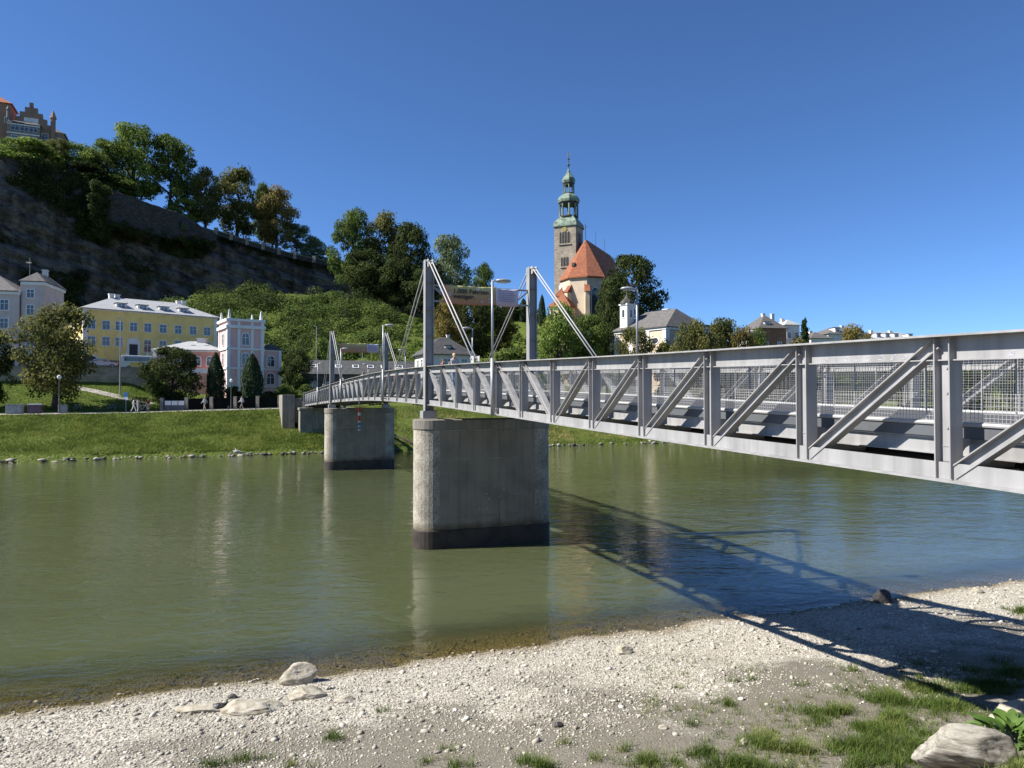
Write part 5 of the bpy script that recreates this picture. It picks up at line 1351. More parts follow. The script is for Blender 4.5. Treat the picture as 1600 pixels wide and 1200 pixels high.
for yy in (8, 15):
    mb = MB(); mb.tube([(0, yy, az), (0, yy, az + 3)], 0.04, 6); mb.build('lightning_rod', MAT['dark_copper'], rf)
part('roof_hatch', 'dark_copper', rf, (-1.7, -1.1, -3.6, -2.6, ez + 2.4, ez + 3.2))
part('eaves_cornice', 'trim', ct, (Ra - 0.1, Ra + 0.12, 1.0, 20, ez - 0.75, ez - 0.32))
# buttresses with tiled caps at the apse corners
for a in (R(-67.5), R(-22.5), R(22.5), R(67.5)):
    c = Vector((Ra * math.sin(a), -Ra * 0.95 * math.cos(a), 0)); d = c.normalized()
    mb = MB(); mb.obox(c + V(0, 0, -6), c + V(0, 0, ez - 3.3), d, 0.7, 0.45, 0, 0.35); b = mb.build('buttress', MAT['cream'], ct)
    mb = MB(); e = Vector((-d.y, d.x, 0)) * 0.55
    q0 = c + d * 1.2; q1 = c + d * -0.2; z0 = ez - 3.3
    mb.add([q0 - e + V(0,0,z0), q0 + e + V(0,0,z0), q1 + e + V(0,0,z0 + 1.7), q1 - e + V(0,0,z0 + 1.7), q1 - e + V(0,0,z0), q1 + e + V(0,0,z0)], [(0, 1, 2, 3), (0, 3, 4), (1, 5, 2), (0, 4, 5, 1), (3, 2, 5, 4)])
    mb.build('buttress_cap', MAT['red_tile'], b)
# tall windows between the buttresses
for a in (R(-45), R(0), R(45)):
    c = Vector((Ra * 0.925 * math.sin(a), -Ra * 0.925 * 0.95 * math.cos(a), 0)); aa, g = window_meshes(1.7, 8.4, 'arch dark')
    if a == 0: continue
    o = link('tall_window', aa, ct, (c.x, c.y - 0.0, 6.6), a); link('pane', g, o)
window(ct, 5, 6.6, 1.8, 8.4, 'arch dark', y=Ra, face='right'); window(ct, 10, 6.6, 1.8, 8.4, 'arch dark', y=Ra, face='right')
# sacristy with pyramid roof in front of the apse
part('sacristy_wall', 'cream', ct, (-4.9, -0.6, -8.2, -4.0, -8, 10.9)); part('sacristy_pilaster', 'trim', ct, (-0.95, -0.55, -8.25, -7.8, -8, 10.89))
hip(MB(), -4.9, -0.6, -8.2, -4.0, 10.9, 2.9, 0.35).build('sacristy_roof', MAT['red_tile'], ct)
window(ct, -6.2, 7.5, 0.7, 1.7, 'arch', y=-0.6, face='right')
part('stair_turret', 'cream', ct, (-4.7, -3.2, -4.6, -3.0, 10.9, 13.6)); hip(MB(), -4.7, -3.2, -4.6, -3.0, 13.6, 1.7, 0.2).build('stair_turret_roof', MAT['red_tile'], ct)
# tower
ta = 4.95; cx, cy = -4.4, 2.2
tw = part('tower', 'stone', ct, (cx - ta/2, cx + ta/2, cy - ta/2, cy + ta/2, -8, 28.0))
for k, (z, n, h) in enumerate(((24.2, 4, 2.5), (19.2, 3, 2.0))):
    wd = 0.42 if n == 4 else 0.36
    for fc in ('front', 'right'):
        for i in range(n):
            off = (i - (n - 1) / 2) * 0.62
            if fc == 'front': window(ct, cx + off - 0.05, z + 1.4, wd, h, 'arch dark bare stone', y=cy - ta/2)
            elif n == 4: window(ct, cy + off, z + 1.4, wd, h, 'arch dark bare stone', y=cx + ta/2, face='right')
    part('belfry_sill', 'stone', tw, (cx - n * 0.36, cx + n * 0.36, cy - ta/2 - 0.2, cy - ta/2 - 0.003, z - 0.3, z - 0.07))
ck = MB().lathe([(1.25, -0.06), (1.25, 0.06)], 28, (0, 0, 0)).build('clock_face', MAT['trim'], tw); ck.rotation_euler = (R(90), 0, 0); ck.location = (cx - 0.1, cy - ta/2 - 0.07, 14.6)
mb = MB(); mb.obox((0, 0, 0.075), (0.0, 0.95, 0.075), (1, 0, 0), 0.05, 0.01); mb.obox((0, 0, 0.075), (0.6, 0.3, 0.075), (0, 0, 1), 0.01, 0.05); mb.build('clock_hands', MAT['black'], ck)
ck2 = MB().lathe([(0.55, -0.05), (0.55, 0.05)], 20).build('clock_face', MAT['gold'], tw); ck2.rotation_euler = (R(90), 0, 0); ck2.location = (cx - 0.1, cy - ta/2 - 0.06, 27.3)
def sq_dome(prof, n, c, rot, mat, name, parent): return MB().lathe(prof, n, c, rot=rot).build(name, MAT[mat], parent)
q = math.sqrt(2) * ta / 2
part('tower_cornice', 'copper', tw, (cx - ta/2 - 0.25, cx + ta/2 + 0.25, cy - ta/2 - 0.25, cy + ta/2 + 0.25, 28.002, 28.25))
sq_dome([(q + 0.3, 0), (q + 0.15, 0.7), (q * 0.84, 1.4), (q * 0.68, 1.85), (2.35, 2.15)], 4, (cx, cy, 28.252), math.pi/4, 'copper', 'lower_dome', tw)
def lantern(z, r, h, cols, parent):
    part_ = MB().lathe([(r + 0.12, 0), (r + 0.12, 0.22)], 8, (cx, cy, z), rot=math.pi/8).build('lantern_base', MAT['dark_copper'], parent)
    for i in range(8):
        a = math.pi / 8 + i * math.pi / 4; p = V(cx + r * 0.95 * math.cos(a), cy + r * 0.95 * math.sin(a), z + 0.222)
        MB().lathe([(0.2 * r / 1.9, 0), (0.2 * r / 1.9, h - 0.75)], 6, p).build('lantern_column', MAT['copper'], parent)
        a2 = a + math.pi / 8; b = V(cx + r * 0.90 * math.cos(a2), cy + r * 0.90 * math.sin(a2), 0)
        tdir = V(-math.sin(a2), math.cos(a2), 0); hw = r * 0.34; zt = z + h - 0.53
        mb = MB(); pts = [(-hw, zt)] + [(-hw * math.cos(k * math.pi / 8), zt - 0.75 * hw * 1.3 + hw * 1.0 * math.sin(k * math.pi / 8)) for k in range(9)] + [(hw, zt)]
        vs = [b + tdir * x + V(0, 0, zz) for x, zz in pts]; nn = V(math.cos(a2), math.sin(a2), 0) * 0.12
        m_ = len(vs); mb.add(vs + [v_ - nn for v_ in vs], [tuple(range(m_)), tuple(range(m_, 2 * m_))[::-1]] + [(k, m_ + k, m_ + (k + 1) % m_, (k + 1) % m_) for k in range(m_)])
        mb.build('lantern_arch', MAT['dark_copper'], parent)
    MB().lathe([(r * 1.02, 0), (r * 1.02, 0.3), (r * 1.14, 0.42), (r * 1.14, 0.53)], 8, (cx, cy, z + h - 0.53), rot=math.pi/8).build('lantern_cornice', MAT['dark_copper'], parent)
lantern(30.35, 2.05, 3.3, 8, tw)
sq_dome([(2.35, 0), (2.42, 0.5), (2.2, 1.15), (1.7, 1.6), (1.35, 1.85)], 8, (cx, cy, 33.652), math.pi/8, 'copper', 'middle_dome', tw)
lantern(35.5, 1.2, 2.5, 8, tw)
sq_dome([(1.35, 0), (1.5, 0.45), (1.35, 1.05), (0.85, 1.75), (0.4, 2.4), (0.18, 3.1), (0.1, 3.3)], 8, (cx, cy, 38.002), math.pi/8, 'copper', 'onion_dome', tw)
sp = MB(); sp.tube([(cx, cy, 41.2), (cx, cy, 45.0)], [0.12, 0.05], 8); sp.build('spire_rod', MAT['dark_copper'], tw)
for z, r in ((42.1, 0.3), (43.4, 0.24)): MB().lathe([(0.02, -r), (r * 0.7, -r * 0.7), (r, 0), (r * 0.7, r * 0.7), (0.02, r)], 12, (cx, cy, z)).build('spire_ball', MAT['dark_copper'], tw)
mb = MB(); mb.tube([(cx - 0.4, cy, 44.5), (cx + 0.4, cy, 44.5)], 0.06, 6); mb.tube([(cx - 0.25, cy, 44.15), (cx + 0.25, cy, 44.15)], 0.06, 6); mb.build('spire_cross', MAT['gold'], tw)
tw.location.z = 1.4

# villa on the cliff --------------------------------------------
Zc = rows(44)[-3][0] + 14
th = R(24); t, X0, Z0 = house('gabled_villa', 'brown villa with stepped gable and turret high on the cliff at the left', 3, Zc, th, zy(275, Zc), 'villa')
Lv = local_x(94, X0, Z0, th); zb = zy(275, Zc)
def vz(y): return zy(y, Zc) - zb
MAT['villa'] = M('brown_plaster', (0.30, 0.19, 0.13), 0.9, 0.12, 0.6, 0.2, 12, streak=0.15)
MAT['villa_grey'] = M('grey_brown_plaster', (0.24, 0.20, 0.17), 0.9, 0.12, 0.6, 0.2, 12, streak=0.15)
part('wall', 'villa', t, (0, Lv, 0, 11, -6, vz(193)))
xm = local_x(43, X0, Z0, th); hw = local_x(68, X0, Z0, th) - xm
kx = hw / 25.0; poly = [(32 * kx, vz(200))]; prev = None
for hp, yt in ((32, 184), (25, 175.5), (18, 167), (10, 159)): poly += [(hp * kx, vz(yt + 8)), (hp * kx, vz(yt))]
full = [(xm + x, z) for x, z in poly] + [(xm - x, z) for x, z in poly[::-1]]
MB().prism_y(full, -0.06, 0.9).build('stepped_gable', MAT['villa'], t)
part('gable_pinnacle', 'villa', t, (xm - 0.5, xm + 0.5, -0.04, 0.7, vz(158), vz(151)))
mb = MB(); hip(mb, local_x(62, X0, Z0, th), Lv, 1, 11, vz(193), 2.2, 0.5); mb.build('roof', MAT['brown_roof'], t)
mb = MB(); mb.add([(xm - hw, 0.9, vz(192)), (xm + hw, 0.9, vz(192)), (xm, 0.9, vz(160)), (xm - hw, 11, vz(192)), (xm + hw, 11, vz(192)), (xm, 11, vz(160))], [(0, 1, 2), (3, 5, 4), (0, 2, 5, 3), (1, 4, 5, 2), (0, 3, 4, 1)]); mb.build('gable_roof', MAT['red_tile'], t)
xb0, xb1 = local_x(8, X0, Z0, th), local_x(59, X0, Z0, th)
part('bay', 'villa_grey', t, (xb0, xb1, -2.2, -0.062, -6, vz(190))); hip(MB(), xb0, xb1, -2.2, 0.6, vz(190), 1.3, 0.3).build('bay_roof', MAT['brown_roof'], t)
for z in (vz(192), vz(206), vz(214)): part('string_course', 'trim', t, (xb0 - .06, xb1 + .06, -2.3, -2.202, z - 0.2, z + 0.1))
for px in (18.5, 33, 47): window(t, local_x(px, X0, Z0, th) + 0.3, vz(201.5), 2.1, 1.75, 'arch bare', y=-2.2)
for px in (18, 33, 47): window(t, local_x(px, X0, Z0, th) + 0.3, vz(219), 1.5, 1.7, 'rect', y=-2.2)
for dx in (-1.15, 0, 1.15): window(t, xm + dx, vz(186.5), 0.85, 1.7, 'rect', y=-0.06)
part('gable_window_surround', 'trim', t, (xm - 1.9, xm + 1.9, -0.10, -0.062, vz(188), vz(176)))
window(t, local_x(65, X0, Z0, th), vz(208), 1.6, 1.9, 'rect', y=0)
window(t, local_x(85, X0, Z0, th), vz(212), 1.4, 1.8, 'rect', y=0)
MB().lathe([(0.7, -6), (0.7, 4.2), (0.95, 4.25), (0.95, 4.6), (0.1, 7.0)], 8, (local_x(78, X0, Z0, th), -0.4, vz(195))).build('corner_turret', MAT['villa'], t)
tv = part('side_tower', 'villa', t, (-7, local_x(9, X0, Z0, th), 1, 9, -6, vz(156))); hip(MB(), -7, local_x(9, X0, Z0, th), 1, 9, vz(156), 3.4, 0.6).build('side_tower_roof', MAT['red_tile'], tv)
window(t, local_x(3, X0, Z0, th) , vz(186), 0.9, 1.6, 'rect', y=1)
MB().lathe([(0.45, 0), (0.45, 2.4), (0.7, 2.5), (0.1, 3.8)], 8, (local_x(8.5, X0, Z0, th), -1.6, vz(183))).build('corner_turret', MAT['villa_grey'], t)

# walls on the terrain -------------------------------------------
def poly_wall(name, label, pts, zt, zb, thick, mat, cap=None, cat='wall'):
    t = thing(name, label, cat, (0, 0, 0))
    for i in range(len(pts) - 1):
        a, b = Vector(pts[i]), Vector(pts[i+1]); d = (b - a).normalized(); nrm = Vector((d.y, -d.x, 0)) * thick / 2
        vs = []
        for p, z0, z1 in ((a, zb[i], zt[i]), (b, zb[i+1], zt[i+1])):
            for s in (1, -1): vs += [(p.x + s * nrm.x, p.y + s * nrm.y, z0), (p.x + s * nrm.x, p.y + s * nrm.y, z1)]
        mb = MB(); mb.add(vs, [(0, 4, 5, 1), (2, 3, 7, 6), (1, 5, 7, 3), (0, 2, 6, 4), (0, 1, 3, 2), (4, 6, 7, 5)]); mb.build('wall_section', MAT[mat], t)
        if cap:
            mb = MB(); mb.obox((a.x, a.y, zt[i] + 0.102), (b.x, b.y, zt[i+1] + 0.102), nrm, thick / 2 + 0.08, 0.1); mb.build('coping', MAT[cap], t)
    return t
pw = list(range(-120, 245, 24)); P = [(U(p) * (WZ(U(p)) + 36.5), WZ(U(p)) + 36.5, 0) for p in pw]
poly_wall('retaining_wall', 'old stone retaining wall between the lawn and the street below the yellow house', P, [10.45] * len(P), [6.0] * len(P), 0.5, 'stone', 'concrete')
pw = [154, 175, 200, 225, 250, 275, 300, 318, 334]
def cl(px, y, off): Zq = rows(px)[-4][0] + off; return (U(px) * Zq, Zq, 0), zy(y, Zq)
tops = [290, 297, 305, 314, 323, 331, 344, 356, 364]; bots = [345, 352, 358, 364, 370, 374, 377, 379, 380]
A = [cl(p, a, -1.0) for p, a in zip(pw, tops)]; B = [cl(p, b, -1.0) for p, b in zip(pw, bots)]
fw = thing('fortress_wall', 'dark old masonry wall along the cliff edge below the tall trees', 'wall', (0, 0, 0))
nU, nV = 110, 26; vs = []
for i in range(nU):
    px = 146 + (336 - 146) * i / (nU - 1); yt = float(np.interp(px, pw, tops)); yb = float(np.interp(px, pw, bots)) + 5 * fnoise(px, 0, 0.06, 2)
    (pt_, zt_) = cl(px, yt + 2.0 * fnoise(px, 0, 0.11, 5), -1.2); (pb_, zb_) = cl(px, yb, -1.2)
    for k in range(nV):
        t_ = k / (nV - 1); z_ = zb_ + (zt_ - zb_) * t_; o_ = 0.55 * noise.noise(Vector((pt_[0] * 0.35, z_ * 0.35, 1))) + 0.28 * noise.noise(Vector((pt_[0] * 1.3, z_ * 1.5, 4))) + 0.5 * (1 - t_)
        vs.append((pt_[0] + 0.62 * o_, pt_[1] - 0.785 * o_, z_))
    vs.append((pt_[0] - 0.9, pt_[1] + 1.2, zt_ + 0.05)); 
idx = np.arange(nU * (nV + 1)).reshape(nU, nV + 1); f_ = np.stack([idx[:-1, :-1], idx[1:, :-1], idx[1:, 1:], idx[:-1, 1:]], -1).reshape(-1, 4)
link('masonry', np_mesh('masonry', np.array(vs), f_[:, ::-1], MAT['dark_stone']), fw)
(pa, za) = cl(287, 351, -2.0)
arch = thing('wall_arch', 'small arched opening at the right end of the cliff wall', 'arch', (pa[0], pa[1], za - 1.6), R(38))
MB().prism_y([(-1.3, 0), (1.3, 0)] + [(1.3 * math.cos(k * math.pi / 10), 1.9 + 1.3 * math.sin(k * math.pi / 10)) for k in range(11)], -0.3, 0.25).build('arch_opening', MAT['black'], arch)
MB().prism_y([(-1.15, 0.0), (0.2, 0.0), (0.3, 1.2), (-0.4, 2.4), (-1.1, 1.7)], -0.36, -0.31).build('arch_greenery', LEAF['light'], arch)
pw = [336, 360, 385, 410, 435, 460, 490, 530]
A = [cl(p, lerp_tab(CLy, p) - 2, 0.5) for p in pw]; B = [cl(p, lerp_tab(CLy, p) + 5, 0.5) for p in pw]
pt = poly_wall('parapet_wall', 'low parapet with pillars along the cliff edge under the brownish trees', [q[0] for q in A], [q[1] for q in A], [q[1] for q in B], 0.8, 'dark_stone', 'concrete')
for q in A[:7]: part('pillar', 'concrete', pt, (q[0][0] - 0.5, q[0][0] + 0.5, q[0][1] - 0.75, q[0][1] + 0.5, q[1] - 1.5, q[1] + 0.9))
# ------------------------------------------------------------------ near bank: pebbles, rocks, grass
def on_near(px, y):
    """point of the near bank seen at photo pixel (px, y)"""
    u = U(px); Z = 4.0
    while Z < 40:
        if zy(y, Z) <= near_ground(u * Z, Z): break
        Z += 0.02
    return Vector((u * Z, Z, near_ground(u * Z, Z)))
def pebble_mat():
    m = bpy.data.materials.new('river_pebbles'); nt, N, L = nodes_of(m)
    out = N.new('ShaderNodeOutputMaterial'); p = N.new('ShaderNodeBsdfPrincipled'); L.new(p.outputs[0], out.inputs[0])
    at = N.new('ShaderNodeAttribute'); at.attribute_name = 'tint'
    rp = ramp(N, [(0, (0.09, 0.08, 0.068)), (0.25, (0.25, 0.225, 0.18)), (0.6, (0.405, 0.372, 0.305)), (0.9, (0.54, 0.51, 0.435)), (1, (0.65, 0.63, 0.57))]); L.new(at.outputs['Fac'], rp.inputs[0])
    geo = N.new('ShaderNodeNewGeometry'); sx = N.new('ShaderNodeSeparateXYZ'); L.new(geo.outputs['Position'], sx.inputs[0])
    wet = N.new('ShaderNodeMapRange'); L.new(sx.outputs['Z'], wet.inputs[0]); wet.inputs[1].default_value = -0.01; wet.inputs[2].default_value = 0.08; wet.inputs[3].default_value = 1; wet.inputs[4].default_value = 0
    mw = N.new('ShaderNodeMix'); mw.data_type = 'RGBA'; mw.blend_type = 'MULTIPLY'; L.new(wet.outputs[0], mw.inputs[0]); L.new(rp.outputs[0], mw.inputs[6]); mw.inputs[7].default_value = (0.55, 0.48, 0.36, 1)
    L.new(mw.outputs[2], p.inputs['Base Color']); p.inputs['Roughness'].default_value = 0.85; p.inputs['Specular IOR Level'].default_value = 0.25
    return m
MAT['pebble'] = pebble_mat()
def ico(sub):
    bm = bmesh.new(); bmesh.ops.create_icosphere(bm, subdivisions=sub, radius=1.0)
    v = np.array([x.co[:] for x in bm.verts]); f = np.array([[q.index for q in x.verts] for x in bm.faces]); bm.free(); return v, f
OCT_V = np.array([(1, 0, 0), (0, 1, 0), (-1, 0, 0), (0, -1, 0), (0, 0, 1), (0, 0, -1)], float); OCT_F = np.array([(0, 1, 4), (1, 2, 4), (2, 3, 4), (3, 0, 4), (1, 0, 5), (2, 1, 5), (3, 2, 5), (0, 3, 5)])
ICO_V, ICO_F = ico(1)
def silt_factor(X, Y, z):
    return z * 0.55 + 0.5 + 0.42 * fnoise(X, Y, 0.35, 9.0)
def pebbles(name, label, count, rmin, rmax, BV, BF, seed, dmax=9.6, power=2.2):
    r = np.random.default_rng(seed); P = []; S = []
    while len(P) < count:
        q = r.uniform(-15, 24); d = r.uniform(-1.6, dmax); p = base_p + rv * q + dv * d
        u = p.x / p.y
        if p.y < 5.5 or abs(u) > 0.80: continue
        z = near_ground(p.x, p.y)
        if HOR - (z - EYE) * FOC / p.y > 1230: continue
        k = silt_factor(p.x, p.y, z)
        if k > 0.75 and r.random() < min(0.94, 0.45 + (k - 0.75) * 2.5): continue
        s = rmin + (rmax - rmin) * r.random() ** power
        P.append((p.x, p.y, z + s * 0.12)); S.append(s)
    P = np.array(P); S = np.array(S); n = len(P); a = r.random(n) * 6.283
    ax = S[:, None] * np.stack([r.uniform(0.8, 1.35, n), r.uniform(0.6, 1.0, n), r.uniform(0.35, 0.7, n)], 1)
    V_ = BV[None] * (1 + 0.16 * r.normal(size=(n, len(BV), 1))) * ax[:, None, :]
    c, s = np.cos(a)[:, None], np.sin(a)[:, None]; tl = r.normal(size=(n, 1)) * 0.25
    x = V_[..., 0] * c - V_[..., 1] * s; y = V_[..., 0] * s + V_[..., 1] * c; z = V_[..., 2] + x * tl
    W_ = np.stack([x, y, z], -1) + P[:, None]; f = BF[None] + (np.arange(n) * len(BV))[:, None, None]
    t = np.clip(0.5 + 0.19 * r.normal(size=n), 0, 1)
    o = link(name, np_mesh(name, W_.reshape(-1, 3), f.reshape(-1, 3), MAT['pebble'], np.repeat(t, len(BF)), smooth=True)); tag(o, label, 'pebbles', kind='stuff')
pebbles('shingle', 'small pale pebbles covering the near river bank', 80000, 0.009, 0.030, OCT_V, OCT_F, 51, power=1.5)
pebbles('cobbles', 'larger stones scattered over the near shingle', 4200, 0.026, 0.075, ICO_V, ICO_F, 52, power=3.4)

MAT['rock_pale'] = M('pale_limestone', (0.36, 0.335, 0.285), 0.9, 0.3, 3.0, 0.8, 14, dirt=(0.15, 0.13, 0.10))
MAT['rock_grey'] = M('grey_weathered_rock', (0.32, 0.305, 0.28), 0.9, 0.35, 5.0, 0.9, 16, dirt=(0.11, 0.10, 0.09))
MAT['rock_dark'] = M('dark_wet_rock', (0.05, 0.045, 0.04), 0.5, 0.3, 5.0, 0.8, 14)
IV3, IF3 = ico(5)
def rock(label, px, y, w, d, h, mat, seed, rot=0.0, sink=0.3, name='boulder', p=None, tilt=0.0):
    P = on_near(px, y) if p is None else p
    r = np.random.default_rng(int(seed * 10)); vs = IV3.copy()
    for _ in range(9):                                # broken flat faces
        nn = r.normal(size=3); nn /= np.linalg.norm(nn); q = r.uniform(0.60, 0.88); dd = vs @ nn; k = dd > q
        vs[k] -= np.outer((dd[k] - q) * 0.93, nn)
    out = []
    for v in vs:
        v = Vector(v); k = 1 + 0.10 * noise.noise(v * 1.3 + Vector((seed, 0, 0))) + 0.055 * noise.noise(v * 3.4 + Vector((0, seed, 0))) + 0.03 * noise.noise(v * 9 + Vector((0, 0, seed))) - 0.06 * abs(noise.noise(Vector((v.x * 1.5, v.y * 4, v.z * 7)) + Vector((seed, seed, 0))))
        out.append((v.x * k * w * 0.62, v.y * k * d * 0.62, v.z * k * h * 0.62))
    me = np_mesh(name, np.array(out), IF3, MAT[mat], smooth=True)
    o = link(name, me, None, (P.x, P.y, P.z + h * (0.5 - sink)), rot=(0, tilt, rot)); tag(o, label, 'rock', 'rocks lying on the near bank'); return o
def rock_mat(name, pale, mid, dark, stretch):
    m = bpy.data.materials.new(name); nt, N, L = nodes_of(m)
    out = N.new('ShaderNodeOutputMaterial'); p = N.new('ShaderNodeBsdfPrincipled'); L.new(p.outputs[0], out.inputs[0])
    tc = N.new('ShaderNodeTexCoord'); mp = N.new('ShaderNodeMapping'); mp.inputs['Scale'].default_value = stretch; mp.inputs['Rotation'].default_value = (0.3, 0.25, 0.2); L.new(tc.outputs['Object'], mp.inputs[0])
    a = N.new('ShaderNodeTexNoise'); a.inputs['Scale'].default_value = 3.2; a.inputs['Detail'].default_value = 10; a.inputs['Roughness'].default_value = 0.72; a.inputs['Distortion'].default_value = 0.5; L.new(mp.outputs[0], a.inputs['Vector'])
    rp = ramp(N, [(0.30, dark), (0.43, mid), (0.56, pale), (0.75, tuple(min(1, c * 1.25) for c in pale))]); L.new(a.outputs['Fac'], rp.inputs[0]); L.new(rp.outputs[0], p.inputs['Base Color']); p.inputs['Roughness'].default_value = 0.92; p.inputs['Specular IOR Level'].default_value = 0.2
    b = N.new('ShaderNodeBump'); b.inputs['Strength'].default_value = 0.9; b.inputs['Distance'].default_value = 0.03; L.new(a.outputs['Fac'], b.inputs['Height']); L.new(b.outputs[0], p.inputs['Normal'])
    return m
MAT['rock_pale'] = rock_mat('pale_limestone', (0.42, 0.385, 0.31), (0.30, 0.265, 0.20), (0.14, 0.115, 0.08), (1, 1, 2.2))
MAT['rock_grey'] = rock_mat('grey_weathered_rock', (0.36, 0.335, 0.285), (0.22, 0.20, 0.165), (0.075, 0.065, 0.052), (0.9, 2.0, 5.0))
rock('pale squarish boulder with sharp shadow at the left waterline', 470, 1062, 0.70, 0.45, 0.42, 'rock_pale', 3.3, 0.15, 0.2)
rock('pale slanted boulder just below the squarish one', 484, 1086, 0.56, 0.42, 0.30, 'rock_pale', 8.1, 0.4, 0.35)
rock('broad flat whitish boulder on the left shingle', 396, 1106, 0.92, 0.5, 0.28, 'rock_pale', 5.7, 0.05, 0.35)
rock('long low pale rock left of the whitish boulder', 320, 1106, 0.86, 0.36, 0.16, 'rock_pale', 12.4, 0.0, 0.3)
rock('small dark stone at the end of the long low rock', 347, 1105, 0.24, 0.2, 0.18, 'rock_dark', 15.2, 0.3, 0.25, 'stone')
rock('flat white stone in the middle of the left shingle', 540, 1091, 0.34, 0.24, 0.1, 'rock_pale', 18.9, 0.2, 0.3, 'stone')
rock('small dark stone near the squarish boulder', 367, 1087, 0.15, 0.11, 0.1, 'rock_dark', 20.2, 0, 0.25, 'stone')
rock('whitish broken rock alone in the middle of the shingle', 973, 1018, 0.42, 0.28, 0.2, 'rock_pale', 22.5, 0.5, 0.3)
rock('small dark stone on the bare silt', 872, 1131, 0.13, 0.09, 0.08, 'rock_dark', 25.5, 0.2, 0.2, 'stone')
rock('dark wet rock at the water edge in the bridge shadow', 1377, 939, 0.56, 0.4, 0.42, 'rock_dark', 28.4, 0.3, 0.22)
rock('white stone at the right end of the shore', 1523, 925, 0.3, 0.24, 0.2, 'rock_pale', 31.4, 0.3, 0.25, 'stone')
rock('pair stone, larger white pebble on the silt', 1034, 1134, 0.13, 0.1, 0.07, 'rock_pale', 33.0, 0.1, 0.25, 'stone')
rock('small white stone by the grass', 1158, 1156, 0.11, 0.09, 0.08, 'rock_pale', 35.0, 0.1, 0.2, 'stone')
rock('large grey weathered rock in the bottom right corner', 1512, 1192, 1.22, 0.52, 0.56, 'rock_grey', 47.0, -0.10, 0.24, tilt=0.08)
rock('long pale rock behind the broad leaved plant at the right edge', 1575, 1132, 1.15, 0.42, 0.40, 'rock_pale', 44.0, 0.55, 0.3, tilt=-0.2)

# grass tufts
LEAF['near_grass'] = leaf_mat('near_grass_blades', (0.052, 0.085, 0.016), (0.105, 0.155, 0.03), (0.25, 0.25, 0.09), 0.3)
PATCH = [(1200, 1160, 60, 24, 1.0), (1290, 1190, 150, 20, 1.1), (1340, 1135, 110, 22, 1.0), (1420, 1165, 60, 26, 1.0), (1240, 1145, 50, 16, 1.0), (1330, 1165, 170, 45, 1.0), (1250, 1170, 110, 40, 1.0), (1385, 1120, 70, 30, 0.9), (1390, 1092, 95, 26, 1.0), (1420, 1070, 60, 14, 0.7), (1300, 1110, 85, 20, 0.9), (1228, 1118, 17, 12, 1.2),
         (1470, 1100, 60, 26, 0.9), (1490, 1080, 100, 18, 0.8), (1570, 1045, 90, 34, 1.0), (1540, 1070, 70, 20, 0.9), (1150, 1190, 110, 18, 1.0), (1100, 1172, 34, 12, 1.0), (1010, 1188, 60, 14, 1.0), (970, 1168, 26, 8, 0.8), (930, 1183, 16, 8, .8),
         (840, 1192, 34, 12, 1.0), (815, 1188, 22, 10, 1.0), (718, 1192, 36, 10, 0.8), (730, 1172, 20, 7, 0.6), (700, 1170, 26, 6, .5), (660, 1188, 24, 7, 0.6), (525, 1150, 24, 8, 0.9), (385, 1184, 36, 9, 0.7), (330, 1192, 30, 8, 0.7), (600, 1110, 18, 5, 0.5), (462, 1192, 30, 8, .5),
         (1075, 1130, 14, 6, 0.9), (1135, 1097, 20, 7, 0.9), (1328, 1045, 16, 6, 0.8), (1118, 1050, 10, 4, .7), (1145, 1062, 12, 4, .6), (1166, 1058, 12, 4, .6), (1590, 955, 26, 9, 1.0), (1245, 1068, 18, 4, .5), (880, 1158, 14, 5, .7), (1440, 1185, 60, 20, 1.0), (1585, 1195, 30, 14, 1.0), (1465, 1150, 40, 14, .9)]
def near_grass():
    r = np.random.default_rng(61); P = []; H = []; T = []
    for px, y, rx, ry, dn in PATCH:
        c = on_near(px, min(y, 1225)); ex = rx * c.y / FOC; ey = max(0.12, ry * c.y * c.y / (FOC * (EYE - c.z)))
        n = int(min(5200, 1500 * ex * ey * math.pi * dn * 1.5))
        ntuft = max(3, int(n / 26))
        for k in range(ntuft):
            a = r.random() * 6.283; q = abs(r.normal()) * 0.62; cx_ = c.x + ex * q * math.cos(a); cy_ = c.y + ey * q * math.sin(a)
            if fnoise(cx_, cy_, 1.6, 4.0) < -0.22 + 0.3 * (q - 0.5): continue
            th_ = 0.06 + 0.11 * r.random() * (1.1 - 0.5 * q); tt = np.clip(0.42 + 0.5 * fnoise(cx_, cy_, 0.9, 2) + 0.14 * r.normal(), 0, 1); m = int(r.integers(16, 36))
            s = 0.03 + 0.05 * r.random()
            xs = cx_ + s * r.normal(size=m); ys = cy_ + s * r.normal(size=m)
            for x, yy in zip(xs, ys): P.append((x, yy, near_ground(x, yy) - 0.01))
            H.append(th_ * (0.5 + 0.9 * r.random(m))); T.append(np.clip(tt + 0.16 * r.normal(size=m), 0, 1))
    for k in range(1500):                      # scattered seedlings thinning out from the dense turf
        c = on_near(r.uniform(1000, 1600), 1200 - 170 * r.random() ** 1.4); m = int(r.integers(4, 12))
        if fnoise(c.x, c.y, 0.8, 4.5) < -0.05: continue
        xs = c.x + 0.035 * r.normal(size=m); ys = c.y + 0.035 * r.normal(size=m)
        for x, yy in zip(xs, ys): P.append((x, yy, near_ground(x, yy) - 0.01))
        H.append(0.05 + 0.07 * r.random(m)); T.append(np.clip(0.6 + 0.25 * r.normal(size=m), 0, 1))
    P = np.array(P); H = np.concatenate(H); T = np.concatenate(T); n = len(P)
    v, f = blades(P, H, 0.0022 + 0.003 * r.random(n), r, 1.3)
    tag(link('shore_grass', np_mesh('shore_grass', v, f, LEAF['near_grass'], np.repeat(T, 3))), 'tufts of green grass on the near bank', 'grass', kind='stuff')
    return n
near_grass()

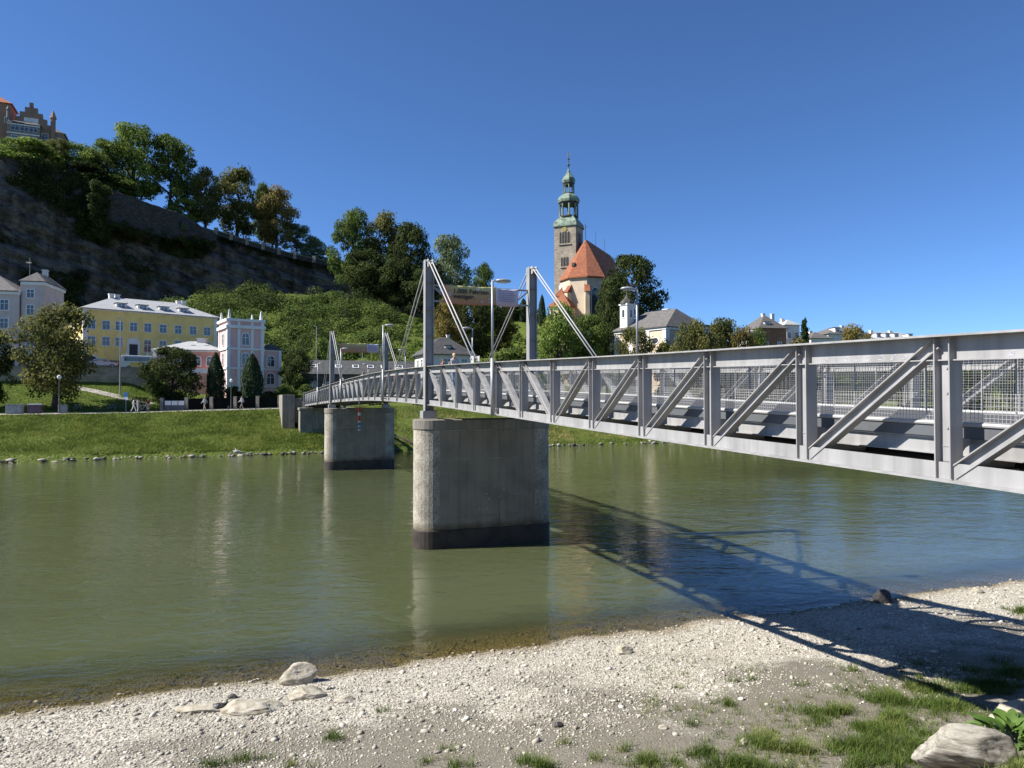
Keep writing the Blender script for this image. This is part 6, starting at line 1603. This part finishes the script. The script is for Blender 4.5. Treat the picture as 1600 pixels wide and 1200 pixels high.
# broad leaved plant by the corner rock, every leaf a part
pl = on_near(1572, 1160)
plant = thing('broad_leaved_plant', 'green plant with broad leaves growing between the two rocks at the bottom right', 'plant', (pl.x, pl.y, pl.z), 0.0, None, (1.45, 1.45, 1.45))
LEAF['dock'] = leaf_mat('broad_leaves', (0.06, 0.11, 0.02), (0.085, 0.15, 0.03), (0.12, 0.19, 0.05), 0.3, 0.4)
rg = np.random.default_rng(8)
def dock_leaf(ln, w, bend):
    vs = []; nseg = 7
    for i in range(nseg + 1):
        t = i / nseg; ww = w * (math.sin(math.pi * min(1, t * 0.93 + 0.05)) ** 0.7) * (1 if t > 0.18 else 0.25)
        x = ln * (math.sin(bend * t) / bend); z = ln * ((1 - math.cos(bend * t)) / bend) * -1
        for s in (-1, -0.5, 0, 0.5, 1): vs.append((x, s * ww, z + 0.22 * ww * abs(s) + 0.006 * math.sin(9 * t + 3 * s)))
    idx = np.arange((nseg + 1) * 5).reshape(nseg + 1, 5); f = np.stack([idx[:-1, :-1], idx[1:, :-1], idx[1:, 1:], idx[:-1, 1:]], -1).reshape(-1, 4)
    return np.array(vs), f
LM = [np_mesh('leaf', *dock_leaf(0.27, 0.055, 1.1), LEAF['dock'], np.full(28, t), True) for t in (0.2, 0.5, 0.85)]
for i in range(64):
    a = rg.random() * 6.283; q = 0.22 * math.sqrt(rg.random())
    link('leaf', LM[i % 3], plant, (q * math.cos(a) * 1.25, q * math.sin(a), 0.02 + 0.10 * rg.random()), rot=(rg.normal() * 0.25, -rg.uniform(0.35, 1.25), a + rg.normal() * 0.5), scale=(rg.uniform(0.6, 1.15),) * 3)

# ------------------------------------------------------------------ far shore stones and driftwood
def shore_stones():
    r = np.random.default_rng(71); n = 900; P = []; S = []
    for _ in range(n):
        px = r.uniform(-200, 1300); u = U(px); w = WZ(u) + r.uniform(-0.25, 0.75) + 0.35 * fnoise(u * 90, 3, 0.2, 1); P.append((u * w, w, r.uniform(-0.05, 0.22))); S.append(0.07 + 0.26 * r.random() ** 3)
    P = np.array(P); S = np.array(S); V_ = ICO_V[None] * (1 + 0.18 * r.normal(size=(n, len(ICO_V), 1))) * (S[:, None] * np.stack([r.uniform(0.8, 1.6, n), r.uniform(0.6, 1, n), r.uniform(0.4, 0.8, n)], 1))[:, None, :]
    f = ICO_F[None] + (np.arange(n) * len(ICO_V))[:, None, None]
    o = link('shore_stones', np_mesh('shore_stones', (V_ + P[:, None]).reshape(-1, 3), f.reshape(-1, 3), MAT['pebble'], np.repeat(np.clip(0.2 + 0.22 * r.normal(size=n), 0, 1), len(ICO_F)))); tag(o, 'line of stones along the far waterline', 'stones', kind='stuff')
shore_stones()
MAT['driftwood'] = M('bleached_wood', (0.42, 0.40, 0.36), 0.9, 0.2, 6)
u = U(372); w = WZ(u)
dw = thing('driftwood', 'bleached tree stump lying at the far waterline', 'driftwood', (u * (w + 0.6), w + 0.6, 0.15), 0, None, (0.62, 0.62, 0.62))
mb = MB(); mb.tube([(-0.9, 0, 0.1), (-0.3, 0, 0.45), (0.3, 0.1, 0.35), (1.2, 0.2, -0.1)], [0.12, 0.28, 0.24, 0.14], 9); mb.build('trunk', MAT['driftwood'], dw, smooth=True)
for e in ((-0.5, 0.2, 1.0), (0.1, -0.2, 0.9), (-1.5, 0.1, 0.2)):
    mb = MB(); mb.tube([(-0.2, 0, 0.4), ((e[0] - .2) / 2, e[1] / 2, 0.55), e], [0.13, 0.09, 0.04], 7); mb.build('root', MAT['driftwood'], dw, smooth=True)
u = U(640); w = WZ(u)
mb = MB(); mb.tube([(-2.6, 1.5, 1.9), (-0.6, 0.6, 1.1), (1.4, 0, 0.25), (2.0, -0.3, 0.1)], [0.07, 0.12, 0.16, 0.12], 8)
tag(mb.build('fallen_branch', MAT['bark'], None, True, loc=(u * (w + 0.8), w + 0.8, 0.1)), 'dark fallen branch slanting down the far bank between the piers', 'branch')

# ------------------------------------------------------------------ promenade furniture
def prom(px, off): u = U(px); w = WZ(u) + off; return Vector((u * w, w, far_ground(u * w, w) + 0.03))
MAT['box_grey'] = M('grey_green_metal', (0.26, 0.29, 0.29), 0.6, 0.2, 3, streak=0.2); MAT['box_plum'] = M('plum_metal', (0.10, 0.055, 0.085), 0.6, 0.2, 3)
for px, wd, hh, mt, lb in ((23.5, 1.75, 1.05, 'box_grey', 'grey green utility box, leftmost on the promenade'), (55, 1.4, 1.08, 'box_plum', 'plum coloured utility box with pale lid on the promenade'), (99, 0.95, 0.9, 'box_grey', 'small grey green utility box beside the promenade lamp')):
    p = prom(px, 20.5); t = thing('utility_box', lb, 'utility box', p, R(20), 'utility boxes on the promenade')
    part('cabinet', mt, t, (-wd/2, wd/2, -0.35, 0.35, 0.06, hh), bevel=0.02); part('lid', 'trim' if mt == 'box_plum' else mt, t, (-wd/2 - .04, wd/2 + .04, -0.4, 0.4, hh + 0.002, hh + 0.12)); part('plinth', 'concrete', t, (-wd/2 + .03, wd/2 - .03, -0.32, 0.32, 0.0, 0.058))
    for s in (-1, 1): part('door_panel', mt, t, (s * wd/4 - wd/4 + 0.05, s * wd/4 + wd/4 - 0.05, -0.375, -0.352, 0.12, hh - 0.06))
p = prom(92.5, 20); t = thing('promenade_lamp', 'short promenade lamp with white globe in front of the bronze tree', 'street lamp', p)
MB().tube([(0, 0, 0), (0, 0, 4.2)], [0.07, 0.05], 8).build('pole', MAT['steel_dark'], t); MB().lathe([(0.06, 0), (0.22, 0.12), (0.26, 0.28), (0.18, 0.45), (0.02, 0.52)], 12, (0, 0, 4.2)).build('globe', MAT['trim'], t, smooth=True)
p = prom(109 if False else 364, 21.5)
p = prom(187.5, 31); t = thing('tall_mast', 'tall thin lamp mast in front of the yellow house', 'mast', p)
hm = zy(498, p.y) - p.z; MB().tube([(0, 0, 0), (0, 0, hm)], [0.10, 0.07], 8).build('pole', MAT['galvanised'], t); MB().box(-0.05, 0.05, -0.9, 0.05, hm, hm + 0.1).build('arm', MAT['galvanised'], t)
p = prom(197, 21); t = thing('path_sign', 'small blue path sign on a pole by the strollers', 'sign', p)
MB().tube([(0, 0, 0), (0, 0, 2.6)], 0.035, 8).build('pole', MAT['galvanised'], t); part('sign_plate', 'blue', t, (-0.28, 0.28, -0.06, -0.04, 1.95, 2.5)); part('lower_plate', 'trim', t, (-0.24, 0.24, -0.06, -0.04, 1.55, 1.9))
p = prom(361, 22); t = thing('promenade_lamp', 'dark lamp post in front of the pink tower', 'street lamp', p)
MB().tube([(0, 0, 0), (0, 0, 3.6)], [0.07, 0.05], 8).build('pole', MAT['steel_dark'], t); MB().lathe([(0.06, 0), (0.18, 0.1), (0.2, 0.35), (0.05, 0.5)], 10, (0, 0, 3.6)).build('lantern', MAT['trim'], t)
p = prom(366, 19.5); t = thing('park_bench', 'low wooden bench on the promenade below the pink house', 'bench', p, R(20))
for i in range(3): part('seat_slat', 'bark', t, (-0.9, 0.9, -0.2 + i * 0.15, -0.08 + i * 0.15, 0.42, 0.46))
for x in (-0.7, 0.7): part('leg', 'concrete', t, (x - .06, x + .06, -0.18, 0.2, 0, 0.418))
for i, px in enumerate((494, 534 , 566, 632)):   # poles behind the bridge
    p = far_at(px, 128 + i); t = thing('street_pole', ['thin grey pole beside the bridge end, left of the farther masts', 'thin grey pole behind the left farther mast', 'thin grey pole behind the small banner', 'thin grey pole just left of the near mast'][i], 'pole', p, 0, 'poles along the street behind the bridge')
    hp = zy((510, 540, 545, 548)[i], p.y) - p.z; MB().tube([(0, 0, 0), (0, 0, hp)], [0.1, 0.07], 8).build('pole', MAT['galvanised'], t); MB().box(-0.5, 0.1, -0.06, 0.06, hp, hp + 0.08).build('arm', MAT['galvanised'], t)
# clipped hedge
p = prom(219, 24); t = thing('clipped_hedge', 'small box shaped hedge beside the garden gate', 'hedge', p, R(20))
r = np.random.default_rng(81); n = 2600; q = r.uniform(-1, 1, (n, 3)); k = r.integers(0, 3, n); q[np.arange(n), k] = np.sign(q[np.arange(n), k])
pos = q * np.array([0.9, 0.5, 0.75]) + np.array([0, 0, 0.8]); nn = np.zeros((n, 3)); nn[np.arange(n), k] = np.sign(q[np.arange(n), k]); v, f = leaf_quads(pos, nn + 0.6 * r.normal(size=(n, 3)), 0.07 * (0.6 + 0.8 * r.random(n)), r)
link('foliage', np_mesh('foliage', v, f, LEAF['olive'], np.clip(0.5 + 0.25 * r.normal(size=n), 0, 1)), t)

# ------------------------------------------------------------------ vehicles in the street
def car(label, px, Z, rot, col, van=False):
    p = far_at(px, Z); t = thing('parked_van' if van else 'parked_car', label, 'van' if van else 'car', (p.x, p.y, p.z + 0.3), rot)
    m = M('car_paint_%d' % px, col, 0.3, 0.03, 1, spec=0.6)
    if van:
        prof = [(-2.5, 0.3), (2.4, 0.3), (2.5, 0.9), (2.35, 1.35), (1.9, 2.2), (-2.35, 2.3), (-2.5, 1.9)]; w = 0.95
    else:
        prof = [(-2.1, 0.3), (2.05, 0.3), (2.12, 0.62), (1.95, 0.82), (1.1, 0.95), (0.45, 1.42), (-0.9, 1.46), (-1.75, 1.02), (-2.12, 0.9)]; w = 0.86
    mb = MB(); mb.prism_y(prof, -w, w); mb.build('body', m, t, bevel=0.08)
    if van:
        part('window_band', 'glass', t, (-2.0, 1.6, -w - 0.012, -w - 0.002, 1.35, 2.0)); part('window_band', 'glass', t, (-2.0, 1.6, w + 0.002, w + .012, 1.35, 2.0)); part('yellow_panel', 'gold', t, (-1.2, 0.5, -w - 0.014, -w - 0.002, 0.5, 1.2))
    else:
        for s in (-1, 1):
            mb = MB(); y = s * (w + 0.004); mb.prism_y([(-1.45, 1.0), (0.9, 0.98), (0.38, 1.36), (-0.85, 1.39)], min(y, y + s * 0.01), max(y, y + s * 0.01)); mb.build('side_window', MAT['glass'], t)
    for x in (-1.35, 1.35):
        for s in (-1, 1):
            o = MB().lathe([(0.16, -0.1), (0.31, -0.1), (0.33, 0), (0.31, 0.1), (0.16, 0.1)], 16).build('wheel', MAT['black'], t); o.rotation_euler = (R(90), 0, 0); o.location = (x, s * (w - 0.05), 0.33)
            h = MB().lathe([(0.19, -0.105), (0.19, 0.105)], 10).build('rim', MAT['galvanised'], o)
    for s in (-1, 1): part('headlight', 'trim', t, (2.04, 2.13, s * 0.6 - 0.14, s * 0.6 + 0.14, 0.62, 0.76)); part('tail_light', 'red', t, (-2.52 if van else -2.14, -2.4 if van else -2.05, s * 0.65 - 0.1, s * 0.65 + 0.1, 0.75, 0.88))
    return t
car('white hatchback parked in front of the yellow house arch', 159, 119, R(40), (0.55, 0.56, 0.57))
car('white van with yellow panel parked behind the stone wall', 217, 113, R(22), (0.55, 0.56, 0.57), True)

# ------------------------------------------------------------------ bicycles
MAT['rubber'] = M('rubber', (0.02, 0.02, 0.02), 0.8, 0.1)
def ring(R_, r_, n=20, m=6):
    mb = MB(); pts = [(R_ * math.cos(2 * math.pi * i / n), 0, R_ * math.sin(2 * math.pi * i / n)) for i in range(n + 1)]; mb.tube(pts, r_, m, cap=False); return mb
bm_t = ring(0.33, 0.022).mesh('tyre', MAT['rubber'])
mb = MB()
for i in range(6): mb.tube([(0.32 * math.cos(i * math.pi / 6), 0, 0.32 * math.sin(i * math.pi / 6)), (-0.32 * math.cos(i * math.pi / 6), 0, -0.32 * math.sin(i * math.pi / 6))], 0.004, 4)
bm_s = mb.mesh('spokes', MAT['galvanised'])
def bicycle(label, p, rot, col):
    t = thing('bicycle', label, 'bicycle', p, rot, 'bicycles beside the promenade'); m = M('bike_paint', col, 0.4, 0.05)
    for x in (-0.52, 0.52): w = link('wheel', bm_t, t, (x, 0, 0.35)); link('spokes', bm_s, w)
    mb = MB(); A, B, C, D_ = (-0.52, 0, 0.35), (-0.08, 0, 0.30), (-0.20, 0, 0.80), (0.36, 0, 0.82)
    for a, b in ((A, B), (A, C), (B, C), (C, D_), (B, D_), (D_, (0.52, 0, 0.35)), (D_, (0.33, 0, 0.98)), (C, (-0.23, 0, 0.92))): mb.tube([a, b], 0.018, 6)
    mb.build('frame', m, t); part('saddle', 'rubber', t, (-0.36, -0.10, -0.07, 0.07, 0.92, 0.97), bevel=0.02)
    mb = MB(); mb.tube([(0.28, -0.27, 1.02), (0.34, 0, 0.98), (0.28, 0.27, 1.02)], 0.014, 6); mb.build('handlebar', MAT['steel_dark'], t); return t
for px, off, rt, col, lb in ((121.5, 23.5, 70, (0.3, 0.3, 0.3), 'grey bicycle parked below the bronze tree'), (157.5, 23.5, 60, (0.2, 0.04, 0.04), 'dark red bicycle parked under the lawn path'), (174, 23.5, 65, (0.25, 0.3, 0.3), 'pale bicycle parked next to the red one'), (187, 23.6, 62, (0.1, 0.1, 0.12), 'dark bicycle parked beside the tall mast'), (223, 20.0, 15, (0.5, 0.5, 0.5), 'bicycle pushed by the people in white')):
    bicycle(lb, prom(px, off), R(rt), col)

# ------------------------------------------------------------------ people
def person(label, p, rot, top, legs, hair, pose='walk', sc=1.0, sleeve=True):
    sg = 0.26 if pose == 'walk' else 0.03
    J = [((0, 0, .95), .14, .11), ((0, 0, 1.15), .125, .10), ((0, 0.01, 1.36), .15, .10), ((0, 0.01, 1.50), .055, .055), ((0, 0.03, 1.60), .078, .095), ((0, 0.02, 1.69), .070, .085)]
    E = [(0, 1), (1, 2), (2, 3), (3, 4), (4, 5)]
    for s in (-1, 1):
        k = len(J); a = sg * s
        J += [((.17 * s, 0, 1.43), .062, .06), ((.23 * s, -0.5 * a - .03, 1.16), .045, .045), ((.23 * s, -0.9 * a + .10, .95), .032, .032), ((.22 * s, -1.0 * a + .15, .87), .036, .02)]
        E += [(2, k), (k, k + 1), (k + 1, k + 2), (k + 2, k + 3)]
        k = len(J)
        J += [((.09 * s, 0, .88), .088, .09), ((.10 * s, .55 * a + .04, .50), .062, .062), ((.10 * s, 1.0 * a - (.06 if a < 0 else 0), .10), .042, .045), ((.11 * s, 1.0 * a + .14, .035), .042, .035)]
        E += [(0, k), (k, k + 1), (k + 1, k + 2), (k + 2, k + 3)]
    J.append(((0, 0.125, 1.595), .014, .014)); E.append((4, len(J) - 1))      # nose
    me = bpy.data.meshes.new('body'); me.from_pydata([j[0] for j in J], E, []); o = bpy.data.objects.new('body', me); COL.objects.link(o)
    m = o.modifiers.new('skin', 'SKIN'); me.skin_vertices.new() if not me.skin_vertices else None
    for i, j in enumerate(J): me.skin_vertices[0].data[i].radius = (j[1], j[2])
    me.skin_vertices[0].data[0].use_root = True
    ss = o.modifiers.new('sub', 'SUBSURF'); ss.levels = 1; ss.render_levels = 1
    dg = bpy.context.evaluated_depsgraph_get(); bm_ = bpy.data.meshes.new_from_object(o.evaluated_get(dg)); bpy.data.objects.remove(o)
    mats = [M('skin_tone', (0.38, 0.23, 0.16), 0.6, 0.05), M('top_cloth', top, 0.9, 0.1), M('trouser_cloth', legs, 0.9, 0.1), MAT['rubber']]
    bm_.materials.clear()
    for q in mats: bm_.materials.append(q)
    for f in bm_.polygons:
        c = f.center; arm = abs(c.x) > 0.195
        if c.z < 0.09: k = 3
        elif c.z > 1.49: k = 0
        elif arm and c.z < (1.0 if sleeve else 1.25): k = 0
        elif c.z < 0.97: k = 2
        else: k = 1
        f.material_index = k; f.use_smooth = True
    t = thing('person', label, 'person', p, rot, None, (sc, sc, sc)); link('body', bm_, t)
    mb = MB(); mb.lathe([(0.088, -0.04), (0.1, 0.0), (0.094, 0.05), (0.06, 0.095), (0.01, 0.11)], 12, (0, -0.008, 1.655), sx=0.9, sy=1.1); mb.build('hair', M('hair', hair, 0.7, 0.1), t, smooth=True)
    return t
W_ = (0.55, 0.55, 0.53)
person('person in white shirt and beige trousers walking left below the two cypresses', prom(320, 19.5), R(70), W_, (0.36, 0.31, 0.22), (0.3, 0.25, 0.2))
person('person in white shirt and shorts walking before the right hand cypress', prom(378, 20.0), R(80), W_, (0.32, 0.27, 0.22), (0.05, 0.04, 0.03))
person('person all in white, left of the pushed bicycle', prom(209, 19.6), R(-60), W_, W_, (0.1, 0.08, 0.06), 'walk')
person('person in white bending beside the bicycle', prom(215.5, 19.3), R(-80), W_, (0.5, 0.5, 0.5), (0.06, 0.05, 0.04), 'stand', 0.95)
person('person in dark red shirt standing right of the bicycle', prom(232, 21.0), R(160), (0.10, 0.02, 0.025), (0.20, 0.18, 0.16), (0.03, 0.025, 0.02), 'stand')
def on_deck(x, s): p = bw(x, s); return Vector((p.x, p.y, ztop(s) - DECK + 0.002))
person('blond person in light jeans crossing the bridge just past the near mast', on_deck(2.2, 4.0), BROT + R(180), (0.45, 0.40, 0.38), (0.22, 0.30, 0.40), (0.5, 0.36, 0.17))
person('person on the bridge half hidden by the near mast', on_deck(3.3, 10.0), BROT + R(180), (0.3, 0.05, 0.05), (0.05, 0.06, 0.08), (0.08, 0.05, 0.03))
person('dark haired person in red far out on the bridge', on_deck(2.6, 21.5), BROT + R(180), (0.35, 0.08, 0.08), (0.05, 0.06, 0.09), (0.03, 0.02, 0.02))
person('person in white far out on the bridge near the farther masts', on_deck(1.6, 27.0), BROT, W_, (0.08, 0.09, 0.12), (0.2, 0.13, 0.07))
